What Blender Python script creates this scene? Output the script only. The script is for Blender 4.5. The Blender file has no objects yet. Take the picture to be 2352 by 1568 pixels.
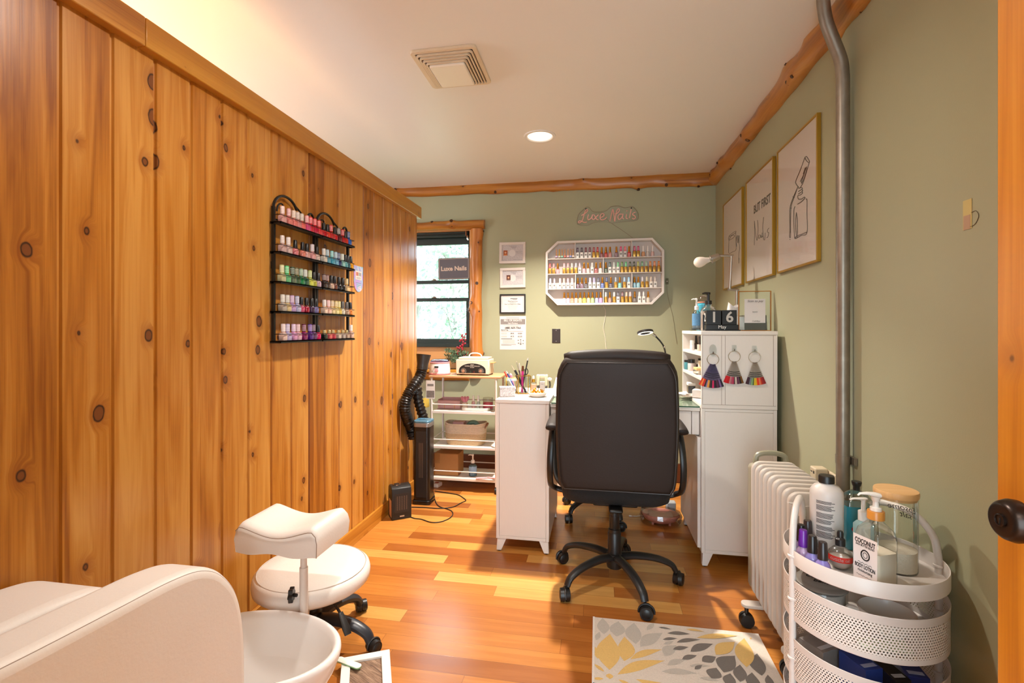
import bpy, bmesh, math, random
from mathutils import Vector, Matrix
R = math.radians
SC = bpy.context.scene
COL = SC.collection

# ---------------------------------------------------------------- camera
YAW = R(10.0)
HCAM = 1.2
FPX = 1110.7
cam_d = bpy.data.cameras.new('camera')
cam_d.sensor_width = 36.0
cam_d.lens = 17.0
cam_d.shift_y = -29.0 / 2352.0
cam_d.clip_start = 0.05
cam = bpy.data.objects.new('camera', cam_d)
cam.location = (0, 0, HCAM)
cam.rotation_euler = (R(90), 0, YAW)
COL.objects.link(cam)
SC.camera = cam

# ---------------------------------------------------------------- world, lights, exposure
SC.view_settings.view_transform = 'Standard'
SC.view_settings.look = 'None'
SC.view_settings.gamma = 1.0
SC.view_settings.use_curve_mapping = False
SC.view_settings.exposure = -0.28
SC.cycles.max_bounces = 8
SC.cycles.diffuse_bounces = 5
SC.cycles.transparent_max_bounces = 16
SC.cycles.caustics_reflective = False
SC.cycles.caustics_refractive = False
SC.cycles.sample_clamp_indirect = 6.0
W = bpy.data.worlds.new('sky')
SC.world = W
W.use_nodes = True
wn = W.node_tree.nodes
wbg = wn['Background']
wbg.inputs['Color'].default_value = (0.70, 0.88, 1.0, 1)
wbg.inputs['Strength'].default_value = 11.5

def area_light(name, loc, size, power, color, rot=(0, 0, 0), spread=170, shape='DISK', sy=None):
    d = bpy.data.lights.new(name, 'AREA')
    d.shape = shape
    d.size = size
    if sy: d.size_y = sy
    d.energy = power
    d.color = color
    d.spread = R(spread)
    o = bpy.data.objects.new(name, d)
    o.location = loc
    o.rotation_euler = rot
    COL.objects.link(o)
    return o

WARM = (1.0, 0.915, 0.81)
area_light('downlight_lamp', (-0.353, 3.0, 2.402), 0.08, 72, WARM, spread=116)
area_light('near_downlight_lamp', (-0.42, 1.3, 2.402), 0.08, 23, (1.0, 0.93, 0.85), spread=160)
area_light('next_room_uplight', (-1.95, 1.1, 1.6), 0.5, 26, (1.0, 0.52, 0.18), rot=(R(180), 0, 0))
area_light('next_room_fill_light', (-3.27, 1.8, 1.55), 1.1, 42, (1.0, 0.95, 0.90), rot=(0, R(-90), 0), shape='RECTANGLE', sy=1.5)  # neutral fill added to brighten the ceiling, no such source seen
area_light('hallway_fill_light', (-0.1, -0.9, 2.37), 0.6, 17, (1.0, 0.92, 0.83))  # added fill reaching in through the doorway, no hallway fixture known
sun_d = bpy.data.lights.new('sun', 'SUN')
sun_d.energy = 2.5
sun_d.angle = R(1.0)
sun_d.color = (1.0, 0.96, 0.9)
sun = bpy.data.objects.new('sun', sun_d)
sun.rotation_euler = (R(48), 0, R(-12))
sun.location = (0, -6, 6)
COL.objects.link(sun)

# ---------------------------------------------------------------- measuring helpers: a pixel of the photograph met with a known plane
_s, _c = math.sin(YAW), math.cos(YAW)
def _ray(px, py):
    x = (px - 1176) / FPX
    return (-_s + x * _c, _c + x * _s, (755 - py) / FPX)
def onz(px, py, z=0.0):
    r = _ray(px, py); t = (z - HCAM) / r[2]
    return (r[0] * t, r[1] * t, z)
def ony(px, py, y):
    r = _ray(px, py); t = y / r[1]
    return (r[0] * t, y, HCAM + r[2] * t)
def onx(px, py, x):
    r = _ray(px, py); t = x / r[0]
    return (x, r[1] * t, HCAM + r[2] * t)

# ---------------------------------------------------------------- mesh helpers
def spl(pts, n=6, closed=False):
    P = [Vector(p) for p in pts]
    out = []
    m = len(P)
    for i in range(m if closed else m - 1):
        p0 = P[(i - 1) % m] if closed or i > 0 else P[i] * 2 - P[i + 1]
        p1 = P[i]; p2 = P[(i + 1) % m]
        p3 = P[(i + 2) % m] if closed or i + 2 < m else P[i + 1] * 2 - P[i]
        for k in range(n):
            t = k / n
            out.append(0.5 * ((2 * p1) + (p2 - p0) * t + (2 * p0 - 5 * p1 + 4 * p2 - p3) * t * t + (3 * p1 - p0 - 3 * p2 + p3) * t ** 3))
    if not closed: out.append(P[-1])
    return out

class MB:
    def __init__(s):
        s.v = []; s.f = []; s.m = []
    def add(s, vs, fs, mi=0):
        b = len(s.v)
        s.v += [Vector(v) for v in vs]
        for f in fs:
            s.f.append([b + i for i in f]); s.m.append(mi)
        return s
    def box(s, x0, y0, z0, x1, y1, z1, mi=0, M=None):
        vs = [Vector(p) for p in ((x0,y0,z0),(x1,y0,z0),(x1,y1,z0),(x0,y1,z0),(x0,y0,z1),(x1,y0,z1),(x1,y1,z1),(x0,y1,z1))]
        if M: vs = [M @ v for v in vs]
        return s.add(vs, [(0,3,2,1),(4,5,6,7),(0,1,5,4),(1,2,6,5),(2,3,7,6),(3,0,4,7)], mi)
    def cyl(s, p0, p1, r0, r1=None, n=16, mi=0, cap=True):
        return s.tube([p0, p1], [r0, r0 if r1 is None else r1], n, mi, cap)
    def tube(s, pts, r, n=8, mi=0, cap=True, closed=False, flat=None, up=None):
        P = [Vector(p) for p in pts]; m = len(P)
        rs = r if isinstance(r, (list, tuple)) else [r] * m
        prev = None; vs = []
        for i in range(m):
            if closed: t = P[(i + 1) % m] - P[(i - 1) % m]
            else: t = P[min(i + 1, m - 1)] - P[max(i - 1, 0)]
            if t.length < 1e-9: t = Vector((0, 0, 1))
            t.normalize()
            if prev is None:
                a = Vector(up) if up else (Vector((0, 0, 1)) if abs(t.z) < 0.9 else Vector((1, 0, 0)))
                u = a - t * a.dot(t); u.normalize()
            else:
                u = prev - t * prev.dot(t)
                if u.length < 1e-6: u = t.orthogonal()
                u.normalize()
            prev = u
            w = t.cross(u)
            fu = 1 if flat is None else flat
            for k in range(n):
                a = 2 * math.pi * k / n
                vs.append(P[i] + u * (math.cos(a) * rs[i] * fu) + w * (math.sin(a) * rs[i]))
        fs = []
        for i in range(m if closed else m - 1):
            j = (i + 1) % m
            for k in range(n):
                k2 = (k + 1) % n
                fs.append((i * n + k, i * n + k2, j * n + k2, j * n + k))
        if cap and not closed:
            fs.append(tuple(range(n - 1, -1, -1))); fs.append(tuple((m - 1) * n + k for k in range(n)))
        return s.add(vs, fs, mi)
    def lathe(s, prof, c=(0, 0, 0), n=24, mi=0, M=None, sx=1, sy=1, mis=None, cap=True):
        vs = []; fs = []; c = Vector(c)
        for (r, z) in prof:
            for k in range(n):
                a = 2 * math.pi * k / n
                v = Vector((max(r, 1e-5) * math.cos(a) * sx, max(r, 1e-5) * math.sin(a) * sy, z))
                vs.append((M @ v if M else v) + c)
        b = len(s.v)
        s.v += vs
        for i in range(len(prof) - 1):
            for k in range(n):
                k2 = (k + 1) % n
                s.f.append([b + q for q in (i*n+k, i*n+k2, (i+1)*n+k2, (i+1)*n+k)]); s.m.append(mis[i] if mis else mi)
        if cap and prof[0][0] > 1e-4: s.f.append([b + k for k in range(n - 1, -1, -1)]); s.m.append(mis[0] if mis else mi)
        if cap and prof[-1][0] > 1e-4: s.f.append([b + (len(prof) - 1) * n + k for k in range(n)]); s.m.append(mis[-1] if mis else mi)
        return s
    def prism(s, poly, h0, h1, M=None, mi=0):
        n = len(poly)
        vs = [Vector((p[0], p[1], h0)) for p in poly] + [Vector((p[0], p[1], h1)) for p in poly]
        if M: vs = [M @ v for v in vs]
        fs = [tuple(range(n - 1, -1, -1)), tuple(range(n, 2 * n))] + [(i, (i + 1) % n, n + (i + 1) % n, n + i) for i in range(n)]
        return s.add(vs, fs, mi)
    def ball(s, c, rx, ry=None, rz=None, n=16, m=10, mi=0):
        ry = rx if ry is None else ry; rz = rx if rz is None else rz
        pr = [(math.sin(math.pi * i / m), -math.cos(math.pi * i / m)) for i in range(m + 1)]
        M = Matrix.Diagonal((rx, ry, rz, 1))
        return s.lathe(pr, c, n, mi, M)
    def text(s, body, size, M, mi=0, depth=0.0004, align='CENTER', shear=0, sx=1.0, bold=0):
        cu = bpy.data.curves.new('lettering', 'FONT')
        cu.body = body; cu.size = size; cu.extrude = depth; cu.align_x = align; cu.align_y = 'CENTER'; cu.shear = shear; cu.offset = bold
        cu.resolution_u = 3
        o = bpy.data.objects.new('lettering', cu); COL.objects.link(o)
        me = bpy.data.meshes.new_from_object(o.evaluated_get(bpy.context.evaluated_depsgraph_get()))
        b = len(s.v)
        for v in me.vertices: s.v.append(M @ Vector((v.co.x * sx, v.co.y, v.co.z)))
        for p in me.polygons: s.f.append([b + i for i in p.vertices]); s.m.append(mi)
        bpy.data.objects.remove(o); bpy.data.curves.remove(cu); bpy.data.meshes.remove(me)
        return s
    def xf(s, M):
        s.v = [M @ v for v in s.v]; return s
    def build(s, name, mats, parent=None, smooth=True, ang=38, bev=0, seg=2, sub=0, fix=True):
        me = bpy.data.meshes.new(name)
        me.from_pydata([tuple(v) for v in s.v], [], s.f)
        if not isinstance(mats, (list, tuple)): mats = [mats]
        for m in mats: me.materials.append(m)
        me.polygons.foreach_set('material_index', s.m)
        if fix:
            bm = bmesh.new(); bm.from_mesh(me)
            bmesh.ops.recalc_face_normals(bm, faces=bm.faces)
            bm.to_mesh(me); bm.free()
        if smooth:
            me.polygons.foreach_set('use_smooth', [True] * len(me.polygons))
            if not sub: me.set_sharp_from_angle(angle=R(ang))
        me.update()
        o = bpy.data.objects.new(name, me)
        COL.objects.link(o)
        if parent: o.parent = parent
        if bev:
            b = o.modifiers.new('bevel', 'BEVEL'); b.width = bev; b.segments = seg; b.limit_method = 'ANGLE'; b.angle_limit = R(35); b.harden_normals = False
        if sub:
            q = o.modifiers.new('subdivision', 'SUBSURF'); q.levels = sub; q.render_levels = sub
        return o

def frame_mat(o, x, y):
    x = Vector(x).normalized(); y = Vector(y).normalized(); z = x.cross(y)
    return Matrix(((x.x, y.x, z.x, o[0]), (x.y, y.y, z.y, o[1]), (x.z, y.z, z.z, o[2]), (0, 0, 0, 1)))
def on_back(x, y, z, tilt=0): return frame_mat((x, y, z), (math.cos(tilt), 0, math.sin(tilt)), (-math.sin(tilt), 0, math.cos(tilt)))      # faces -Y
def on_right(x, y, z): return frame_mat((x, y, z), (0, -1, 0), (0, 0, 1))     # faces -X
def on_left(x, y, z): return frame_mat((x, y, z), (0, 1, 0), (0, 0, 1))       # faces +X
def on_top(x, y, z, a=0): return frame_mat((x, y, z), (math.cos(a), math.sin(a), 0), (-math.sin(a), math.cos(a), 0))

def tag(o, label, cat, group=None, kind=None):
    o['label'] = label; o['category'] = cat
    if group: o['group'] = group
    if kind: o['kind'] = kind
    return o
def thing(name, label, cat, loc=(0, 0, 0), rz=0, group=None):
    o = bpy.data.objects.new(name, None)
    o.empty_display_size = 0.05
    o.location = loc; o.rotation_euler = (0, 0, rz)
    COL.objects.link(o)
    return tag(o, label, cat, group)
def struct(o, label=None):
    o['kind'] = 'structure'
    if label: o['label'] = label
    return o
def clone(o, parent=None):
    c = o.copy(); COL.objects.link(c)
    if parent: c.parent = parent
    for ch in o.children: clone(ch, c)
    return c
def setmat(o, m):
    for i in range(len(o.material_slots)):
        o.material_slots[i].link = 'OBJECT'
    o.material_slots[0].material = m

# ---------------------------------------------------------------- materials
def lin(c):
    def f(u):
        u /= 255.0
        return u / 12.92 if u <= 0.04045 else ((u + 0.055) / 1.055) ** 2.4
    return (f(c[0]), f(c[1]), f(c[2]), 1)
_MC = {}
def mat(name, col, rough=0.5, metal=0.0, spec=0.5, coat=0.0, var=0.0, vscale=8.0, bump=0.0, bscale=60.0, emit=0.0, sss=0.0, stretch=None, sheen=0.0):
    if name in _MC: return _MC[name]
    m = bpy.data.materials.new(name); m.use_nodes = True
    nt = m.node_tree; b = nt.nodes['Principled BSDF']
    c = lin(col)
    b.inputs['Base Color'].default_value = c
    b.inputs['Roughness'].default_value = rough
    b.inputs['Metallic'].default_value = metal
    b.inputs['Specular IOR Level'].default_value = spec
    b.inputs['Coat Weight'].default_value = coat
    b.inputs['Sheen Weight'].default_value = sheen
    if emit:
        b.inputs['Emission Color'].default_value = c; b.inputs['Emission Strength'].default_value = emit
    if sss:
        b.inputs['Subsurface Weight'].default_value = sss; b.inputs['Subsurface Radius'].default_value = (0.02, 0.01, 0.006)
    if var or bump:
        tc = nt.nodes.new('ShaderNodeTexCoord'); mp = nt.nodes.new('ShaderNodeMapping')
        if stretch: mp.inputs['Scale'].default_value = stretch
        nt.links.new(tc.outputs['Object'], mp.inputs['Vector'])
    if var:
        n = nt.nodes.new('ShaderNodeTexNoise'); n.inputs['Scale'].default_value = vscale; n.inputs['Detail'].default_value = 5
        nt.links.new(mp.outputs['Vector'], n.inputs['Vector'])
        mx = nt.nodes.new('ShaderNodeMix'); mx.data_type = 'RGBA'
        mx.inputs[6].default_value = (c[0] * (1 - var), c[1] * (1 - var), c[2] * (1 - var), 1)
        mx.inputs[7].default_value = (min(1, c[0] * (1 + var)), min(1, c[1] * (1 + var)), min(1, c[2] * (1 + var)), 1)
        nt.links.new(n.outputs['Fac'], mx.inputs[0]); nt.links.new(mx.outputs[2], b.inputs['Base Color'])
    if bump:
        n2 = nt.nodes.new('ShaderNodeTexNoise'); n2.inputs['Scale'].default_value = bscale; n2.inputs['Detail'].default_value = 4
        nt.links.new(mp.outputs['Vector'], n2.inputs['Vector'])
        bp = nt.nodes.new('ShaderNodeBump'); bp.inputs['Strength'].default_value = bump; bp.inputs['Distance'].default_value = 0.004
        nt.links.new(n2.outputs['Fac'], bp.inputs['Height']); nt.links.new(bp.outputs['Normal'], b.inputs['Normal'])
    _MC[name] = m
    return m
def cm(col, rough=0.35, metal=0.0, coat=0.0):
    return mat('paint_%d_%d_%d_%d_%d' % (col[0], col[1], col[2], int(rough * 100), int(metal * 10)), col, rough, metal, coat=coat)
def glass(name, tint=(245, 250, 248), refl=0.08, rough=0.02, fac=0.55):
    if name in _MC: return _MC[name]
    m = bpy.data.materials.new(name); m.use_nodes = True
    nt = m.node_tree; nt.nodes.clear()
    out = nt.nodes.new('ShaderNodeOutputMaterial'); mx = nt.nodes.new('ShaderNodeMixShader')
    tr = nt.nodes.new('ShaderNodeBsdfTransparent'); tr.inputs['Color'].default_value = lin(tint)
    gl = nt.nodes.new('ShaderNodeBsdfGlossy'); gl.inputs['Roughness'].default_value = rough
    lw = nt.nodes.new('ShaderNodeLayerWeight'); lw.inputs['Blend'].default_value = 0.25
    ml = nt.nodes.new('ShaderNodeMath'); ml.operation = 'MULTIPLY_ADD'; ml.inputs[1].default_value = fac; ml.inputs[2].default_value = refl * 0.5
    nt.links.new(lw.outputs['Fresnel'], ml.inputs[0])
    nt.links.new(ml.outputs[0], mx.inputs['Fac']); nt.links.new(tr.outputs[0], mx.inputs[1]); nt.links.new(gl.outputs[0], mx.inputs[2])
    nt.links.new(mx.outputs[0], out.inputs['Surface'])
    _MC[name] = m
    return m

class NT:
    """small helper to wire shader nodes"""
    def __init__(s, name):
        s.m = bpy.data.materials.new(name); s.m.use_nodes = True
        s.t = s.m.node_tree; s.b = s.t.nodes['Principled BSDF']
    def n(s, typ, **kw):
        nd = s.t.nodes.new('ShaderNode' + typ)
        for k, v in kw.items(): setattr(nd, k, v)
        return nd
    def l(s, a, b): s.t.links.new(a, b)
    def math(s, op, a, b=None, c=None):
        nd = s.n('Math', operation=op)
        for i, x in enumerate((a, b, c)):
            if x is None: continue
            if isinstance(x, (int, float)): nd.inputs[i].default_value = x
            else: s.l(x, nd.inputs[i])
        return nd.outputs[0]
    def vec(s, x, y, z):
        nd = s.n('CombineXYZ')
        for i, q in enumerate((x, y, z)):
            if isinstance(q, (int, float)): nd.inputs[i].default_value = q
            else: s.l(q, nd.inputs[i])
        return nd.outputs[0]
    def obj(s):
        tc = s.n('TexCoord'); sp = s.n('SeparateXYZ'); s.l(tc.outputs['Object'], sp.inputs[0])
        return sp.outputs
    def white(s, *v):
        nd = s.n('TexWhiteNoise', noise_dimensions='3D'); s.l(s.vec(*v), nd.inputs['Vector'])
        return nd.outputs['Value'], nd.outputs['Color']
    def noise(s, vec, scale=1, detail=4, rough=0.55, dist=0):
        nd = s.n('TexNoise'); nd.inputs['Scale'].default_value = scale; nd.inputs['Detail'].default_value = detail
        nd.inputs['Roughness'].default_value = rough; nd.inputs['Distortion'].default_value = dist
        s.l(vec, nd.inputs['Vector']); return nd.outputs['Fac']
    def ramp(s, fac, stops):
        nd = s.n('ValToRGB'); cr = nd.color_ramp
        while len(cr.elements) < len(stops): cr.elements.new(0.5)
        for e, (p, c) in zip(cr.elements, stops):
            e.position = p; e.color = lin(c)
        s.l(fac, nd.inputs[0]); return nd.outputs[0]
    def mix(s, fac, a, b, blend='MIX'):
        nd = s.n('Mix', data_type='RGBA', blend_type=blend)
        if isinstance(fac, (int, float)): nd.inputs[0].default_value = fac
        else: s.l(fac, nd.inputs[0])
        for i, q in ((6, a), (7, b)):
            if isinstance(q, tuple): nd.inputs[i].default_value = lin(q)
            else: s.l(q, nd.inputs[i])
        return nd.outputs[2]
    def smooth(s, x, a, b, ta=0.0, tb=1.0):
        nd = s.n('MapRange', interpolation_type='SMOOTHSTEP'); s.l(x, nd.inputs[0])
        for i, q in ((1, a), (2, b), (3, ta), (4, tb)): nd.inputs[i].default_value = q
        return nd.outputs[0]
    def bump(s, h, strength=0.2, dist=0.003):
        bp = s.n('Bump'); bp.inputs['Strength'].default_value = strength; bp.inputs['Distance'].default_value = dist
        s.l(h, bp.inputs['Height']); s.l(bp.outputs[0], s.b.inputs['Normal'])

def pine(name, axis='z', plank=True, tones=((140, 78, 16), (180, 114, 36), (202, 144, 68)), knots=1.0, rough=0.32, across='y'):
    q = NT(name); x, y, z = q.obj()
    ax = {'x': x, 'y': y, 'z': z}
    g = ax[axis]; w = ax[across]
    third = ax[[k for k in 'xyz' if k not in (axis, across)][0]]
    if plank:
        pid = q.math('FLOOR', q.math('DIVIDE', q.math('SUBTRACT', w, 1.004), 0.135))
        rv, rc = q.white(pid, 3.7, 1.3)
    else:
        rv, rc = q.white(0.5, 2.0, 7.7)
    off = q.math('MULTIPLY', rv, 37.0)
    # knots
    vo = q.n('TexVoronoi', voronoi_dimensions='2D'); vo.inputs['Scale'].default_value = 1.0
    wob = q.noise(q.vec(q.math('MULTIPLY', w, 30), q.math('MULTIPLY', g, 30), 0.0), 1, 2)
    q.l(q.vec(q.math('ADD', q.math('DIVIDE', w, 0.16), q.math('MULTIPLY', wob, 0.05)), q.math('ADD', q.math('DIVIDE', g, 0.23), off), 0.0), vo.inputs['Vector'])
    d = vo.outputs['Distance']
    sp = q.n('SeparateColor'); q.l(vo.outputs['Color'], sp.inputs[0])
    size = q.math('MULTIPLY', q.math('POWER', sp.outputs[0], 3.0), 0.125 * knots)
    dk = q.math('SUBTRACT', d, size)
    halo = q.smooth(dk, 0.0, 0.16, 1.0, 0.0)
    knot = q.smooth(dk, -0.012, 0.012, 1.0, 0.0)
    big = q.smooth(size, 0.012, 0.03)
    # grain bends round the knots
    bend = q.math('MULTIPLY', q.math('MULTIPLY', halo, big), 0.55)
    gw = q.math('ADD', q.math('MULTIPLY', w, 26.0), off)
    coarse = q.noise(q.vec(q.math('ADD', gw, bend), q.math('ADD', q.math('MULTIPLY', g, 1.3), off), third), 1, 3, 0.5, 0.9)
    fine = q.noise(q.vec(q.math('MULTIPLY', q.math('ADD', gw, bend), 9.0), q.math('MULTIPLY', g, 2.6), off), 1, 3, 0.6, 0.4)
    f = q.math('ADD', q.math('MULTIPLY', coarse, 0.72), q.math('MULTIPLY', fine, 0.28))
    f = q.math('ADD', f, q.math('MULTIPLY', q.math('SUBTRACT', rv, 0.5), 0.24))
    col = q.ramp(f, [(0.30, tones[0]), (0.48, tones[1]), (0.68, tones[2])])
    col = q.mix(q.math('MULTIPLY', q.math('MULTIPLY', halo, big), 0.45), col, (140, 74, 20))
    ring = q.smooth(q.math('ABSOLUTE', q.math('ADD', dk, 0.016)), 0.0, 0.02, 1.0, 0.0)
    kc = q.mix(ring, (118, 66, 26), (58, 30, 12))
    col = q.mix(q.math('MULTIPLY', knot, big), col, kc)
    q.l(col, q.b.inputs['Base Color'])
    q.b.inputs['Roughness'].default_value = rough
    q.b.inputs['Coat Weight'].default_value = 0.10
    q.b.inputs['Coat Roughness'].default_value = 0.3
    q.bump(f, 0.12, 0.002)
    return q.m

def floor_mat():
    q = NT('hardwood_planks'); x, y, z = q.obj()
    PW = 0.0842
    rowf = q.math('DIVIDE', q.math('ADD', y, 4.02), PW)
    row = q.math('FLOOR', rowf)
    r1, c1 = q.white(row, 1.1, 4.0)
    ln = q.math('ADD', 0.55, q.math('MULTIPLY', r1, 0.45))
    r2, c2 = q.white(row, 9.1, 2.0)
    colf = q.math('DIVIDE', q.math('ADD', q.math('ADD', x, 9.0), q.math('MULTIPLY', r2, 3.0)), ln)
    colm = q.math('FLOOR', colf)
    rv, rc = q.white(row, colm, 5.5)
    sp = q.n('SeparateColor'); q.l(rc, sp.inputs[0])
    base = q.ramp(rv, [(0.0, (142, 80, 32)), (0.12, (172, 104, 44)), (0.5, (190, 122, 54)), (0.9, (202, 138, 64)), (1.0, (212, 160, 88))])
    off = q.math('MULTIPLY', sp.outputs[1], 40.0)
    g = q.noise(q.vec(q.math('ADD', q.math('MULTIPLY', x, 2.2), off), q.math('ADD', q.math('MULTIPLY', y, 26), off), off), 1, 4, 0.55, 1.2)
    g2 = q.noise(q.vec(q.math('MULTIPLY', x, 8), q.math('MULTIPLY', y, 260), off), 1, 2)
    k = q.math('ADD', q.math('MULTIPLY', g, 0.8), q.math('MULTIPLY', g2, 0.2))
    col = q.mix(q.smooth(k, 0.35, 0.62), q.mix(0.5, base, (120, 54, 18), 'MULTIPLY'), base)
    col = q.mix(0.35, base, col)
    fy = q.math('ABSOLUTE', q.math('SUBTRACT', q.math('FRACT', rowf), 0.5))
    fx = q.math('ABSOLUTE', q.math('SUBTRACT', q.math('FRACT', colf), 0.5))
    ey = q.math('GREATER_THAN', fy, 0.5 - 0.010)
    ex = q.math('GREATER_THAN', q.math('MULTIPLY', fx, ln), q.math('SUBTRACT', q.math('MULTIPLY', ln, 0.5), 0.0009))
    gap = q.math('MAXIMUM', ey, ex)
    col = q.mix(q.math('MULTIPLY', gap, 0.55), col, (84, 44, 22))
    q.l(col, q.b.inputs['Base Color'])
    q.b.inputs['Roughness'].default_value = 0.30
    rr = q.math('ADD', 0.20, q.math('MULTIPLY', g, 0.10)); q.l(rr, q.b.inputs['Roughness'])
    q.b.inputs['Coat Weight'].default_value = 0.15
    q.b.inputs['Coat Roughness'].default_value = 0.25
    q.bump(q.math('SUBTRACT', 1.0, gap), 0.25, 0.001)
    return q.m

M_PINE = pine('pine_boards')
M_PINE_H = pine('pine_trim_board', axis='y', plank=False, across='z', tones=((150, 88, 20), (182, 120, 38), (198, 138, 56)), knots=0.7)
M_PINE_H2 = pine('pine_trim_board_plain', axis='y', plank=False, across='z', tones=((174, 112, 26), (188, 128, 38), (198, 140, 50)), knots=0.25)
M_LOG = pine('peeled_log', axis='x', plank=False, across='z', tones=((128, 72, 18), (168, 104, 34), (190, 130, 56)), knots=0.35, rough=0.35)
M_LOG_Y = pine('peeled_log_along', axis='y', plank=False, across='z', tones=((128, 72, 18), (168, 104, 34), (190, 130, 56)), knots=0.3, rough=0.3)
M_LOG_Z = pine('peeled_log_upright', axis='z', plank=False, across='x', tones=((150, 80, 22), (188, 114, 44), (208, 142, 70)), knots=0.35, rough=0.4)
M_KNOT = mat('knot_wood', (70, 38, 16), 0.5, var=0.4, vscale=60)
M_FLOOR = floor_mat()
M_WALL = mat('sage_paint', (162, 161, 131), 0.42, spec=0.35, var=0.035, vscale=2.5, bump=0.05, bscale=220)
M_CEIL = mat('ceiling_paint', (236, 230, 222), 0.4, spec=0.4, var=0.02, vscale=1.5)
M_WHITE = mat('white_laminate', (226, 217, 208), 0.38, var=0.03, vscale=14, bump=0.05, bscale=30, stretch=(40, 40, 2))
M_WHITEP = mat('white_plastic', (232, 228, 222), 0.35)
M_WMETAL = mat('white_powder_coat', (216, 207, 200), 0.35, spec=0.5)
M_BLACKP = mat('black_plastic', (26, 24, 23), 0.4, var=0.1)
M_BLACKM = mat('black_metal', (24, 21, 19), 0.38, metal=0.3)
M_GOLD = mat('gold_metal', (196, 150, 54), 0.28, metal=0.85)
M_GOLDF = mat('gold_frame', (176, 136, 46), 0.34, metal=0.6)
M_STEEL = mat('galvanised_steel', (150, 140, 126), 0.42, metal=0.75, var=0.28, vscale=26, bump=0.06)
M_CHROME = mat('chrome', (215, 212, 208), 0.14, metal=1.0)
M_NICKEL = mat('brushed_nickel', (176, 164, 150), 0.3, metal=0.9)
M_BRONZE = mat('oil_rubbed_bronze', (48, 36, 30), 0.3, metal=0.7, var=0.2)
M_LEATHER_W = mat('cream_leatherette', (230, 224, 218), 0.4, var=0.03, vscale=5, bump=0.10, bscale=140)
M_LEATHER_B = mat('black_leatherette', (40, 30, 25), 0.58, spec=.3, bump=0.12, bscale=160, var=0.1)
M_MESH_B = mat('black_mesh_fabric', (22, 21, 21), 0.75, bump=0.8, bscale=420)
M_ENAMEL = mat('white_enamel', (238, 236, 234), 0.22, coat=0.3)
M_PAPER = mat('white_paper', (216, 207, 202), 0.6)
M_INK = mat('black_ink', (32, 28, 27), 0.6)
M_GREYINK = mat('grey_ink', (122, 116, 112), 0.7)
M_DARKGREEN = mat('dark_green_window_frame', (30, 42, 38), 0.4)
M_CARD = mat('cardboard', (168, 118, 66), 0.75, var=0.08, vscale=12)
M_GLASS = glass('clear_glass', (251, 253, 252), 0.06)
M_GLASS_PANE = glass('window_glass', (250, 253, 255), 0.05)
M_GLASS_GRN = glass('green_edge_glass', (238, 247, 241), 0.14)
M_CLEARP = glass('clear_plastic', (236, 236, 234), 0.12, 0.1)
M_PORC = mat('white_porcelain', (236, 230, 222), 0.25)

# ================================================================ the room
XR, YB, HC, XP = 0.90, 3.95, 2.40, -1.345
struct(MB().box(-3.3, -1.9, -0.06, 1.05, 4.15, 0).build('floor', M_FLOOR, smooth=False))

# ceiling with round holes for the two can lights
LX, LY, LR = -0.353, 3.0, 0.078
CANS = [(-0.42, 1.3), (LX, LY)]
b = MB()
ylev = [-1.9, CANS[0][1] - .2, CANS[0][1] + .2, CANS[1][1] - .2, CANS[1][1] + .2, 4.15]
for j in range(5):
    if j in (1, 3):
        cx = CANS[j // 2][0]
        b.box(-3.3, ylev[j], HC, cx - .2, ylev[j + 1], HC + .05).box(cx + .2, ylev[j], HC, 1.05, ylev[j + 1], HC + .05)
    else: b.box(-3.3, ylev[j], HC, 1.05, ylev[j + 1], HC + .05)
N = 48
for (cx, cy_) in CANS:
    ri, ro = [], []
    for k in range(N):
        a = 2 * math.pi * k / N
        ca, sa = math.cos(a), math.sin(a)
        m = .2 / max(abs(ca), abs(sa))
        ri.append((cx + LR * ca, cy_ + LR * sa, HC)); ro.append((cx + m * ca, cy_ + m * sa, HC))
    b.add(ri + ro, [(k, (k + 1) % N, N + (k + 1) % N, N + k) for k in range(N)])
struct(b.build('ceiling', M_CEIL, smooth=False))

# back wall with the window opening
WX0, WX1, WZ0, WZ1 = -1.98, -1.046, 0.86, 2.04
b = MB()
b.box(-3.3, YB, 0, WX0, YB + .14, HC); b.box(WX1, YB, 0, 1.05, YB + .14, HC)
b.box(WX0, YB, 0, WX1, YB + .14, WZ0); b.box(WX0, YB, WZ1, WX1, YB + .14, HC)
struct(b.build('wall_back', M_WALL, smooth=False))
b = MB().box(XR, -0.12, 0, XR + .15, YB, HC)
struct(b.build('wall_right', M_WALL, smooth=False))

# left partition of vertical boards, grooves between them
b = MB()
for k in range(-9, 19):
    y0 = 1.004 + .135 * k
    y1 = min(y0 + .135, 3.48)
    if y0 >= 3.48: break
    y0 = max(y0, -.12)
    prof = [(y0, XP - .0065), (y0 + .0095, XP - .0065), (y0 + .0125, XP), (y1 - .0008, XP), (y1, XP - .003), (y1, XP - .06), (y0, XP - .06)]
    b.prism([(p[0], p[1]) for p in prof], 0, 2.06, M=Matrix(((0, 1, 0, 0), (1, 0, 0, 0), (0, 0, 1, 0), (0, 0, 0, 1))))
b.box(XP - .095, -.12, 0, XP - .06, 3.48, 2.06)
struct(b.build('wall_left', M_PINE, smooth=False))
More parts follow.
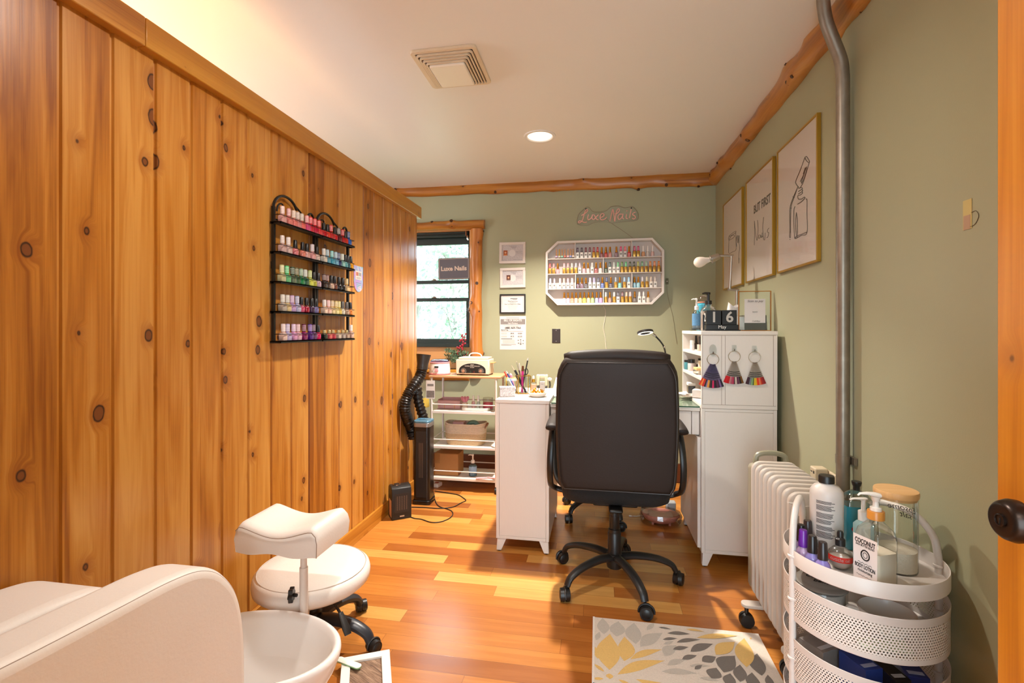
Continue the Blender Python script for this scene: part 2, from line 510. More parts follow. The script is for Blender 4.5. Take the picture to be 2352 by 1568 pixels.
# cap boards
yj = onx(335, 130, XP + .03)[1]
struct(MB().box(XP - .125, -.12, 2.035, XP + .03, yj - .0006, 2.122).build('trim_1', M_PINE_H, bev=.003), 'darker knotty cap board over the near end of the pine partition')
struct(MB().box(XP - .125, yj + .0006, 2.035, XP + .03, 3.50, 2.122).build('trim_2', M_PINE_H2, bev=.003), 'plain yellow cap board over the far end of the pine partition')
b = MB().box(XP, -.12, 0, XP + .014, 2.95, .088).box(XP, 2.952, 0, XP + .012, 3.47, .083)
struct(b.build('baseboard_left', M_PINE_H, bev=.002))
struct(MB().box(-3.3, YB - .022, 0, XR, YB, .15).build('baseboard_back', mat('dark_stained_wood', (92, 48, 24), .4, var=.25, vscale=9, stretch=(1, 8, 14)), bev=.006))
struct(MB().box(XR - .014, 0.0, 0, XR, YB - .02, .09).build('baseboard_right', M_PINE_H, bev=.003))
# far side of the next room, and the hallway behind the camera
b = MB().box(-3.45, -1.9, 0, -3.3, 1.0, HC).box(-3.45, 2.6, 0, -3.3, 4.1, HC).box(-3.45, 1.0, 0, -3.3, 2.6, .95).box(-3.45, 1.0, 2.15, -3.3, 2.6, HC)
struct(b.build('wall_far_left', M_PINE, smooth=False))
b = MB().box(-3.42, 1.0, .95, -3.36, 1.04, 2.15).box(-3.42, 2.56, .95, -3.36, 2.6, 2.15).box(-3.42, 1.04, .95, -3.36, 2.56, .99).box(-3.42, 1.04, 2.11, -3.36, 2.56, 2.15).box(-3.41, 1.04, 1.53, -3.37, 2.56, 1.57)  # added unseen window and wall opening, made to hold the next-room fill
w2 = struct(b.build('added_window', M_DARKGREEN, bev=.002))
MB().box(-3.395, 1.04, .99, -3.39, 2.56, 1.53).build('pane', M_GLASS_PANE, w2, smooth=False)
MB().box(-3.395, 1.04, 1.57, -3.39, 2.56, 2.11).build('pane', M_GLASS_PANE, w2, smooth=False)
b = MB()
b.box(-3.3, -.12, 0, -.30, 0, HC); b.box(-.30, -.12, 2.06, .62, 0, HC); b.box(.62, -.12, 0, XR, 0, HC)
struct(b.build('wall_front', M_WALL, smooth=False))
b = MB()
b.box(-1.5, -1.75, 2.1, 1.05, -1.6, HC); b.box(-1.5, -1.75, 0, -1.0, -1.6, 2.1); b.box(-1.65, -1.75, 0, -1.5, -.12, HC); b.box(1.05, -1.75, 0, 1.2, -.12, HC)
struct(b.build('wall_hallway', mat('hall_paint', (226, 216, 204), .6, var=.03), smooth=False))

# log trims under the ceiling
def log(name, p0, p1, rv0, rv1, rd, seed, m, axis, nb=14, blend=0.0, n=22, seg=90):
    """half-round peeled log with swellings and branch stubs; rv vertical radius, rd depth radius"""
    rg = random.Random(seed)
    p0, p1 = Vector(p0), Vector(p1)
    L = (p1 - p0).length; T = (p1 - p0).normalized()
    up = Vector((0, 0, 1)) if abs(T.z) < .9 else Vector((1, 0, 0))
    sd = T.cross(up)
    bumps = [(rg.random() * L, rg.uniform(0, 2 * math.pi), rg.uniform(.008, .024), rg.uniform(.02, .06)) for _ in range(nb)]
    vs = []
    for i in range(seg + 1):
        t = L * i / seg; rv = rv0 + (rv1 - rv0) * t / L
        for k in range(n):
            a = 2 * math.pi * k / n
            q = 1 + .05 * math.sin(t * 9 + seed + 2 * a) + .04 * math.sin(t * 21 + seed * 2 - a) + .03 * math.sin(t * 3.3 + seed)
            add = 0
            for (bt, ba, bh, bw) in bumps:
                da = math.atan2(math.sin(a - ba), math.cos(a - ba))
                add += bh * math.exp(-((t - bt) / bw) ** 2 - (da / .55) ** 2)
            vs.append(p0 + T * t + up * (math.cos(a) * (rv * q + add)) + sd * (math.sin(a) * (rd * q + add)))
    b = MB(); b.v = vs
    for i in range(seg):
        for k in range(n):
            k2 = (k + 1) % n
            b.f.append([i * n + k, i * n + k2, (i + 1) * n + k2, (i + 1) * n + k]); b.m.append(0)
    b.f.append(list(range(n - 1, -1, -1))); b.m.append(0); b.f.append([seg * n + k for k in range(n)]); b.m.append(0)
    for (bt, ba, bh, bw) in bumps:
        rv = rv0 + (rv1 - rv0) * bt / L
        dr = up * math.cos(ba) + sd * math.sin(ba)
        c = p0 + T * bt + up * (math.cos(ba) * (rv * 1.02 + bh)) + sd * (math.sin(ba) * (rd * 1.02 + bh))
        b.tube([c - dr * .02, c + dr * .0012], rg.uniform(.006, .015), 10, 1)
    return struct(b.build(name, [m, M_KNOT], ang=60))
log('trim_3', (-2.6, YB - .008, HC - .012), (XR - .01, YB - .008, HC - .034), .044, .058, .034, 3, M_LOG, 'x', 26)
log('trim_4', (XR - .004, YB - .02, HC - .036), (XR - .004, .0, HC - .036), .058, .062, .045, 8, M_LOG_Y, 'y', 52)

# window casing of peeled logs
log('trim_5', (-2.1, YB - .01, 2.069), (-.925, YB - .01, 2.072), .037, .038, .045, 5, M_LOG, 'x', 8, seg=50)
log('trim_6', (-.998, YB - .008, .80), (-.998, YB - .008, 2.036), .048, .047, .04, 11, M_LOG_Z, 'z', 9, seg=50)
log('trim_7', (-2.05, YB - .012, .805), (-1.06, YB - .012, .805), .042, .042, .035, 13, M_LOG, 'x', 6, seg=40)
b = MB().box(WX0, YB - .095, WZ0 - .022, WX1 + .01, YB + .075, WZ0)          # sill board
struct(b.build('trim_8', M_PINE_H2, bev=.004))
b = MB().box(WX0, YB + .05, WZ0, WX1, YB + .075, 1.045)                       # board under the sash
b.box(WX1 - .012, YB - .005, 1.04, WX1, YB + .10, WZ1).box(WX0, YB - .005, WZ1 - .012, WX1 - .012, YB + .10, WZ1)
b.box(WX0, YB - .005, .86, WX0 + .012, YB + .1, WZ1 - .012)
struct(b.build('trim_9', mat('pale_pine_panel', (206, 150, 92), .45, var=.1, vscale=5, stretch=(1, 1, 12)), bev=.001))

# window: dark green metal frame, two sashes, panes
wx0, wx1 = WX0 + .012, WX1 - .012
ZR1 = ony(1010, 648, 4.04)[2]; ZR2 = ony(1010, 688, 4.04)[2]
b = MB()
b.box(wx1 - .022, YB + .03, 1.045, wx1, YB + .12, 2.028); b.box(wx0, YB + .03, 1.045, wx0 + .022, YB + .12, 2.028)
b.box(wx0, YB + .03, 1.985, wx1, YB + .12, 2.028); b.box(wx0, YB + .02, 1.045, wx1, YB + .12, 1.075)
win = struct(b.build('window_1', M_DARKGREEN, bev=.002))
def sash(name, x0, x1, z0, z1, y, wt, wb, ws):
    s = MB().box(x0, y, z0, x1, y + .028, z0 + wb).box(x0, y, z1 - wt, x1, y + .028, z1).box(x0, y, z0 + wb, x0 + ws, y + .028, z1 - wt).box(x1 - ws, y, z0 + wb, x1, y + .028, z1 - wt)
    o = s.build(name, M_DARKGREEN, win, bev=.002)
    MB().box(x0 + ws, y + .012, z0 + wb, x1 - ws, y + .016, z1 - wt).build('pane', M_GLASS_PANE, o, smooth=False)
    return o
su = sash('upper_sash', wx0 + .022, wx1 - .022, ZR1 - .014, 1.985, YB + .085, .055, .03, .012)
sl = sash('lower_sash', wx0 + .022, wx1 - .022, 1.075, ZR2 + .012, YB + .048, .03, .04, .022)
for zz, yy, pr in ((ZR1 + .014, YB + .078, su), (ZR2 + .012, YB + .045, sl)):
    cx = ony(997, 640, yy)[0]
    MB().box(cx - .022, yy - .006, zz, cx + .022, yy + .02, zz + .006).box(cx - .006, yy - .018, zz + .006, cx + .02, yy + .004, zz + .014).build('sash_lock', M_NICKEL, pr, bev=.002)
# roller bracket at the top of the opening
t = thing('shade_bracket', 'small metal roller shade bracket at the top corner of the window', 'bracket', (-1.075, YB + .01, 1.96))
MB().box(-.02, -.012, .02, -.012, .012, .066).box(-.02, -.012, .02, .004, .012, .026).build('plate', mat('copper_bracket', (150, 98, 66), .35, .7), t)
MB().tube(spl([(-.006, 0, .022), (-.004, -.006, .004), (.004, -.004, -.012)], 4), .008, 8).build('clip', M_CHROME, t)
MB().cyl((-.92 + .02, .006, .045), (-.022, .006, .045), .0055, n=10).build('rod', M_BLACKM, t)

# door standing open beside the camera
DX, DY0, DY1 = 0.575, .01, 0.8186
door = struct(MB().box(DX, DY0, .012, DX + .04, DY1, 2.03).build('door_1', pine('varnished_door', axis='z', plank=False, across='y', tones=((166, 92, 12), (194, 118, 22), (210, 138, 40)), knots=.2, rough=.35), bev=.002), 'varnished pine door standing open at the right edge')
kp = onx(2316, 1195, DX - .05)
KY, KZ = kp[1], kp[2]
MX = frame_mat((DX, KY, KZ), (0, 1, 0), (0, 0, 1)) @ Matrix.Scale(-1, 4, (0, 0, 1))
MB().lathe([(.0, .0), (.034, 0), (.034, .004), (.030, .009), (.022, .012), (.0, .012)], n=32, M=MX).build('rose', M_BRONZE, door)
kb = MB().lathe([(.0, .010), (.012, .011), (.0125, .026), (.018, .030), (.0265, .038), (.0275, .046), (.0245, .055), (.0215, .0585), (.019, .0595), (.009, .0580), (.0, .0580)], n=32, M=MX).build('knob', M_BRONZE, door)
kc = MB().lathe([(.0, .058), (.0082, .058), (.0082, .0605), (.0068, .061), (.0065, .0596), (.0, .0596)], n=20, M=MX)
kc.box(DX - .0606, KY - .0006, KZ - .005, DX - .0592, KY + .0006, KZ + .003, 1).build('lock_cylinder', [M_BRONZE, M_BLACKP], kb)

# galvanised conduit pipe up the right wall
px_, py_ = .868, 1.915
pts = [(px_, py_, .002), (px_, py_, 1.2), (px_, py_, 2.06)] + [tuple(p) for p in spl([(px_, py_, 2.10), (px_ - .006, py_, 2.16), (px_ - .030, py_ - .002, 2.23), (px_ - .055, py_ - .005, 2.30), (px_ - .066, py_ - .008, 2.36), (px_ - .068, py_ - .008, 2.40)], 6)]
t = thing('conduit_pipe', 'galvanised steel conduit pipe running up the green wall to the ceiling', 'pipe', (0, 0, 0))
MB().tube(pts, .0215, 20).build('tube', M_STEEL, t, ang=60)
MB().box(XR - .012, py_ - .036, .72, XR - .001, py_ + .036, .745).cyl((px_, py_, .718), (px_, py_, .747), .0235, n=20).build('strap', M_STEEL, t)
# torn tape on the wall
t = MB()
c1 = onx(2212, 462, XR - .001); c2 = onx(2232, 524, XR - .001)
t.box(XR - .0012, c2[1], c2[2], XR - .0004, c1[1], c1[2]).box(XR - .0016, c2[1] + .004, c2[2], XR - .0010, c1[1] - .002, c2[2] + .035, 1)
t.tube([(XR - .001, p[1], p[2]) for p in spl([onx(2232, 488, XR), onx(2243, 484, XR), onx(2249, 496, XR), onx(2240, 515, XR), onx(2226, 522, XR)], 5)], .0007, 5, 2)
tag(t.build('tape_scrap', [mat('old_tape', (196, 178, 112), .4), mat('torn_paper', (176, 146, 120), .7), mat('pencil_mark', (96, 84, 66), .8)]), 'torn scrap of yellowed tape stuck on the green wall by the door', 'tape')
# box outlet on the wall behind the radiator
t = thing('wall_timer', 'beige plug-in outlet timer on the green wall behind the radiator', 'outlet', (XR, 2.07, .585))
MB().box(-.012, -.055, -.06, -.0005, .05, .06).build('cover_plate', mat('beige_plastic', (200, 184, 156), .4), t, bev=.004)
MB().box(-.06, .0, -.05, -.012, .05, .068).build('plug_box', mat('beige_plastic', (200, 184, 156), .4), t, bev=.005)
MB().box(-.0606, .008, .045, -.0598, .018, .056, 0).box(-.0606, .026, .048, -.0598, .04, .052, 0).build('switch_marks', M_BLACKP, t, smooth=False)

# ceiling: exhaust fan cover with a light lens, and the can light
fx0, fx1, fy0, fy1 = -.80, -.505, 1.975, 2.295
t = thing('exhaust_fan', 'square cream exhaust fan cover with slotted rim on the ceiling', 'fan', ((fx0 + fx1) / 2, (fy0 + fy1) / 2, HC))
hw, hh = (fx1 - fx0) / 2, (fy1 - fy0) / 2
CREAM = mat('cream_plastic', (222, 202, 172), .4)
b = MB()
def rrect(w, h, r, n=5):
    out = []
    for (cx, cy, a0) in ((w - r, h - r, 0), (-w + r, h - r, 90), (-w + r, -h + r, 180), (w - r, -h + r, 270)):
        for k in range(n + 1):
            a = R(a0 + 90 * k / n); out.append((cx + r * math.cos(a), cy + r * math.sin(a)))
    return out
def ringstep(b, w0, h0, w1, h1, z0, z1, r, mi=0):
    o = rrect(w0, h0, r); i = rrect(w1, h1, max(r - (w0 - w1), .004)); n = len(o)
    vs = [(p[0], p[1], z0) for p in o] + [(p[0], p[1], z1) for p in o] + [(p[0], p[1], z0) for p in i] + [(p[0], p[1], z1) for p in i]
    fs = []
    for k in range(n):
        j = (k + 1) % n
        fs += [(k, j, n + j, n + k), (2*n+k, 3*n+k, 3*n+j, 2*n+j), (k, 2*n+k, 2*n+j, j), (n+k, n+j, 3*n+j, 3*n+k)]
    return b.add(vs, fs, mi)
ringstep(b, hw, hh, hw - .019, hh - .019, -.012, 0, .02)
b.build('cover_rim', CREAM, t, bev=.002)
for k in range(4):
    w, h = hw - .021 - .0112 * k, hh - .021 - .0112 * k
    ringstep(MB(), w, h, w - .0068, h - .0068, -.020 - .006 * k, -.010 - .006 * k, .016).build('louvre', CREAM, t, bev=.001)
b = MB().box(-hw + .02, -hh + .02, -.006, hw - .02, hh - .02, -.002)
b.build('dark_cavity', mat('fan_cavity', (60, 44, 34), .8), t, smooth=False)
MB().prism(rrect(hw - .066, hh - .066, .012), -.045, -.006).build('light_lens', mat('fan_lens', (244, 234, 216), .35), t, bev=.005)

for (cx, cy_), lab in zip(CANS, ('round white recessed downlight in the ceiling above the foreground, out of the picture', 'round white recessed downlight glowing in the ceiling before the back wall')):
    t = thing('recessed_light', lab, 'light', (cx, cy_, HC), 0, 'recessed downlights')
    MB().lathe([(LR + .022, 0), (LR + .022, -.001), (LR + .020, -.005), (LR + .004, -.006), (LR - .002, .0), (LR - .002, .004)], n=40, cap=False).build('trim_ring', M_WHITEP, t)
    MB().lathe([(LR - .002, .0), (LR - .010, .03), (.052, .085), (.05, .09)], n=40, cap=False).build('reflector', mat('white_reflector', (250, 246, 238), .4), t)
    MB().lathe([(0, .07), (.03, .072), (.05, .084), (.052, .088), (.0, .0885)], n=32).build('lens', mat('lit_lens', (255, 246, 232), .4, emit=14), t)

# the outside: ground and pale trees
struct(MB().box(-14, 4.4, -1.2, 8, 24, -.9).build('ground', mat('leafy_ground', (150, 160, 110), .9, var=.3, vscale=2), smooth=False))
rg = random.Random(4)
leafm = [mat('bright_leaf', (150, 176, 148), .5, var=.4, vscale=3), mat('pale_leaf', (180, 200, 176), .5, var=.35, vscale=3)]
barkm = mat('pale_bark', (150, 142, 134), .8, var=.25, vscale=9)
for i in range(9):
    d = 5.9 + 1.75 * i
    ang = (-.47, -.30, -.385, -.25, -.43, -.335, -.28, -.46, -.36, -.31, -.405, -.26, -.34)[i]
    X = ang * d; H = rg.uniform(4.2, 6.5)
    t = thing('tree', 'bare pale tree with thin spring leaves outside the window', 'tree', (X, d, -.9), 0, 'trees outside the window')
    tr = MB(); lf = MB()
    lean = rg.uniform(-.15, .15)
    trunk = spl([(0, 0, 0), (lean * .3, .05, H * .3), (lean * .6, -.05, H * .65), (lean, 0, H)], 5)
    tr.tube(trunk, [.055 * (1 - .75 * k / (len(trunk) - 1)) for k in range(len(trunk))], 8)
    tips = []
    for j in range(26):
        h = rg.uniform(.22, .95); q = trunk[int(h * (len(trunk) - 1))]
        a = rg.uniform(0, 6.28); l = rg.uniform(.35, .62)
        e = q + Vector((math.cos(a) * l, math.sin(a) * l, rg.uniform(.1, .8)))
        mid = (q + e) / 2 + Vector((0, 0, .12))
        tr.tube([q, mid, e], [.018, .011, .005], 5)
        tips += [mid, e]
        for _ in range(3):
            e2 = mid + Vector((rg.uniform(-.25, .25), rg.uniform(-.25, .25), rg.uniform(-.3, .5)))
            tr.tube([mid, e2], [.007, .003], 4); tips.append(e2)
    tr.build('trunk', barkm, t)
    for e in tips:
        for _ in range(14):
            c = e + Vector((rg.uniform(-.2, .2), rg.uniform(-.2, .2), rg.gauss(0, .2)))
            u = Vector((rg.uniform(-1, 1), rg.uniform(-1, 1), rg.uniform(-1, 1))).normalized() * .055
            w = u.orthogonal().normalized() * .028
            lf.add([c - u, c + w, c + u, c - w], [(0, 1, 2, 3)], rg.randint(0, 1))
    lf.build('foliage', leafm, t, smooth=False, fix=False)

# ================================================================ furniture
# ---- left desk cabinet
CY0, CY1 = 2.554, 3.10
t = thing('desk_cabinet', 'narrow white desk cabinet on splayed legs at the left end of the desk', 'cabinet', (-.395, 2.83, 0))
def leg_mb(x, y, sx, sy, top=.07, w=.05, splay=.022):
    b = MB()
    x0, x1 = x, x + sx * w
    q0, q1 = x - sx * splay * -0.2, x + sx * (w * .42)
    vs = []
    for (z, a0, a1, c0, c1) in ((top, x, x + sx * w, y, y + sy * w), (.006, x - sx * .004, x + sx * .022, y - sy * .004, y + sy * .022)):
        vs += [(a0, c0, z), (a1, c0, z), (a1, c1, z), (a0, c1, z)]
    b.add(vs, [(0,1,2,3),(4,7,6,5),(0,4,5,1),(1,5,6,2),(2,6,7,3),(3,7,4,0)])
    mx, my = x + sx * .009, y + sy * .009
    b.cyl((mx, my, 0), (mx, my, .0065), .009, n=12, mi=1)
    return b
def cabinet_legs(t, x0, x1, y0, y1):
    for (x, sx) in ((x0, 1), (x1, -1)):
        for (y, sy) in ((y0, 1), (y1, -1)):
            leg_mb(x + sx * .008, y + sy * .010, sx, sy).build('leg', [M_WHITE, M_BLACKP], t, bev=.002)
x0, x1 = -.541 + .395, -.249 + .395
y0, y1 = CY0 - 2.83, CY1 - 2.83
b = MB().box(x0 + .003, y0 + .004, .07, x0 + .019, y1, .80).box(x1 - .019, y0 + .004, .07, x1 - .003, y1, .80).box(x0 + .019, y0 + .004, .07, x1 - .019, y1, .086)
b.box(x0 + .019, y1 - .012, .086, x1 - .019, y1, .80)
b.build('carcass', M_WHITE, t, bev=.0015)
MB().box(x0 + .0197, y0 + .0055, .0866, x1 - .0197, y0 + .02, .7996).build('end_panel', M_WHITE, t, bev=.0012)
MB().box(x0, y0, .8005, x1, y1, .82).build('top_panel', M_WHITE, t, bev=.002)
cabinet_legs(t, x0, x1, y0, y1)

# ---- desk: worktop with drawer boxes between the two cabinets
DXa, DXb, DYa, DYb = -.2475, .5145, 2.60, 3.12
t = thing('nail_desk', 'white nail desk worktop with shallow drawers behind the office chair', 'desk', ((DXa + DXb) / 2, DYa, 0))
o = Vector((t.location.x, DYa, 0))
def loc_box(b, x0, y0, z0, x1, y1, z1, mi=0): return b.box(x0 - o.x, y0 - o.y, z0, x1 - o.x, y1 - o.y, z1, mi)
loc_box(MB(), DXa, DYa - .012, .781, DXb, DYb, .80).build('worktop', M_WHITE, t, bev=.002)
b = MB(); loc_box(b, DXa, DYa + .012, .655, DXa + .016, DYb, .7805); loc_box(b, DXb - .016, DYa + .012, .655, DXb, DYb, .7805); loc_box(b, DXa + .016, DYb - .016, .57, DXb - .016, DYb, .7805); loc_box(b, DXa + .016, DYa + .02, .655, DXb - .016, DYb - .016, .665)
b.build('frame', M_WHITE, t, bev=.001)
xm = (DXa + DXb) / 2
for (a, c) in ((DXa + .04, xm - .002), (xm + .002, DXb - .04)):
    loc_box(MB(), a, DYa, .662, c, DYa + .018, .778).build('drawer_front', M_WHITE, t, bev=.0015)
loc_box(MB(), DXa + .001, DYa + .001, .66, DXa + .037, DYa + .018, .778).build('side_strip', M_WHITE, t, bev=.001)
loc_box(MB(), DXb - .037, DYa + .001, .66, DXb - .001, DYa + .018, .778).build('side_strip', M_WHITE, t, bev=.001)
b = MB().box(DXa + .004, DYa - .02, .8005, DXb - .002, DYb, .8065)
# green edge as faces of a second material
o2 = b.build('glass_sheet', [M_GLASS_GRN, mat('glass_edge', (38, 84, 62), .15)], bev=0, smooth=False)
for p in o2.data.polygons:
    if abs(p.normal.z) < .5: p.material_index = 1
tag(o2, 'clear glass sheet with green edges covering the white desk worktop', 'glass')

# ---- right lower cabinet and the open tower on it
TX0, TX1, TY0, TY1 = .517, .871, 2.563, 3.12
t = thing('desk_cabinet', 'wide white lower cabinet on splayed legs at the right end of the desk', 'cabinet', (TX0 + .177, TY0, 0))
ox, oy = t.location.x, t.location.y
b = MB().box(TX0 - ox, .004, .07, TX0 + .017 - ox, TY1 - oy, .7995).box(TX1 - .017 - ox, .004, .07, TX1 - ox, TY1 - oy, .7995).box(TX0 + .017 - ox, .004, .07, TX1 - .017 - ox, TY1 - oy, .087).box(TX0 + .017 - ox, TY1 - oy - .012, .087, TX1 - .017 - ox, TY1 - oy, .7995)
b.box(TX0 + .017 - ox, .004, .784, TX1 - .017 - ox, TY1 - oy - .012, .7995)
b.build('carcass', M_WHITE, t, bev=.0015)
MB().box(TX0 + .0177 - ox, .0055, .0876, TX1 - .0177 - ox, .018, .7835).build('end_panel', M_WHITE, t, bev=.0012)
MB().box(TX0 - .016 - ox, .02, .09, TX0 - .0005 - ox, .52, .65).build('door', M_WHITE, t, bev=.0015)
cabinet_legs(t, TX0 - ox, TX1 - ox, 0, TY1 - oy)
t = thing('shelf_tower', 'white open-sided shelf tower standing on the right desk cabinet', 'shelf', (TX0 + .177, TY0, .80))
H = .389
b = MB().box(TX0 - ox, 0, .0005, TX1 - ox, .014, H - .019)                     # front end panel
b.box(TX0 - ox, TY1 - oy - .014, .0005, TX1 - ox, TY1 - oy, H - .019).box(TX1 - .016 - ox, .014, .0005, TX1 - ox, TY1 - oy - .014, H - .019).box(TX0 + .115 - ox, .014, .017, TX0 + .127 - ox, TY1 - oy - .014, H - .019)
b.box(TX0 - ox, .014, .0005, TX1 - .016 - ox, TY1 - oy - .014, .017)
b.build('carcass', M_WHITE, t, bev=.0012)
MB().box(TX0 - .002 - ox, -.002, H - .0185, TX1 + .002 - ox, TY1 - oy, H).build('top_panel', M_WHITE, t, bev=.0015)
for z in (1.062, .938):
    MB().box(TX0 - ox, .0145, z - .80, TX0 + .1145 - ox, TY1 - oy - .0145, z - .80 + .015).build('shelf', M_WHITE, t, bev=.001)
b = MB()
for xx in (.005, .095, .112, .335): b.box(TX0 + xx - ox - .0008, -.0008, .02, TX0 + xx - ox + .0008, .0002, H - .021)
b.box(TX0 - ox + .006, -.0008, .0195, TX1 - .006 - ox, .0002, .0211).box(TX0 - ox + .006, -.0008, H - .0235, TX1 - .006 - ox, .0002, H - .022)
b.build('panel_joints', mat('joint_shadow_line', (150, 132, 116), .7), t, smooth=False)
for yy in (.42, .27): MB().cyl((TX0 + .1145 - ox, yy, H - .05), (TX0 + .1135 - ox, yy, H - .05), .008, n=14).build('screw_cap', mat('grey_cap', (110, 104, 98), .5), t)

# ---- office chair seen from behind
t = thing('office_chair', 'black leatherette executive office chair with its back to the camera', 'chair', (.08, 2.34, 0))
LB = M_LEATHER_B
def star_base(t, rad, angs, hub_z, m, cast_r=.029, leg_r=.021, name='base_leg', arch=.035):
    for a in angs:
        a = R(a); d = Vector((math.cos(a), math.sin(a), 0))
        pts = spl([d * .03 + Vector((0, 0, hub_z)), d * rad * .35 + Vector((0, 0, hub_z + .006)), d * rad * .68 + Vector((0, 0, hub_z - .004)), d * rad * .92 + Vector((0, 0, hub_z - .030)), d * rad * 1.0 + Vector((0, 0, hub_z - .062))], 5)
        n = len(pts)
        lg = MB().tube(pts, [leg_r * (1.18 - .38 * k / (n - 1)) for k in range(n)], 10, flat=.72, up=(0, 0, 1)).build(name, m, t)
        s = Vector((-d.y, d.x, 0))
        p = d * rad
        c = MB()
        c.cyl(p + Vector((0, 0, cast_r + .004)), p + Vector((0, 0, hub_z - .058)), .0065, n=8)
        q = p + d * .012
        dd = (d * .5 + s * .87).normalized(); ss = Vector((-dd.y, dd.x, 0))
        for e in (-1, 1):
            c.cyl(q + ss * (e * .004) + Vector((0, 0, cast_r)), q + ss * (e * .021) + Vector((0, 0, cast_r)), cast_r, cast_r * .93, 20)
            c.cyl(q + ss * (e * .021) + Vector((0, 0, cast_r)), q + ss * (e * .023) + Vector((0, 0, cast_r)), cast_r * .7, cast_r * .62, 16)
        c.tube([q + ss * .0 + Vector((0, 0, cast_r)) + Vector((0, 0, cast_r * 1.12)) * 0 + dd * (math.cos(w) * cast_r * 1.12) + Vector((0, 0, math.sin(w) * cast_r * 1.12)) for w in [R(-10 + 20 * k) for k in range(11)]], .004, 6)
        c.build('caster', M_BLACKP, t, ang=50)
star_base(t, .285, (78, 150, 222, 294, 6), .125, mat('black_nylon', (30, 29, 29), .42))
MB().lathe([(0, .075), (.034, .075), (.037, .09), (.037, .14), (.031, .145), (.031, .235), (.028, .24)], n=24).build('hub', M_BLACKP, t)
MB().lathe([(0, .2), (.0275, .2), (.0275, .255), (.022, .257), (.022, .345), (.0, .345)], n=24).lathe([(0, .26), (.0225, .26), (.0235, .262), (.0235, .318), (0, .318)], n=24).build('gas_lift', M_BLACKP, t)
MB().lathe([(0, .318), (.0135, .318), (.0135, .352), (0, .352)], n=20).build('piston', M_CHROME, t)
MB().lathe([(0, .345), (.026, .345), (.028, .35), (.028, .395), (0, .395)], n=20).build('lift_collar', mat('grey_collar', (74, 68, 62), .4, .4), t)
MB().box(-.10, -.11, .395, .10, .12, .42).box(-.03, -.2, .398, .03, -.1, .414).build('mechanism', M_BLACKM, t, bev=.008)
# seat
def pillow(w, d, z0, z1, r, nx=14, ny=14, crown=.02, cx=0, cy=0):
    """rounded-rectangular cushion"""
    b = MB(); P = rrect(w, d, r, 6); n = len(P)
    lv = [(0.90, z0), (.975, z0 + (z1 - z0) * .12), (1.0, z0 + (z1 - z0) * .45), (.99, z0 + (z1 - z0) * .72), (.95, z0 + (z1 - z0) * .92), (.86, z1), (.6, z1 + crown * .7), (.25, z1 + crown)]
    vs = []
    for (k, z) in lv: vs += [(cx + p[0] * k, cy + p[1] * k, z) for p in P]
    b.add(vs, [])
    for i in range(len(lv) - 1):
        for k in range(n):
            k2 = (k + 1) % n
            b.f.append([i * n + k, i * n + k2, (i + 1) * n + k2, (i + 1) * n + k]); b.m.append(0)
    b.f.append(list(range(n - 1, -1, -1))); b.m.append(0); b.f.append([(len(lv) - 1) * n + k for k in range(n)]); b.m.append(0)
    return b
pillow(.245, .225, .415, .515, .09, crown=.018, cy=.062).build('seat', M_MESH_B, t, ang=60)
# back: padded slab, slightly reclined towards the camera
def back_slab(w, h, th, r, crown=.025):
    P = rrect(w, h, r, 8); n = len(P); b = MB(); vs = []
    lv = [(.86, 0), (.95, -.004), (.99, -.016), (1.0, -.4), (1.0, -.6), (.985, -.86), (.94, -1.0), (.7, -1.0 - crown / th), (.3, -1.0 - 1.3 * crown / th)]
    lv = [(k, v if v in (0, -.004, -.016) else v * th) for (k, v) in lv]
    for (k, yv) in lv: vs += [(p[0] * k if abs(k) == 1 else p[0] * (1 - (1 - k) * .5 * (h / w) ** 0), yv, p[1] * (1 - (1 - k) * .5 * (w / h))) for p in P]
    b.add(vs, [])
    for i in range(len(lv) - 1):
        for k in range(n):
            k2 = (k + 1) % n
            b.f.append([i * n + k, i * n + k2, (i + 1) * n + k2, (i + 1) * n + k]); b.m.append(0)
    b.f.append(list(range(n - 1, -1, -1))); b.m.append(0); b.f.append([(len(lv) - 1) * n + k for k in range(n)]); b.m.append(0)
    return b
# local frame: x right, y towards the desk; rear face of the back at y = -0.20
RX = Matrix.Translation((0, -.235, .782)) @ Matrix.Rotation(R(4), 4, 'X') @ Matrix.Diagonal((1, 1, .925, 1))
bk = MB()
def outline(z):                                                          # half width of the back over its height (local z -.315 .. .315)
    u = (z + .315) / .63
    w = .248 + .012 * math.sin(u * 3.14)
    if u < .08: w -= .016 * (1 - u / .08) ** 2
    if u > .86: w -= .030 * ((u - .86) / .14) ** 2
    return w
rows = 22; half = []
for i in range(rows + 1):
    z = -.315 + .63 * i / rows; half.append((outline(z), z))
poly = [(w, z) for (w, z) in half] + [(-w, z) for (w, z) in reversed(half)]
def padded(poly, y_back, y_front, edge, puff, mi=0):
    b = MB(); n = len(poly); vs = []
    cz = sum(p[1] for p in poly) / n
    lv = [(edge * 1.2, y_back), (edge * .45, y_back + .004), (0, y_back + edge), (0, y_front - edge), (edge * .5, y_front - .004), (edge * 1.4, y_front), (.10, y_front + puff)]
    for (ins, y) in lv:
        vs += [(p[0] - math.copysign(min(ins, abs(p[0])), p[0]), y, cz + (p[1] - cz) * (1 - ins / .34)) for p in poly]
    b.add(vs, [])
    for i in range(len(lv) - 1):
        for k in range(n):
            k2 = (k + 1) % n
            b.f.append([i * n + k, i * n + k2, (i + 1) * n + k2, (i + 1) * n + k]); b.m.append(mi)
    b.f.append(list(range(n - 1, -1, -1))); b.m.append(mi); b.f.append([(len(lv) - 1) * n + k for k in range(n)]); b.m.append(mi)
    return b
bo = padded(poly, 0, .085, .022, .02).xf(RX).build('backrest', LB, t, ang=70)
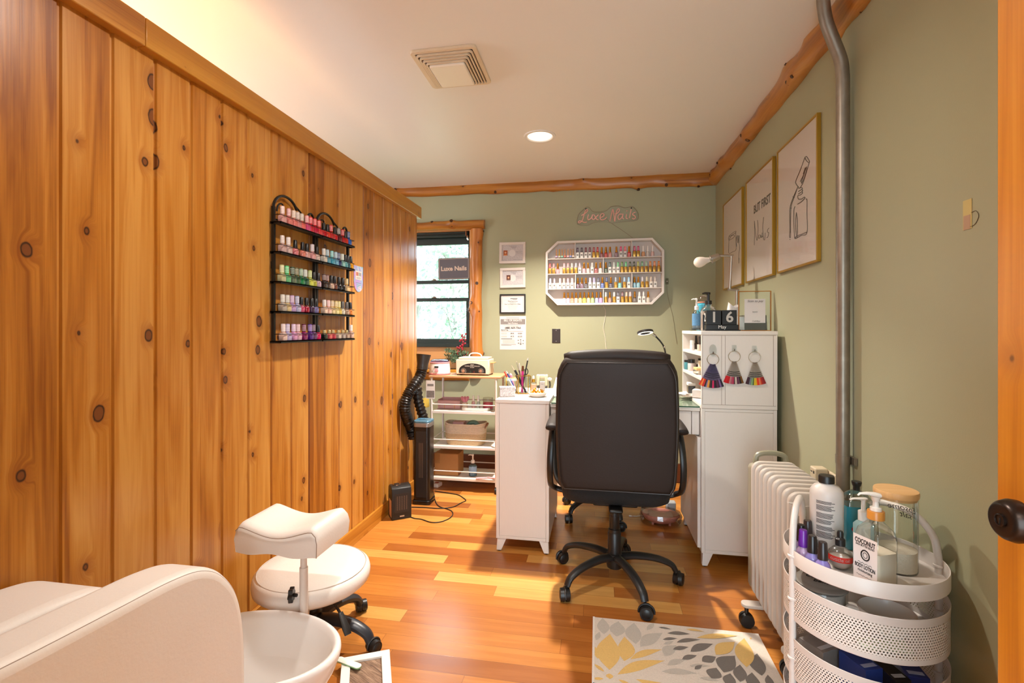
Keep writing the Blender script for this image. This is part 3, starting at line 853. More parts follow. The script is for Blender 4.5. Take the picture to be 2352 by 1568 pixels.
# piping along the rear edge and a seam at the foot
ring = [RX @ Vector((p[0] * .955, -.0005, p[1] * .955 - .004)) for p in poly]
MB().tube(ring, .0022, 6, closed=True).build('piping', mat('seam_leather', (44, 38, 35), .4), bo)
# head pillow rolling over the top
hp = []
for k in range(15):
    x = -.222 + .444 * k / 14
    hp.append(RX @ Vector((x, .050, .308 + .016 * (1 - (x / .222) ** 2))))
MB().tube(hp, [.030 if 0 < k < 14 else .022 for k in range(15)], 16, flat=.95, up=(0, 0, 1)).build('head_cushion', LB, t, ang=80)
# arm rests
for s in (-1, 1):
    b = MB().tube(spl([(s * .235, .06, .40), (s * .292, .05, .42), (s * .298, -.06, .48), (s * .296, -.10, .60), (s * .290, -.04, .72), (s * .288, .12, .735), (s * .296, .2, .62), (s * .29, .14, .46), (s * .235, .10, .40)], 5), .016, 10, flat=.8)
    a = b.build('armrest', M_BLACKP, t)
    MB().tube(spl([(s * .285, -.13, .742), (s * .286, -.10, .752), (s * .287, .05, .758), (s * .287, .17, .75), (s * .286, .2, .742)], 4), [.016] + [.029] * 14 + [.024, .018], 12, flat=.55, up=(0, 0, 1)).build('arm_pad', LB, a, ang=70)

# ---- client's stool half hidden on the other side of the desk
t = thing('client_chair', 'black five-leg swivel chair base behind the desk, mostly hidden', 'chair', (.03, 3.19, 0))
star_base(t, .262, (6, 78, 150, 222, 294), .12, mat('black_nylon', (30, 29, 29), .42), cast_r=.026)
MB().lathe([(0, .07), (.032, .07), (.034, .15), (.025, .155), (.025, .42), (0, .42)], n=20).build('gas_lift', M_BLACKP, t)
pillow(.22, .17, .42, .49, .08, cy=.06).build('seat', LB, t, ang=60)
# the back is low enough to stay behind the office chair
padded([(w * .8, z * .62) for (w, z) in poly], 0, .06, .02, .012).xf(Matrix.Translation((0, .27, .71)) @ Matrix.Rotation(R(180), 4, 'Z')).build('backrest', LB, t, ang=70)
MB().tube(spl([(0, .1, .41), (0, .24, .42), (0, .285, .52), (0, .28, .62)], 4), .018, 8).build('back_bracket', M_BLACKM, t)

# ---- wall racks on the partition
def rack(name, y0, label):
    t = thing(name, label, 'rack', (XP, y0, 1.15), 0, 'black polish racks on the pine wall')
    L = .308; D = .056
    fr = MB()
    for y in (.006, L - .006): fr.box(.012, y - .006, -.004, .024, y + .006, .56)
    fr.box(.010, .0, .30, .014, .012, .33)
    # big arch and a scroll at the top
    ys = .006
    fr.tube([(.018, ys + .082 - .082 * math.cos(a), .555 + .066 * math.sin(a)) for a in [math.pi * k / 16 for k in range(15)]], .0058, 8)
    fr.tube(spl([(.018, ys + .022, .545), (.018, ys + .026, .565), (.018, ys + .04, .58), (.018, ys + .055, .583), (.018, ys + .065, .575)], 4), .004, 6)
    fr.tube(spl([(.018, L - .012, .53), (.018, L - .015, .57), (.018, L - .03, .59), (.018, L - .05, .585), (.018, L - .056, .57), (.018, L - .046, .558), (.018, L - .038, .566)], 5), .0052, 8)
    fr.tube(spl([(.018, ys + .15, .595), (.018, ys + .19, .575), (.018, ys + .22, .545), (.018, L - .05, .535), (.018, L - .012, .55)], 5), .0045, 6)
    fr.box(.015, .01, .505, .021, L - .01, .511)
    fr.build('frame', M_BLACKM, t)
    for k in range(5):
        z = .124 * k
        sh = MB().box(.006, .0, z - .004, D, L, z).box(D - .003, .0, z - .010, D, L, z).box(.006, 0, z - .010, D, .002, z).box(.006, L - .002, z - .01, D, L, z).build('shelf', M_BLACKM, t, smooth=False)
        MB().tube([(.012, .001, z + .028), (D - .002, .001, z + .028), (D - .002, L - .001, z + .028), (.012, L - .001, z + .028)], .0016, 6).build('guard_rail', M_BLACKM, sh)
    return t
rack('polish_rack', 1.803, 'nearer black metal polish rack with arched top on the pine wall')
rack('polish_rack', 2.116, 'farther black metal polish rack with arched top, next to the colour card')

# ---- octagonal display case on the back wall
OY = YB - .078
t = thing('display_case', 'white octagonal display case of gel polishes on the green wall', 'shelf', (0.05, YB, 1.394))
oc = [ony(*p, OY) for p in ((1280, 553.5), (1499, 545.5), (1526, 574), (1526, 672), (1498, 699), (1280, 701), (1253, 674), (1253, 579.5))]
oc = [(p[0] - .05, p[2] - 1.394) for p in oc]
def inset(poly, d):
    n = len(poly); out = []
    for i in range(n):
        a, b_, c = Vector(poly[i - 1]), Vector(poly[i]), Vector(poly[(i + 1) % n])
        e1 = (b_ - a).normalized(); e2 = (c - b_).normalized()
        n1 = Vector((e1.y, -e1.x)); n2 = Vector((e2.y, -e2.x))
        k = d / (1 + n1.dot(n2)); out.append(tuple(b_ + (n1 + n2) * k))
    return out
inn = inset(oc, .018)
if abs(inn[0][0]) > abs(oc[0][0]): inn = inset(oc, -.018)
b = MB(); n = 8
vs = [(p[0], OY - YB, p[1]) for p in oc] + [(p[0], -.0005, p[1]) for p in oc] + [(p[0], OY - YB, p[1]) for p in inn] + [(p[0], -.0005, p[1]) for p in inn]
fs = []
for k in range(n):
    j = (k + 1) % n
    fs += [(k, j, n+j, n+k), (2*n+k, 3*n+k, 3*n+j, 2*n+j), (k, 2*n+k, 2*n+j, j), (n+k, n+j, 3*n+j, 3*n+k)]
b.add(vs, fs).build('frame', M_WMETAL, t, bev=.002)
MB().prism(inn, -.0045, -.0005, M=Matrix(((1,0,0,0),(0,0,1,0),(0,1,0,0),(0,0,0,1)))).build('back_panel', mat('case_back', (214, 200, 190), .5, var=.03), t, smooth=False)
SHZ = [ony(1390, py, OY)[2] - 1.394 for py in (590.5, 626, 661)]
ix0, ix1 = min(p[0] for p in inn), max(p[0] for p in inn)
for z in SHZ: MB().box(ix0 + .0005, OY - YB + .004, z - .007, ix1 - .0005, -.005, z).build('shelf', M_WMETAL, t, bev=.001)
zt = max(p[1] for p in inn); zb = min(p[1] for p in inn)
lev = [zt, SHZ[0], SHZ[1], SHZ[2], zb]
for (r_, zx) in ((0, 548), (0, 1335), (1, 940), (2, 555), (2, 1337), (3, 940)):
    x = ony(1230 + zx / 6.03, 620, OY)[0] - .05
    MB().box(x - .003, OY - YB + .006, lev[r_ + 1] + .0005, x + .003, -.005, lev[r_] - (.0075 if r_ else .0005)).build('divider', M_WMETAL, t, bev=.0005)
CASE_LEV = [1.394 + z for z in (SHZ[0], SHZ[1], SHZ[2], zb)]

# ---- slim white storage cart by the back wall
t = thing('storage_cart', 'slim white four-tier storage cart with a wooden top by the window', 'cart', (-.97, 3.58, 0))
cw, cd = .245, .135
for sx in (-1, 1):
    for sy in (-1, 1): MB().cyl((sx * cw, sy * cd, .05), (sx * cw, sy * cd, .838), .0085, n=12).build('post', M_WMETAL, t)
tp = MB().box(-cw - .02, -cd - .012, .838, cw + .035, cd + .012, .853).build('wood_top', pine('cart_top_wood', axis='x', plank=False, across='y', tones=((176, 124, 84), (198, 148, 106), (210, 164, 124)), knots=.0, rough=.5), t, bev=.003)
for (z, nm) in ((.588, 'tier'), (.328, 'tier'), (.095, 'tier')):
    b = MB()
    b.box(-cw + .004, -cd + .002, z - .004, cw - .004, cd - .002, z)
    for sy in (-1, 1): b.box(-cw, sy * cd - .006, z - .014, cw, sy * cd + .006, z + .003)
    for k in range(1, 6): b.box(-cw, -cd + .27 * k / 6 - .004, z, cw, -cd + .27 * k / 6 + .004, z + .002)
    o = b.build(nm, M_WMETAL, t, bev=.001)
    rl = MB()
    for sy in (-1, 1): rl.cyl((-cw, sy * cd, z + .052), (cw, sy * cd, z + .052), .0042, n=8)
    for sx in (-1, 1): rl.cyl((sx * cw, -cd, z + .052), (sx * cw, cd, z + .052), .0042, n=8)
    rl.build('guard_rail', M_WMETAL, o)
for sx in (-1, 1):
    for sy in (-1, 1):
        MB().cyl((sx * cw - .008, sy * cd, .022), (sx * cw + .008, sy * cd, .022), .022, n=18).cyl((sx * cw, sy * cd, .03), (sx * cw, sy * cd, .052), .007, n=8).build('caster', M_BLACKP, t)

# ---- oil radiator
t = thing('oil_radiator', 'white oil-filled radiator on black casters by the right wall', 'radiator', (.71, 1.93, 0))
GREYW = mat('radiator_enamel', (194, 184, 174), .38)
nf = 9
for k in range(nf):
    y = -.19 + .38 * k / (nf - 1)
    P = rrect(.088, .275, .035, 5)
    b = MB(); m = len(P); vs = []
    for (ins, yy) in ((.004, -.0105), (0, -.0075), (0, .0075), (.004, .0105)):
        vs += [(p[0] * (1 - ins / .088), y + yy, p[1] * (1 - ins / .275) + .385) for p in P]
    b.add(vs, [])
    for i in range(3):
        for q in range(m): b.f.append([i*m+q, i*m+(q+1)%m, (i+1)*m+(q+1)%m, (i+1)*m+q]); b.m.append(0)
    b.f.append(list(range(m - 1, -1, -1))); b.m.append(0); b.f.append([3*m+q for q in range(m)]); b.m.append(0)
    b.prism(rrect(.06, .235, .03), -.0135, .0135, M=Matrix(((1,0,0,0),(0,0,1,y),(0,1,0,.385),(0,0,0,1))))
    b.build('fin', GREYW, t, bev=.003)
MB().cyl((0, -.2, .62), (0, .2, .62), .02, n=14).build('manifold', GREYW, t)
MB().cyl((0, -.2, .15), (0, .2, .15), .02, n=14).build('manifold', GREYW, t)
MB().box(-.086, .206, .12, .086, .262, .64).build('control_box', mat('grey_beige_plastic', (150, 142, 122), .4), t, bev=.02, seg=3)
MB().tube(spl([(-.06, .235, .64), (-.05, .235, .675), (0, .235, .685), (.05, .235, .675), (.06, .235, .64)], 4), .011, 8).build('carry_handle', mat('olive_grey_plastic', (136, 132, 110), .4), t)
for y in (-.125, .155):
    ft = MB().prism(rrect(.125 if y > 0 else .10, .022, .02), .083, .097, M=Matrix.Translation((-.012 if y > 0 else .016, y, 0))).build('foot', GREYW, t, bev=.003)
    for sx in (-1, 1):
        x = sx * .105 - .012 if y > 0 or sx > 0 else -.060
        c = MB()
        for e in (-1, 1): c.cyl((x, y + e * .003, .0285), (x, y + e * .018, .0285), .0285, .026, 20)
        c.cyl((x, y, .04), (x, y, .086), .008, n=8)
        c.build('caster', M_BLACKP, ft)

# ---- round white three-tier perforated cart
CX, CYc, CR = .70, 1.45, .181
q = NT('perforated_sheet'); x, y, z = q.obj()
ang = q.math('MULTIPLY', q.math('ARCTAN2', y, x), CR)
P = .0072
v = q.math('DIVIDE', z, P * .866)
row = q.math('FLOOR', v)
sh = q.math('MULTIPLY', q.math('MODULO', row, 2.0), .5)
u = q.math('ADD', q.math('DIVIDE', ang, P), sh)
du = q.math('SUBTRACT', q.math('FRACT', u), .5); dv = q.math('MULTIPLY', q.math('SUBTRACT', q.math('FRACT', v), .5), .866)
r2 = q.math('SQRT', q.math('ADD', q.math('MULTIPLY', du, du), q.math('MULTIPLY', dv, dv)))
q.l(q.math('GREATER_THAN', r2, .27), q.b.inputs['Alpha'])
q.b.inputs['Base Color'].default_value = lin((228, 220, 212)); q.b.inputs['Roughness'].default_value = .35
M_PERF = q.m
t = thing('round_cart', 'round white perforated metal trolley cart in the right foreground', 'cart', (CX, CYc, 0))
def tier(z0, z1, perf, name):
    b = MB()
    if perf:
        b.lathe([(0, z0), (CR - .004, z0), (CR, z0 + .003), (CR, z0 + .016)], n=64, cap=False)
        b.lathe([(CR, z1 - .020), (CR + .0012, z1 - .001), (CR, z1), (CR - .0012, z1 - .001), (CR - .0012, z1 - .020)], n=64, cap=False)
    else:
        b.lathe([(0, z0), (CR - .003, z0), (CR + .001, z0 + .003), (CR + .001, z1 - .001), (CR, z1), (CR - .0015, z1 - .001), (CR - .0015, z0 + .004), (0, z0 + .003)], n=64)
    o = b.build(name, M_WMETAL, t, ang=50)
    if perf: MB().lathe([(CR, z0 + .016), (CR, z1 - .020)], n=64, cap=False).build('perforated_wall', M_PERF, o)
    return o
tier(.562, .603, False, 'top_tray')
tier(.412, .523, True, 'basket'); tier(.255, .366, True, 'basket'); tier(.095, .206, True, 'basket')
for (p0, p1) in (((.522, 1.425), (.628, 1.635)), ((.874, 1.43), (.79, 1.632))):
    a = Vector((p0[0] - CX, p0[1] - CYc, 0)); c = Vector((p1[0] - CX, p1[1] - CYc, 0)); m = (a + c) / 2; h = (c - a)
    pts = [a + Vector((0, 0, .05)), a + Vector((0, 0, .5))] + spl([a + Vector((0, 0, .60)), a + h * .06 + Vector((0, 0, .655)), a + h * .25 + Vector((0, 0, .692)), m + Vector((0, 0, .70)), a + h * .75 + Vector((0, 0, .692)), a + h * .94 + Vector((0, 0, .655)), c + Vector((0, 0, .60))], 5) + [c + Vector((0, 0, .05))]
    hd = MB().tube(pts, .0088, 12, up=(1, 0, 0)).build('handle_frame', M_WMETAL, t, ang=60)
    for pp in (a, c):
        for z in (.585, .47, .31):
            MB().lathe([(.0095, z - .004), (.0125, z - .002), (.0125, z + .002), (.0095, z + .004)], c=(pp.x, pp.y, 0), n=14, cap=False).build('clamp_ring', M_WMETAL, hd)
        MB().cyl((pp.x - .008, pp.y, .02), (pp.x + .008, pp.y, .02), .02, n=16).cyl((pp.x, pp.y, .02), (pp.x, pp.y, .055), .005, n=8).build('caster', M_BLACKP, t)

# ---- rug
RZ = .008
LIGHTG = (188, 180, 168); DARKG = (112, 104, 96); YEL = (222, 182, 104)
def fabric(name, c): return mat(name, c, .95, var=.12, vscale=160, bump=.5, bscale=420, sheen=.2)
rugm = [fabric('rug_ground', (216, 204, 190)), fabric('rug_pale_grey', LIGHTG), fabric('rug_dark_grey', DARKG), fabric('rug_yellow', YEL), fabric('rug_binding', (226, 218, 208))]
rx0, rx1, ry0, ry1 = -.014, .620, 1.655, 2.03
LEAFN = [0]
b = MB().box(rx0, ry0, .0004, rx1, ry1, RZ).box(rx0 - .004, ry0, .0004, rx0 + .004, ry1, RZ + .002, 4)
def leaf(bx, by, tx, ty, w, mi, bend=0):
    A = Vector(onz(1350 + bx / 4.704, 1400 + by / 4.704, RZ)); T = Vector(onz(1350 + tx / 4.704, 1400 + ty / 4.704, RZ))
    d = T - A; s = Vector((-d.y, d.x, 0)).normalized()
    pts_l, pts_r = [], []
    for k in range(13):
        u = k / 12; f = .92 * math.sin(math.pi * u ** .88) ** 1.12 if 0 < u < 1 else 0
        c = A + d * u + s * (bend * d.length * math.sin(math.pi * u))
        pts_l.append(c + s * f * w * d.length / 2); pts_r.append(c - s * f * w * d.length / 2)
    P = pts_l + pts_r[1:-1][::-1]
    P = [Vector((min(max(p.x, rx0 + .005), rx1 - .001), min(max(p.y, ry0), ry1 - .001), RZ + .0005 + LEAFN[0] * .00003)) for p in P]
    LEAFN[0] += 1
    ar = sum(P[i].x * P[(i + 1) % len(P)].y - P[(i + 1) % len(P)].x * P[i].y for i in range(len(P)))
    if ar < 0: P.reverse()
    b.add(P, [tuple(range(len(P)))], mi)
for L in [(235, 650, 240, 260, .46, 3, .03), (395, 555, 395, 290, .48, 3, -.05), (460, 535, 805, 430, .24, 3, .06), (320, 700, 835, 550, .24, 3, .06), (520, 750, 960, 820, .26, 3, -.1), (180, 670, 60, 580, .3, 3, 0), (170, 745, 50, 745, .4, 3, 0), (330, 755, 480, 820, .3, 3, 0), (110, 530, 80, 400, .35, 3, 0), (235, 690, 238, 750, 1.0, 3, 0),
          (175, 265, 160, 90, .5, 1, 0), (310, 290, 330, 125, .65, 1, 0), (520, 370, 500, 140, .5, 1, .05), (570, 400, 810, 250, .42, 1, .06), (640, 220, 720, 140, .35, 1, 0), (830, 500, 960, 385, .55, 1, .08), (860, 600, 1060, 540, .35, 1, .06), (800, 670, 1180, 690, .26, 1, .05), (1100, 610, 1320, 610, .25, 1, .05), (1210, 740, 1420, 770, .3, 1, .05), (820, 375, 930, 340, .35, 1, 0), (90, 330, 130, 240, .4, 1, 0),
          (765, 190, 905, 215, .24, 2, .04), (860, 255, 1110, 265, .27, 2, .04), (810, 325, 970, 312, .30, 2, .04), (960, 355, 1215, 325, .24, 2, .06), (920, 430, 1090, 405, .36, 2, .03), (1110, 455, 1355, 370, .36, 2, .05), (1020, 540, 1180, 495, .38, 2, .05), (1235, 560, 1385, 510, .62, 2, .02), (1155, 645, 1235, 600, .45, 2, 0), (1470, 680, 1590, 500, .62, 2, .1), (1340, 745, 1390, 630, .85, 2, 0), (1645, 780, 1645, 595, .52, 2, 0), (1520, 830, 1540, 690, .65, 2, 0), (1880, 715, 1830, 475, .48, 2, .06), (1840, 880, 1775, 680, .55, 2, .08), (1980, 850, 1945, 705, .45, 2, 0), (1720, 860, 1720, 790, .5, 2, 0),
          (1060, 215, 1260, 240, .2, 3, .05), (1180, 305, 1620, 285, .20, 3, .03), (1385, 490, 1590, 350, .46, 3, .04), (1715, 625, 1690, 310, .40, 3, .02), (1755, 320, 1768, 305, .6, 3, 0)]:
    leaf(*L)
tag(b.build('rug', rugm, smooth=False, fix=False), 'pale rug with yellow and grey leaf pattern on the wood floor', 'rug')

# ---- pedicure chair, left foreground
t = thing('pedicure_chair', 'cream leatherette pedicure chair with rounded arms in the left foreground', 'chair', (-1.1, .72, 0))
def arm(x0, x1, prof, name, bev):
    """prof in world (y, z), extruded across x"""
    b = MB()
    M = Matrix(((0, 0, 1, 1.1), (1, 0, 0, -.72), (0, 1, 0, 0), (0, 0, 0, 1)))
    return b.prism(prof, x0, x1, M=M).build(name, M_LEATHER_W, t, bev=bev, seg=5, ang=60)
def sp2(pts, n=6): return [(p.x, p.y) for p in spl([(a, c, 0) for a, c in pts], n)]
near = sp2([(.30, .735), (.45, .715), (.60, .70), (.75, .690), (.87, .682), (.95, .664), (1.01, .622), (1.058, .55), (1.08, .46), (1.086, .34), (1.086, .06)], 6) + [(.30, .06)]
def near_inset(P, d):
    out = []
    for i in range(len(P)):
        a, c = Vector(P[max(i - 1, 0)]), Vector(P[min(i + 1, len(P) - 1)])
        e = (c - a).normalized(); out.append((P[i][0] + e.y * d, P[i][1] - e.x * d))
    return out
na = arm(-.985, -.868, near, 'armrest', .030)
ins_ = near_inset(near, .0085)
MB().tube([(-.868 - .0085 + .0012 + 1.1, p[0] - .72, p[1]) for p in ins_[1:-3]], .0022, 6).build('piping', mat('seam_brown', (150, 132, 118), .6), na)
far = sp2([(.30, .665), (.5, .645), (.7, .632), (.86, .622), (.94, .60), (.985, .55), (1.0, .45), (1.0, .06)], 6) + [(.30, .06)]
arm(-1.325, -1.115, far, 'armrest', .026)
MB().box(-.012, -.45, .10, .113, .28, .42).build('seat', M_LEATHER_W, t, bev=.03, seg=4)
MB().box(-.222, -.5, .10, .230, -.425, .80).build('backrest', M_LEATHER_W, t, bev=.03, seg=4)
MB().box(.105, .355, .24, .205, .376, .47).build('front_pad', M_LEATHER_W, t, bev=.012, seg=4)
MB().box(-.215, -.48, 0, .225, .27, .06).build('plinth', M_BLACKP, t, bev=.004)

# ---- foot basin
t = thing('foot_basin', 'oval white foot soaking basin in front of the pedicure chair', 'basin', (-1.0, 1.275, 0))
prof = [(0, .0), (.5, .0), (.52, .008), (.62, .06), (.80, .16), (.90, .225), (.955, .252), (.985, .262), (1.0, .258), (1.0, .25)]
outer = [(0, .0), (.50, .0), (.53, .006), (.66, .07), (.82, .15), (.93, .20), (.985, .235), (1.0, .252), (.995, .262), (.965, .268), (.925, .264), (.89, .245), (.84, .19), (.76, .10), (.66, .05), (.5, .035), (0, .032)]
MB().lathe([(r * .262, z) for r, z in outer], n=64, sy=.68).build('bowl', M_ENAMEL, t, ang=70)

# ---- pedicure stool with footrest
SX, SY = -1.065, 1.68
t = thing('pedicure_stool', 'round cream stool on a black star base with a saddle footrest', 'stool', (SX, SY, 0))
star_base(t, .235, (0, 72, 144, 216, 288), .098, mat('blue_black_nylon', (38, 42, 50), .35), cast_r=.024, leg_r=.026)
MB().lathe([(0, .06), (.03, .06), (.033, .07), (.033, .13), (.026, .135), (.026, .17), (0, .17)], n=20).build('hub', M_BLACKP, t)
MB().lathe([(0, .15), (.0175, .15), (.0175, .235), (0, .235)], n=20).build('gas_lift', M_CHROME, t)
MB().lathe([(0, .232), (.10, .232), (.194, .236), (.208, .249), (.210, .269), (.206, .286), (.192, .298), (.12, .303), (0, .304)], n=56).build('seat', M_LEATHER_W, t, ang=70)
MB().tube([(.1945 * math.cos(2 * math.pi * k / 48), .1885 * math.sin(2 * math.pi * k / 48), .2985) for k in range(48)], .0016, 5, closed=True).build('seat_seam', mat('seam_cream', (196, 182, 170), .5), t)
MB().tube(spl([(.10, -.06, .226), (.15, -.095, .214), (.185, -.12, .200)], 3), .005, 8).tube([(.178, -.115, .206), (.212, -.137, .169), (.224, -.145, .152)], [.009, .014, .012], 10, flat=.5).build('height_lever', M_BLACKP, t)
fx, fy = -.965 - SX, 1.469 - SY
MB().cyl((fx, fy, .19), (fx, fy, .405), .0135, n=16).build('post_sleeve', M_WMETAL, t)
MB().cyl((fx, fy, .39), (fx, fy, .485), .0105, n=16).build('post', M_WMETAL, t)
MB().tube([(fx, fy, .205), (fx - .03, fy + .06, .218), (fx - .09, fy + .16, .228)], .011, 10).build('bracket', M_WMETAL, t)
kb = MB(); kp = Vector((fx - .04, fy - .006, .312))
kb.tube([kp + Vector((.0, .0, 0)), kp + Vector((.02, 0, 0))], .006, 8)
st = [(.0165 + .003 * math.cos(k * math.pi / 2 * 1.0 * 2), k) for k in range(24)]
KM = Matrix.Translation(kp) @ Matrix.Rotation(R(-90 + 20), 4, 'Z') @ Matrix.Rotation(R(90), 4, 'X')
kb.prism([((.022 + .0032 * math.cos(6 * 2 * math.pi * k / 36)) * math.cos(2 * math.pi * k / 36), (.022 + .0032 * math.cos(6 * 2 * math.pi * k / 36)) * math.sin(2 * math.pi * k / 36)) for k in range(36)], -.006, .008, M=KM)
kb.build('clamp_knob', M_BLACKP, t, bev=.0015)
# saddle cushion
gx, gy = 22, 14
ax0, ax1, ay0, ay1, az0 = -1.150 - SX, -.868 - SX, 1.385 - SY, 1.582 - SY, .478
def top(u, v):
    ex = min(u, 1 - u); ey = min(v, 1 - v)
    h = .098 - .030 * math.sin(math.pi * u) ** 1.6
    h -= .016 * max(0, 1 - ex / .07) ** 2 + .012 * max(0, 1 - ey / .10) ** 2
    return h
vs = []; b = MB()
for i in range(gx + 1):
    for j in range(gy + 1):
        u, v = i / gx, j / gy
        vs.append((ax0 + (ax1 - ax0) * u, ay0 + (ay1 - ay0) * v, az0 + top(u, v)))
n0 = len(vs)
fs = [(i * (gy + 1) + j, (i + 1) * (gy + 1) + j, (i + 1) * (gy + 1) + j + 1, i * (gy + 1) + j + 1) for i in range(gx) for j in range(gy)]
edge = [i * (gy + 1) for i in range(gx + 1)] + [gx * (gy + 1) + j for j in range(1, gy + 1)] + [i * (gy + 1) + gy for i in range(gx - 1, -1, -1)] + [j for j in range(gy - 1, 0, -1)]
mid = []; low = []
ccx, ccy = (ax0 + ax1) / 2, (ay0 + ay1) / 2
for e in edge:
    p = vs[e]; mid.append((ccx + (p[0] - ccx) * 1.035, ccy + (p[1] - ccy) * 1.04, az0 + (p[2] - az0) * .62))
for e in edge:
    p = vs[e]; low.append((ccx + (p[0] - ccx) * 1.01, ccy + (p[1] - ccy) * 1.01, az0 + .004 * math.sin(p[0] * 40)))
ne = len(edge)
allv = vs + mid + low
for k in range(ne):
    k2 = (k + 1) % ne
    fs.append((edge[k], edge[k2], n0 + k2, n0 + k)); fs.append((n0 + k, n0 + k2, n0 + ne + k2, n0 + ne + k))
fs.append(tuple(n0 + ne + k for k in range(ne)))
fo = b.add(allv, fs).build('footrest_cushion', M_LEATHER_W, t, ang=75)
MB().tube([Vector(vs[i * (gy + 1)]) + Vector((0, -.0035, .0002)) for i in range(gx + 1)] + [Vector(vs[gx * (gy + 1)]) * .15 + Vector(mid[gx]) * .85 + Vector((.001, -.001, 0)), Vector(low[gx]) + Vector((.001, -.001, 0))], .0013, 5).build('cushion_seam', mat('seam_brown', (150, 132, 118), .6), fo)

# ---- framed board on the floor with a nail file on it
Pc = Vector((-.748, 1.664, 0)); ud = Vector((-.894, -.447, 0)); vd = Vector((.447, -.894, 0))
t = thing('foot_board', 'white-framed board with a dark wood-grain centre on the floor by the basin', 'board', tuple(Pc))
MF = frame_mat((0, 0, 0), ud, vd)
fw_, fl_ = .165, .34
q = NT('weathered_wood_grain'); x, y, z = q.obj()
gg = q.noise(q.vec(q.math('ADD', q.math('MULTIPLY', x, 60), q.math('MULTIPLY', y, 120)), q.math('ADD', q.math('MULTIPLY', x, 8), q.math('MULTIPLY', y, -4)), z), 1, 6, .65, 1.0)
q.l(q.ramp(gg, [(.32, (66, 46, 32)), (.5, (128, 98, 76)), (.68, (176, 146, 120))]), q.b.inputs['Base Color'])
b = MB()
for (u0, v0, u1, v1) in ((0, 0, fw_, .03), (0, fl_ - .03, fw_, fl_), (0, .03, .03, fl_ - .03), (fw_ - .03, .03, fw_, fl_ - .03)):
    vs = [MF @ Vector((u, v, z)) for z in (0, .03) for (u, v) in ((u0, v0), (u1, v0), (u1, v1), (u0, v1))]
    b.add(vs, [(0,1,2,3),(4,5,6,7),(0,1,5,4),(1,2,6,5),(2,3,7,6),(3,0,4,7)])
b.build('frame', M_WHITEP, t, bev=.002)
vs = [MF @ Vector((u, v, z)) for z in (.002, .022) for (u, v) in ((.03, .03), (fw_ - .03, .03), (fw_ - .03, fl_ - .03), (.03, fl_ - .03))]
MB().add(vs, [(0,1,2,3),(4,5,6,7),(0,1,5,4),(1,2,6,5),(2,3,7,6),(3,0,4,7)]).build('wood_insert', q.m, t, smooth=False)
a = Vector(onz(775, 1512, .033)); c = Vector(onz(828, 1532, .033)); d = (c - a).normalized()
M = frame_mat((a + c) / 2, d, (-d.y, d.x, 0))
ln = (c - a).length / 2
b = MB().prism(rrect(ln, .0115, .0112, 5), -.0025, .0005, M=M, mi=1).prism(rrect(ln, .0115, .0112, 5), .0005, .0028, M=M)
tag(b.build('nail_file', [mat('file_white', (240, 238, 226), .7), mat('file_green', (126, 190, 130), .6)]), 'white nail file with a green edge lying on the framed board', 'nail file')

# ================================================================ nail polishes
def cname(c):
    import colorsys
    r, g, b_ = [u / 255 for u in c]
    h, l, s = colorsys.rgb_to_hls(r, g, b_); h *= 360
    if l < .13: return 'black'
    if s < .12: return 'white' if l > .78 else ('pale grey' if l > .6 else ('grey' if l > .35 else 'charcoal'))
    if l > .82 and s < .45: return 'off-white'
    pre = 'pale ' if l > .72 else ('dark ' if l < .3 else '')
    if h < 12 or h >= 348: base = 'red' if s > .45 and l < .68 else 'pink'
    elif h < 40: base = ('orange' if s > .65 and l > .42 else ('brown' if l < .5 else 'beige'))
    elif h < 66: base = 'yellow' if s > .5 else 'cream'
    elif h < 160: base = 'green'
    elif h < 195: base = 'turquoise'
    elif h < 238: base = 'blue'
    elif h < 280: base = 'purple'
    elif h < 325: base = 'mauve' if s < .5 else 'magenta'
    else: base = 'pink'
    return pre + base
ORD = ('first', 'second', 'third', 'fourth', 'fifth', 'sixth', 'seventh', 'eighth', 'ninth', 'tenth', 'eleventh', 'twelfth', 'thirteenth', 'fourteenth')
M_GLOSS = {}
def varnish(c, r=.16): return cm(c, r, coat=.4)

# prototype meshes, shared by all bottles of one shape
def proto(b, name, mats, ang=45):
    o = b.build(name, mats, ang=ang); me = o.data; bpy.data.objects.remove(o); return me
rr = lambda w, d, r: rrect(w, d, r, 4)
def stack(b, levels, mi=0):
    """levels: (half width, half depth, corner radius, z)"""
    n = len(rr(1, 1, .2)); vs = []
    for (w, d, r, z) in levels: vs += [(p[0], p[1], z) for p in rr(w, d, r)]
    fs = []
    for i in range(len(levels) - 1):
        for k in range(n): fs.append((i*n+k, i*n+(k+1)%n, (i+1)*n+(k+1)%n, (i+1)*n+k))
    fs.append(tuple(range(n - 1, -1, -1))); fs.append(tuple((len(levels) - 1) * n + k for k in range(n)))
    return b.add(vs, fs, mi)
# A: rounded square glass bottle with a tall straight wrapped cap
me_bodyA = proto(stack(MB(), [(.0125, .0125, .004, 0), (.0135, .0135, .005, .002), (.0138, .0138, .005, .026), (.012, .012, .006, .031), (.0065, .0065, .006, .034), (.0065, .0065, .006, .037)]), 'body', [M_INK])
me_capA = proto(MB().lathe([(0, .037), (.0092, .037), (.0092, .069), (.0085, .0705), (0, .0708)], n=16), 'cap', [M_INK])
bw = MB()
for z in (.042, .0485, .055, .0615): bw.lathe([(.0094, z), (.0094, z + .0028)], n=16, cap=False)
me_bandA = proto(bw, 'label', [M_PAPER])
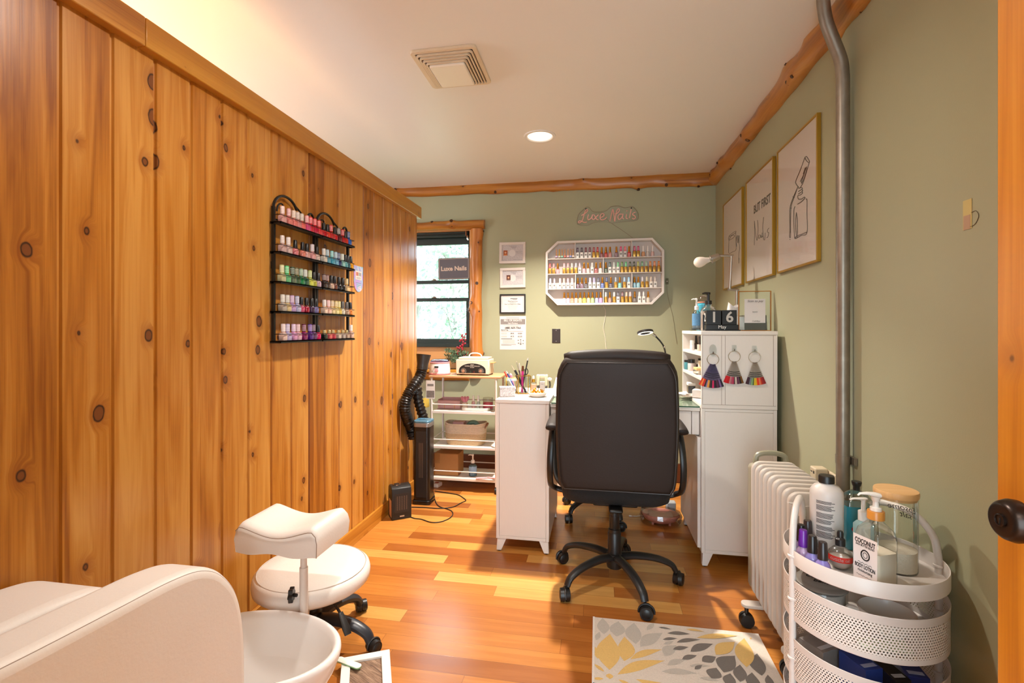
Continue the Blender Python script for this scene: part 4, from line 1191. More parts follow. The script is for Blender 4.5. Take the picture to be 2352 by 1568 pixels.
# B: round glass bottle with a tall tapered black cap
me_bodyB = proto(MB().lathe([(0, 0), (.0125, 0), (.0138, .002), (.0142, .018), (.0128, .025), (.0075, .031), (.0068, .034), (0, .034)], n=18), 'body', [M_INK])
me_capB = proto(MB().lathe([(0, .033), (.0098, .033), (.0098, .036), (.0078, .066), (.0068, .0672), (0, .0672)], n=16), 'cap', [M_INK])
# W / G: square bottle with round cap ; L: round bottle with flared gold cap ; O: clear round bottle with a white cap
me_bodyW = proto(stack(MB(), [(.0118, .0118, .003, 0), (.0124, .0124, .004, .0015), (.0124, .0124, .004, .044), (.0112, .0112, .004, .047), (.007, .007, .006, .049)]), 'body', [M_INK])
me_capW = proto(MB().lathe([(0, .048), (.0092, .048), (.0092, .052), (.0074, .083), (.0064, .085), (0, .0852)], n=16), 'cap', [M_INK])
bw = MB()
for z in (.056, .064, .072): bw.lathe([(.0093 - .000058 * (z - .052) * 1000, z), (.0091 - .000058 * (z - .052) * 1000, z + .003)], n=16, cap=False)
me_bandW = proto(bw, 'label', [M_PAPER])
me_tagW = proto(MB().box(-.007, -.0127, .020, .007, -.0125, .032), 'label', [M_PAPER])
me_bodyL = proto(MB().lathe([(0, 0), (.0135, 0), (.0145, .002), (.0138, .028), (.0118, .037), (.008, .041), (0, .041)], n=20), 'body', [M_INK])
me_capL = proto(MB().lathe([(0, .040), (.0088, .040), (.0094, .044), (.0076, .060), (.0068, .084), (.0060, .086), (0, .086)], n=18), 'cap', [M_INK])
bw = MB()
for z in (.008, .017, .026): bw.lathe([(.01445 - .0000045 * z, z), (.0143 - .0000045 * z, z + .0032)], n=20, cap=False)
me_bandL = proto(bw, 'label', [M_PAPER])
def add_part(name, me, m, parent):
    o = bpy.data.objects.new(name, me); COL.objects.link(o); o.parent = parent
    o.material_slots[0].link = 'OBJECT'; o.material_slots[0].material = m
    return o
GOLDB = mat('gold_bottle_paint', (186, 138, 58), .3, .6, var=.08)
GOLDC = mat('gold_cap', (190, 130, 44), .22, .75)
BLK = (26, 24, 24)
def light(c, k=.55): return tuple(int(u + (255 - u) * k) for u in c)
def lighter(c): return tuple(int(u + (250 - u) * .7) for u in c)
STYLE = {}
def bottle(kind, cap, body, loc, rz, label, group):
    t = thing('nail_polish', label, 'nail polish', loc, rz, group)
    if kind == 'A':
        add_part('body', me_bodyA, varnish(body), t); add_part('cap', me_capA, cm(cap, .4), t); add_part('label', me_bandA, cm(lighter(cap), .6), t)
    elif kind == 'B':
        add_part('body', me_bodyB, varnish(body), t); add_part('cap', me_capB, cm(cap, .38), t)
    elif kind in 'WG':
        add_part('body', me_bodyW, GOLDB if kind == 'G' else cm((228, 222, 214), .3), t); add_part('cap', me_capW, cm(cap, .4), t)
        add_part('label', me_bandW, cm(lighter(cap), .6), t)
        if kind == 'W': add_part('label', me_tagW, M_GREYINK, t)
    elif kind == 'L':
        add_part('body', me_bodyL, varnish(body), t); add_part('cap', me_capL, GOLDC, t); add_part('label', me_bandL, cm(lighter(body), .5), t)
    elif kind == 'O':
        add_part('body', me_bodyL, varnish(body), t); add_part('cap', me_capL, cm(cap, .35), t)
    return t

# --- racks on the pine wall: (x in the zoomed crop, kind, cap, body)
PK, RD = (222, 172, 168), (196, 26, 30)
RACK = [
 [(268,'A',(224,190,184),(214,160,156)),(325,'A',(206,140,140),(216,128,120)),(370,'A',(208,180,160),(222,124,116)),(405,'A',(190,172,160),(206,132,132)),(443,'A',(190,176,160),(224,110,104)),(488,'A',(222,140,140),(206,74,124)),(522,'A',(206,44,50),(200,34,60)),(560,'A',(206,30,40),(190,16,62)),(598,'A',(214,52,44),(218,60,66)),
  (642,'B',BLK,(176,16,30)),(676,'B',BLK,(214,52,36)),(706,'A',(190,34,38),(186,30,34)),(742,'B',BLK,(196,28,34)),(775,'A',(120,104,98),(100,26,34)),(810,'A',(190,28,32),(184,20,28)),(838,'B',BLK,(204,44,30)),(863,'A',(50,70,132),(32,92,186))],
 [(268,'A',(214,196,190),(206,172,170)),(322,'A',(220,206,204),(212,184,180)),(385,'B',BLK,(214,126,130)),(450,'B',BLK,(214,128,112)),(490,'B',BLK,(214,160,152)),(537,'A',(206,190,196),(224,166,168)),(580,'B',BLK,(206,182,174)),
  (642,'A',(216,206,196),(210,200,186)),(673,'A',(140,164,172),(92,150,172)),(713,'A',(120,196,194),(74,156,180)),(747,'A',(150,176,190),(106,164,196)),(774,'A',(56,70,106),(40,56,106)),(807,'A',(206,216,206),(140,186,180)),(834,'B',BLK,(96,160,168)),(858,'B',BLK,(60,96,104)),(884,'B',BLK,(222,150,28))],
 [(263,'A',(206,206,150),(196,192,150)),(308,'A',(86,196,120),(102,182,128)),(358,'A',(52,72,46),(96,112,88)),(395,'A',(104,100,56),(62,92,62)),(435,'A',(122,152,120),(22,126,72)),(474,'A',(186,190,180),(40,92,70)),(516,'A',(176,190,108),(206,212,96)),(552,'B',BLK,(176,172,66)),(592,'B',BLK,(196,164,180)),
  (642,'A',(82,44,38),(52,38,36)),(669,'A',(104,56,50),(66,46,42)),(708,'B',BLK,(206,172,150)),(740,'B',BLK,(112,62,48)),(778,'B',BLK,(34,32,32)),(812,'B',BLK,(30,28,28)),(846,'A',(196,160,80),(226,190,140))],
 [(270,'A',(206,204,196),(176,166,156)),(313,'A',(200,196,186),(206,186,140)),(355,'A',(190,156,194),(182,148,196)),(400,'A',(160,164,196),(178,176,206)),(440,'B',BLK,(206,86,118)),(485,'B',BLK,(160,22,52)),(532,'B',BLK,(70,42,76)),(568,'B',BLK,(120,112,164)),
  (645,'A',(222,208,202),(226,196,176)),(682,'A',(224,176,172),(226,186,172)),(715,'A',(206,178,132),(214,190,142)),(750,'A',(206,176,104),(224,206,146)),(777,'A',(206,190,110),(206,180,90)),(808,'B',(84,80,78),(214,206,190)),(847,'B',(90,84,82),(190,160,136)),(879,'B',BLK,(232,136,66))],
 [(275,'A',(226,206,206),(216,186,176)),(315,'A',(180,170,206),(176,166,206)),(368,'A',(206,176,206),(206,146,190)),(408,'A',(206,166,170),(206,160,176)),(462,'A',(104,32,62),(128,22,92)),(515,'A',(96,56,150),(76,30,124)),(545,'A',(76,36,62),(88,40,96)),(588,'B',BLK,(212,24,92)),
  (645,'S',(206,196,160),(26,38,34)),(688,'S',(206,196,160),(206,96,96)),(722,'S',(206,190,160),(176,26,62)),(770,'S',(206,200,160),(196,178,160)),(810,'S',(206,200,170),(170,156,150)),(846,'S',(206,196,150),(176,150,132)),(884,'A',(226,206,200),(206,166,150))]]
me_bodyS = proto(stack(MB(), [(.0125, .0125, .003, 0), (.0132, .0132, .004, .0015), (.0132, .0132, .004, .022), (.008, .008, .006, .025)]), 'body', [M_INK])
me_capS = proto(MB().lathe([(0, .024), (.0082, .024), (.0082, .042), (.0075, .043), (0, .0432)], n=16), 'cap', [M_INK])
shelf_words = ('top shelf', 'second shelf', 'middle shelf', 'fourth shelf', 'bottom shelf')
cnt = {}
seen_lab = {}
def uniq(lab):
    k = seen_lab.get(lab, 0); seen_lab[lab] = k + 1
    return lab if k == 0 else None
for ri, row in enumerate(RACK):
    z = 1.15 + .124 * (4 - ri) + .0008
    lasty = -9
    for (zx, kind, cap, body) in row:
        far = zx > 628
        p = onx(580 + zx / 3.92, 700, XP + .036)
        y = max(p[1], lasty + .0282); lasty = y
        key = (ri, far); cnt[key] = cnt.get(key, 0) + 1
        capw = 'black' if kind == 'B' and sum(cap) < 100 else ('short gold' if kind == 'S' else cname(cap) + ' wrapped')
        lab = '%s polish, %s cap, %s from left, %s of %s black rack' % (cname(body), capw, ORD[cnt[key] - 1], shelf_words[ri], 'farther' if far else 'nearer')
        g = 'polish bottles on the black wall racks'
        if kind == 'S':
            t = thing('nail_polish', lab, 'nail polish', (XP + .036, y, z), 0, g)
            add_part('body', me_bodyS, varnish(body), t); add_part('cap', me_capS, mat('pale_gold_cap', (206, 190, 140), .25, .6), t)
        else:
            t = bottle(kind, cap, body, (XP + .036, y, z), R(90), lab, g)
            if kind == 'A' and ri in (1, 2, 3) and far: t.scale = (.95, .95, .95)

# --- display case
CASE = [
 [(583,'W',(96,62,78),0),(640,'W',(66,50,60),0),(697,'W',(110,44,58),0),(752,'W',(106,34,52),0),(808,'G',(176,58,62),0),(860,'G',(196,46,50),0),(917,'L',0,(136,34,30)),(975,'L',0,(206,34,28)),(1032,'L',0,(214,130,120)),(1120,'L',0,(140,96,106)),(1182,'W',(206,22,92),0),(1240,'W',(232,92,112),0),(1297,'L',0,(206,44,52)),(1370,'G',(206,56,96),0),(1422,'G',(206,40,110),0),(1492,'O',(236,230,226),(206,150,106)),(1555,'O',(236,230,226),(206,196,190)),(1622,'O',(236,230,226),(222,186,180))],
 [(200,'G',(240,88,78),0),(252,'G',(222,146,146),0),(308,'L',0,(226,142,150)),(397,'G',(230,180,186),0),(450,'G',(222,160,160),0),(505,'G',(216,206,196),0),(560,'G',(206,206,216),0),(613,'W',(206,180,196),0),(672,'L',0,(230,170,180)),(728,'L',0,(230,196,190)),(785,'W',(230,216,210),0),(840,'L',0,(166,56,56)),(898,'L',0,(226,216,206)),
  (975,'L',0,(56,70,44)),(1030,'W',(40,72,72),0),(1087,'W',(206,214,206),0),(1142,'W',(112,206,142),0),(1200,'G',(108,150,76),0),(1250,'G',(96,206,140),0),(1310,'G',(80,86,52),0),(1365,'G',(66,74,56),0),(1420,'G',(196,206,112),0),(1477,'G',(112,176,132),0),(1533,'G',(166,206,176),0),(1590,'G',(232,142,66),0),(1648,'G',(236,136,72),0),(1708,'G',(240,138,40),0)],
 [(205,'W',(190,180,206),0),(262,'W',(170,160,176),0),(340,'W',(230,206,206),0),(395,'W',(230,190,170),0),(450,'W',(206,166,176),0),(507,'W',(232,206,200),0),
  (587,'L',0,(86,42,62)),(643,'L',0,(96,52,76)),(700,'L',0,(46,36,44)),(757,'W',(206,190,222),0),(812,'W',(176,160,210),0),(870,'W',(56,56,86),0),(927,'L',0,(56,84,166)),(985,'G',(46,62,112),0),(1045,'L',0,(54,50,76)),(1112,'G',(150,166,180),0),(1168,'L',0,(106,196,186)),(1232,'G',(150,186,216),0),(1292,'W',(130,186,220),0),
  (1370,'L',0,(112,166,190)),(1425,'L',0,(132,190,206)),(1482,'G',(206,196,206),0),(1543,'G',(214,196,156),0),(1600,'W',(226,206,186),0),(1657,'W',(206,190,180),0)],
 [(398,'L',0,(214,196,214)),(452,'L',0,(206,166,190)),(508,'L',0,(230,140,92)),(563,'L',0,(232,180,160)),(620,'L',0,(230,206,130)),(677,'L',0,(240,206,44)),(735,'L',0,(236,206,150)),(790,'L',0,(166,206,112)),(848,'L',0,(160,166,212)),(902,'L',0,(180,130,196)),
  (973,'G',(226,222,216),0),(1030,'L',0,(166,122,106)),(1090,'G',(224,216,206),0),(1143,'W',(76,72,84),0),(1205,'G',(112,66,72),0),(1260,'G',(226,190,160),0),(1310,'G',(230,190,186),0),(1375,'L',0,(70,50,42)),(1440,'W',(214,212,206),0),(1498,'W',(206,204,202),0),(1560,'L',0,(196,180,160))]]
row_words = ('top row', 'second row', 'third row', 'bottom row')
for ri, row in enumerate(CASE):
    z = CASE_LEV[ri] + .0006
    lastx = -9
    for i, (zx, kind, cap, body) in enumerate(row):
        py = 460 + (760, 985, 1195, 1410)[ri] / 6.03
        x = max(ony(1230 + zx / 6.03, py, OY + .036)[0], lastx + .0292); lastx = x
        if kind == 'L': desc = '%s gel polish, gold cap' % cname(body)
        elif kind == 'O': desc = '%s polish, round white cap' % cname(body)
        elif kind == 'G': desc = 'gold gel bottle, %s cap' % cname(cap)
        else: desc = 'white gel bottle, %s cap' % cname(cap)
        side = '%s from left' % ORD[i] if i < 14 else '%s from right' % ORD[len(row) - 1 - i]
        if i == len(row) - 1: side = 'last on the right'
        lab = '%s, %s, %s of octagonal case' % (desc, side, row_words[ri])
        bottle(kind, cap or BLK, body or BLK, (x, OY + .036, z), 0, lab, 'gel polishes in the octagonal case')
# gold tubes in a small stand, top left of the case
for i, (zx, cap, base) in enumerate([(290, (206, 150, 110), (196, 176, 214)), (330, (200, 160, 50), (206, 206, 200)), (369, (206, 150, 96), (150, 206, 180)), (408, (206, 156, 112), (224, 120, 110)), (450, (206, 160, 120), (230, 190, 196)), (487, (206, 160, 116), (150, 160, 214)), (522, (206, 166, 122), (226, 206, 190))]):
    x = ony(1230 + zx / 6.03, 586, OY + .03)[0]
    t = thing('gold_tube', 'slim gold tube with %s band, %s from left in octagonal case corner' % (cname(base), ORD[i]), 'nail art tube', (x, OY + .03, CASE_LEV[0] + .0006), 0, 'slim gold tubes in the octagonal case')
    MB().box(-.0088, -.008, 0, .0088, .008, .010).build('base', M_CLEARP if i > 1 else cm((110, 72, 36), .4), t, bev=.001)
    MB().box(-.0088, -.008, .0102, .0088, .008, .024).build('label_block', cm(base, .4), t, bev=.001)
    MB().lathe([(0, .0242), (.0068, .0242), (.0066, .03), (.0045, .04), (.0042, .074), (.0025, .078), (0, .0785)], n=14).build('cap', mat('gold_tube_%d' % i, cap, .25, .5), t)

# swatch card hanging by the racks
t = MB()
c0 = onx(808, 612, XP + .003); c1 = onx(834, 672, XP + .003)
yc = (c0[1] + c1[1]) / 2 + .012; w = .052; zt, zb = c0[2] + .012, c1[2]
P = [(w, zt - .0), (-w, zt), (-w, zb + .06)] + [(w * math.cos(a), zb + .052 + .052 * math.sin(a)) for a in [math.pi + math.pi * k / 10 for k in range(1, 10)]] + [(w, zb + .06)]
M = frame_mat((XP + .0006, yc, 0), (0, 1, 0), (0, 0, 1))
q = NT('holographic_print'); x, y, z = q.obj()
nn = q.noise(q.vec(0.0, q.math('MULTIPLY', y, 14), q.math('MULTIPLY', z, 10)), 1, 2, .5, 1.5)
q.l(q.ramp(nn, [(.3, (214, 150, 196)), (.45, (176, 150, 214)), (.58, (140, 190, 214)), (.7, (226, 190, 214))]), q.b.inputs['Base Color']); q.b.inputs['Roughness'].default_value = .25
t.prism(P, 0, .0022, M=M)
t.box(XP + .0029, yc - .036, zt - .078, XP + .0033, yc + .036, zt - .028, 1)
for k, c in enumerate(((214, 110, 80), (180, 90, 70), (206, 150, 130), (150, 160, 160), (130, 150, 150), (150, 130, 150))):
    t.box(XP + .0034, yc - .029 + k * .0098, zt - .056, XP + .0037, yc - .021 + k * .0098, zt - .036, 3 + k)
for k in range(2): t.box(XP + .0034, yc - .024, zt - .066 - k * .006, XP + .0036, yc + .024, zt - .064 - k * .006, 2)
for k in range(4): t.box(XP + .0029, yc - .03 + .006 * k, zb + .05 - k * .011, XP + .0032, yc + .03 - .006 * k, zb + .052 - k * .011, 2)
tag(t.build('colour_card', [q.m, M_PAPER, M_GREYINK] + [cm(c, .4) for c in ((214, 110, 80), (180, 90, 70), (206, 150, 130), (150, 160, 160), (130, 150, 150), (150, 130, 150))], smooth=False), 'rounded pink and blue holographic colour card on the pine wall', 'card')

# ================================================================ things on the walls
# neon sign
NY = YB - .012
def sgn(pts, y=NY, n=5):
    return spl([ony(1230 + a / 6.03, 460 + c / 6.03, y) for a, c in pts], n)
t = thing('neon_sign', 'unlit pink script neon sign on clear acrylic above the octagonal case', 'sign', (.08, YB, 2.03))
oo = t.location
def rel(P): return [Vector(p) - oo for p in P]
outl = rel(sgn([(575,275),(600,190),(650,140),(700,97),(745,98),(780,145),(840,160),(960,150),(1010,120),(1050,88),(1150,75),(1220,100),(1290,95),(1345,85),(1400,140),(1425,200),(1415,265),(1350,285),(1250,290),(1150,300),(1060,315),(1000,300),(900,295),(800,310),(730,345),(640,345),(580,330)], NY + .004, 3))
b = MB(); n = len(outl)
b.add([p + Vector((0, .003, 0)) for p in outl] + outl, [tuple(range(n)), tuple(range(2 * n - 1, n - 1, -1))])
bo = b.build('backing', glass('acrylic_sheet', (253, 253, 251), .04), t, smooth=False)
MB().tube([p + Vector((0, .0015, 0)) for p in outl], .0017, 5, closed=True).build('backing_edge', mat('acrylic_edge', (140, 128, 100), .3), bo)
NEON = mat('pink_neon_tube', (244, 188, 174), .4)
strokes = {'letter': [
 [[(636,210),(690,178),(722,145),(712,126),(692,145),(672,200),(655,260),(630,300),(605,312),(593,300),(612,284),(640,292),(675,306),(712,300)]],
 [[(733,195),(722,240),(730,268),(755,260),(778,232),(790,195),(782,245),(800,268)]],
 [[(805,195),(830,230),(845,262),(872,268)], [(872,198),(840,230),(806,268)]],
 [[(893,238),(925,228),(950,205),(936,183),(910,190),(895,225),(902,262),(932,270),(965,255),(985,232)]],
 [[(1028,292),(1048,210),(1070,125),(1085,200),(1098,292),(1112,200),(1133,130),(1155,118),(1160,148),(1130,180),(1098,185)]],
 [[(1203,193),(1165,193),(1142,225),(1150,262),(1180,255),(1205,215),(1213,185),(1205,240),(1222,260)]],
 [[(1262,190),(1255,240),(1277,255)], [(1268,138),(1263,156)]],
 [[(1326,122),(1312,190),(1300,247)]],
 [[(1386,165),(1360,173),(1345,195),(1375,215),(1386,240),(1360,258),(1340,245)]]]}
for ltr in strokes['letter']:
    b = MB()
    for st_ in ltr: b.tube(rel(sgn(st_)), .0042, 8)
    b.build('letter_tube', NEON, t)
for p in ((698, 118), (1328, 105)):
    c = Vector(ony(1230 + p[0] / 6.03, 460 + p[1] / 6.03, NY)) - oo
    MB().cyl(c + Vector((0, .009, 0)), c + Vector((0, -.004, 0)), .005, n=12).build('standoff', M_BLACKP, t)
cabm = mat('clear_grey_cable', (140, 124, 96), .4)
MB().tube(rel(sgn([(985, 262), (1050, 315), (1180, 400), (1345, 518)], YB - .004)), .0016, 6).build('cable', cabm, t)
# white cable below the case and the clear inline switch at its right
t = MB().tube(spl([ony(*p, YB - .006) for p in ((1386, 702), (1391, 716), (1389, 735), (1386, 752), (1389, 770), (1391, 786), (1394, 830), (1394, 900))], 5), .0022, 6)
tag(t.build('white_cable', mat('white_cable', (226, 214, 196), .4)), 'thin white cable hanging below the octagonal case behind the chair', 'cable')
t = thing('inline_switch', 'clear inline switch on a thin cable right of the octagonal case', 'switch', ony(1532, 646, YB - .008))
o3 = t.location
MB().box(-.011, -.006, -.024, .011, .006, .024).build('housing', M_CLEARP, t, bev=.003)
MB().lathe([(0, -.008), (.005, -.008), (.005, -.006), (0, -.006)], M=Matrix.Rotation(R(90), 4, 'X') @ Matrix.Scale(-1, 4, (0, 0, 1)), n=12).build('button', M_WHITEP, t)
MB().tube([Vector(p) - o3 for p in spl([ony(*p, YB - .004) for p in ((1531, 653), (1534, 680), (1540, 705), (1546, 730), (1555, 790))], 4)], .0014, 5).build('cable', cabm, t)

# framed licences, business certificate, poster, blank plate
def frame_back(name, label, px0, py0, px1, py1, w, m, tilt=0, group=None):
    a = ony(px0, py0, YB - .012); c = ony(px1, py1, YB - .012)
    cx, cz = (a[0] + c[0]) / 2, (a[2] + c[2]) / 2
    hw, hh = (c[0] - a[0]) / 2, (a[2] - c[2]) / 2
    t = thing(name, label, 'framed certificate', (cx, YB, cz), 0, group)
    t.rotation_euler = (0, -tilt, 0)
    b = MB()
    for (x0, z0, x1, z1) in ((-hw, hh - w, hw, hh), (-hw, -hh, hw, -hh + w), (-hw, -hh + w, -hw + w, hh - w), (hw - w, -hh + w, hw, hh - w)):
        b.box(x0, -.016, z0, x1, -.0006, z1)
    b.build('frame', m, t, bev=.0015)
    return t, hw - w, hh - w
q = NT('engraved_paper'); x, y, z = q.obj()
nn = q.noise(q.vec(q.math('MULTIPLY', x, 160), y, q.math('MULTIPLY', z, 160)), 1, 3)
q.l(q.ramp(nn, [(.35, (176, 170, 172)), (.65, (206, 200, 200))]), q.b.inputs['Base Color'])
LIC = q.m
for i, (lab, r4, tilt) in enumerate((('white-framed licence card with a small photo, upper of the two white frames', (1147, 557, 1207, 604), R(-.6)), ('white-framed licence card with a small photo, lower of the two white frames', (1148.5, 615.5, 1207, 660), R(.6)))):
    t, w, h = frame_back('licence_frame', lab, *r4, .0215, M_WMETAL, tilt, 'white licence frames')
    b = MB().box(-w, -.008, -h, w, -.006, h)
    b.lathe([(0, 0), (.028, 0), (.028, .0006), (0, .0006)], M=frame_mat((-.002, -.0081, -.002), (1, 0, 0), (0, 0, 1)), n=24, mi=1)
    ca = [(-.86, .16, .5), (-.62, .10, .5)][i]
    for k in range(3): b.box(-.3 * w + .012 * k, -.0084, h - .012 - k * .0085, .42 * w - .006 * k, -.0081, h - .0095 - k * .0085, 2)
    for k in range(4): b.box(.25 * w, -.0084, -.1 * h - k * .007 + .02, .92 * w, -.0081, -.1 * h - k * .007 + .0212, 2)
    b.box(.1 * w, -.0084, -.86 * h, .95 * w, -.0081, -.84 * h, 2)
    b.build('licence', [LIC, mat('seal_paper', (214, 208, 204), .6), M_GREYINK], t, smooth=False)
    pb = MB().box(ca[0] * w, -.0090, -.32 * h, ca[0] * w + .034, -.0082, .32 * h + (.004 if i else 0))
    hd = ca[0] * w + .017
    pb.lathe([(0, 0), (.008, 0), (.008, .0004), (0, .0004)], M=frame_mat((hd, -.0092, .002), (1, 0, 0), (0, 0, 1)), n=18, mi=1)
    pb.box(hd - .012, -.0094, -.32 * h, hd + .012, -.0091, -.012, 2)
    pb.build('photo', [mat('photo_%d' % i, ((150, 76, 30), (96, 52, 36))[i], .5), mat('photo_face', (214, 160, 120), .5), mat('photo_shirt_%d' % i, ((206, 112, 44), (120, 90, 70))[i], .5)], t, smooth=False)
t, w, h = frame_back('certificate_frame', 'black-framed business certificate below the two white frames', 1148, 675.5, 1207, 719.5, .011, M_BLACKP)
b = MB().box(-w, -.008, -h, w, -.006, h)
for (x0, z0, x1, z1) in ((-w + .012, h - .014, w - .012, h - .013), (-w + .012, -h + .012, w - .012, -h + .013), (-w + .012, -h + .013, -w + .013, h - .014), (w - .013, -h + .013, w - .012, h - .014)): b.box(x0, -.0084, z0, x1, -.0081, z1, 1)
b.box(-.02, -.0084, h - .029, .04, -.0081, h - .024, 2)
b.box(.0, -.0084, h - .036, .035, -.0081, h - .033, 2)
b.text('This Business', .0155, on_back(0, -.0085, h - .049), 2)
b.text('is licensed by the', .0075, on_back(0, -.0085, h - .062), 2)
b.text('New York Department of State', .0105, on_back(0, -.0085, h - .072), 2)
for k in range(6): b.box(-w * (.5 - .04 * k), -.0084, -.012 - k * .0068, w * (.5 - .04 * k), -.0082, -.0112 - k * .0068, 3)
b.build('certificate', [M_PAPER, M_GREYINK, M_INK, M_GREYINK], t, smooth=False)
a = ony(1148, 726, YB - .002); c = ony(1208, 803, YB - .002)
cx, cz, hw, hh = (a[0] + c[0]) / 2, (a[2] + c[2]) / 2, (c[0] - a[0]) / 2, (a[2] - c[2]) / 2
t = thing('poster', 'white notice poster with a grey heading strip, under the black frame', 'poster', (cx, YB, cz))
b = MB().box(-hw, -.0016, -hh, hw, -.0004, hh)
b.box(-hw * .94, -.0020, hh - .068, hw * .94, -.0017, hh - .024, 1)
b.box(-hw * .5, -.0020, hh - .016, hw * .5, -.0017, hh - .0125, 2)
b.text('BILL OF RIGHTS', .0215, on_back(0, -.0023, hh - .036), 0, bold=.0006)
b.text('for', .009, on_back(0, -.0023, hh - .048), 0)
b.text('Nail Workers', .0145, on_back(0, -.0023, hh - .059), 0, bold=.0004)
b.box(-hw * .7, -.0020, hh - .076, hw * .7, -.0017, hh - .0745, 2)
b.text('Call for information or help', .0085, on_back(0, -.0022, hh - .083), 2)
b.text('(888) 469-7365', .0215, on_back(0, -.0022, hh - .098), 3, bold=.0005)
b.text('Minimum Wage', .0095, on_back(-hw * .9, -.0022, hh - .115), 3, align='LEFT', bold=.0003)
for k in range(2): b.box(-hw * .9, -.0020, hh - .125 - k * .004, hw * .8, -.0017, hh - .1237 - k * .004, 2)
for (zz, p1, p2) in ((.143, '$9.90', '$10.50'), (.168, '$9.70', '$12.75')):
    b.text(p1, .0125, on_back(-.005, -.0022, hh - zz), 3, bold=.0003); b.text(p2, .0125, on_back(hw * .55, -.0022, hh - zz), 3, bold=.0003)
    for k in range(3): b.box(-hw * .9, -.0020, hh - zz + .003 - k * .005, -hw * .45, -.0017, hh - zz + .0042 - k * .005, 2)
    for xx in (-.005, hw * .55): b.box(xx - .016, -.0020, hh - zz - .011, xx + .018, -.0017, hh - zz - .0098, 2)
b.box(-hw * .9, -.0020, hh - .191, -hw * .05, -.0017, hh - .185, 2)
for k in range(6): b.box(-hw * .78, -.0020, hh - .197 - k * .0055, hw * (.1 + .04 * (k % 3)), -.0017, hh - .1958 - k * .0055, 2)
b.box(-hw * .9, -.0020, hh - .236, hw * .25, -.0017, hh - .2335, 3); b.box(-hw * .9, -.0020, hh - .243, -hw * .1, -.0017, hh - .2405, 3)
for (dx, dz, r_) in ((0, 0, .006), (-.02, -.004, .005), (.022, -.006, .005), (-.018, -.028, .006), (.02, -.03, .005), (0, -.034, .008), (.001, -.018, .005)):
    b.lathe([(0, 0), (r_, 0), (r_, .0003), (0, .0003)], M=frame_mat((hw * .6 + dx, -.0018, hh - .196 + dz), (1, 0, 0), (0, 0, 1)), n=12, mi=2)
b.build('sheet', [M_PAPER, mat('poster_grey', (132, 124, 120), .7), M_GREYINK, M_INK], t, smooth=False)
a = ony(1268, 755, YB - .006); c = ony(1287, 787, YB - .006)
t = thing('outlet_plate', 'brown blank wall plate on the green wall left of the chair', 'wall plate', ((a[0] + c[0]) / 2, YB, (a[2] + c[2]) / 2))
hw, hh = (c[0] - a[0]) / 2, (a[2] - c[2]) / 2
MB().box(-hw, -.006, -hh, hw, -.0005, hh).build('plate', mat('brown_bakelite', (46, 32, 26), .35), t, bev=.002)
for z in (-hh * .78, hh * .78): MB().cyl((0, -.0058, z), (0, -.0072, z), .0035, n=10).build('screw', M_NICKEL, t)

# window sign
a = ony(1007, 593, YB + .03); c = ony(1078, 641, YB + .03)
t = thing('window_sign', 'dark grey sign with pale lettering hung in the window', 'sign', ((a[0] + c[0]) / 2, YB + .03, (a[2] + c[2]) / 2))
t.rotation_euler = (0, R(-.6), 0)
hw, hh = (c[0] - a[0]) / 2, (a[2] - c[2]) / 2
GS = mat('sign_grey', (98, 93, 99), .45); CREAMI = mat('cream_print', (222, 198, 178), .5)
MB().prism(rrect(hw, hh, .012), -.002, .002, M=on_back(0, 0, 0)).build('panel', GS, t, smooth=False)
ringstep(MB(), hw - .006, hh - .006, hw - .0085, hh - .0085, .0021, .0027, .009).xf(on_back(0, 0, 0)).build('border_line', CREAMI, t, smooth=False)
MB().text('Luxe Nails', .052, on_back(0, -.0026, 0), 0, bold=.0016, sx=1.03).build('lettering', CREAMI, t, smooth=False)
MB().tube([(-hw + .01, .004, hh - .004), (0, .012, hh + .06), (hw - .01, .004, hh - .004)], .0008, 5).build('hanging_cord', M_BLACKP, t)

# three gold-framed prints on the right wall
def print_frame(pxs, label):
    (ax_, ay_), (bx_, by_) = pxs
    return None
FR = [(3.205, 3.665), (2.668, 3.128), (2.160, 2.612)]
LAB = ('gold-framed line drawing of a polish bottle and brush, farthest of three on green wall', 'gold-framed print reading BUT FIRST Nails, middle of the three on the wall', 'gold-framed line drawing of a tilted brush over a bottle, nearest the pipe')
ZF0, ZF1 = 1.475, 2.083
LN = mat('print_line', (84, 78, 76), .7)
FO = []
for i, (y0, y1) in enumerate(FR):
    t = thing('framed_print', LAB[i], 'framed print', (XR, (y0 + y1) / 2, (ZF0 + ZF1) / 2), 0, 'gold-framed prints on the green wall')
    hw, hh = (y1 - y0) / 2, (ZF1 - ZF0) / 2
    b = MB(); w = .009
    for (u0, v0, u1, v1) in ((-hw, hh - w, hw, hh), (-hw, -hh, hw, -hh + w), (-hw, -hh + w, -hw + w, hh - w), (hw - w, -hh + w, hw, hh - w)): b.box(-.017, u0, v0, -.0006, u1, v1)
    b.build('frame', M_GOLDF, t, bev=.001)
    MB().box(-.012, -hw + w, -hh + w, -.004, hw - w, hh - w).build('print', M_PAPER, t, smooth=False)
    MB().box(-.0152, -hw + w, -hh + w, -.0146, hw - w, hh - w).build('glazing', glass('print_glazing', (254, 254, 253), .03, .05, .16), t, smooth=False)
    FO.append(t)
def wp(pts, t, n=5, x=XR - .013):
    return [Vector(p) - t.location for p in spl([onx(1640 + a / 3.483, 230 + c / 3.483, x) for a, c in pts], n)]
def draw(t, lines, r=.0016):
    b = MB()
    for L in lines:
        if len(L) == 2: b.tube([Vector(onx(1640 + a / 3.483, 230 + c / 3.483, XR - .013)) - t.location for a, c in L], r, 5)
        else: b.tube(wp(L, t), r, 5)
    b.build('line_drawing', LN, t)
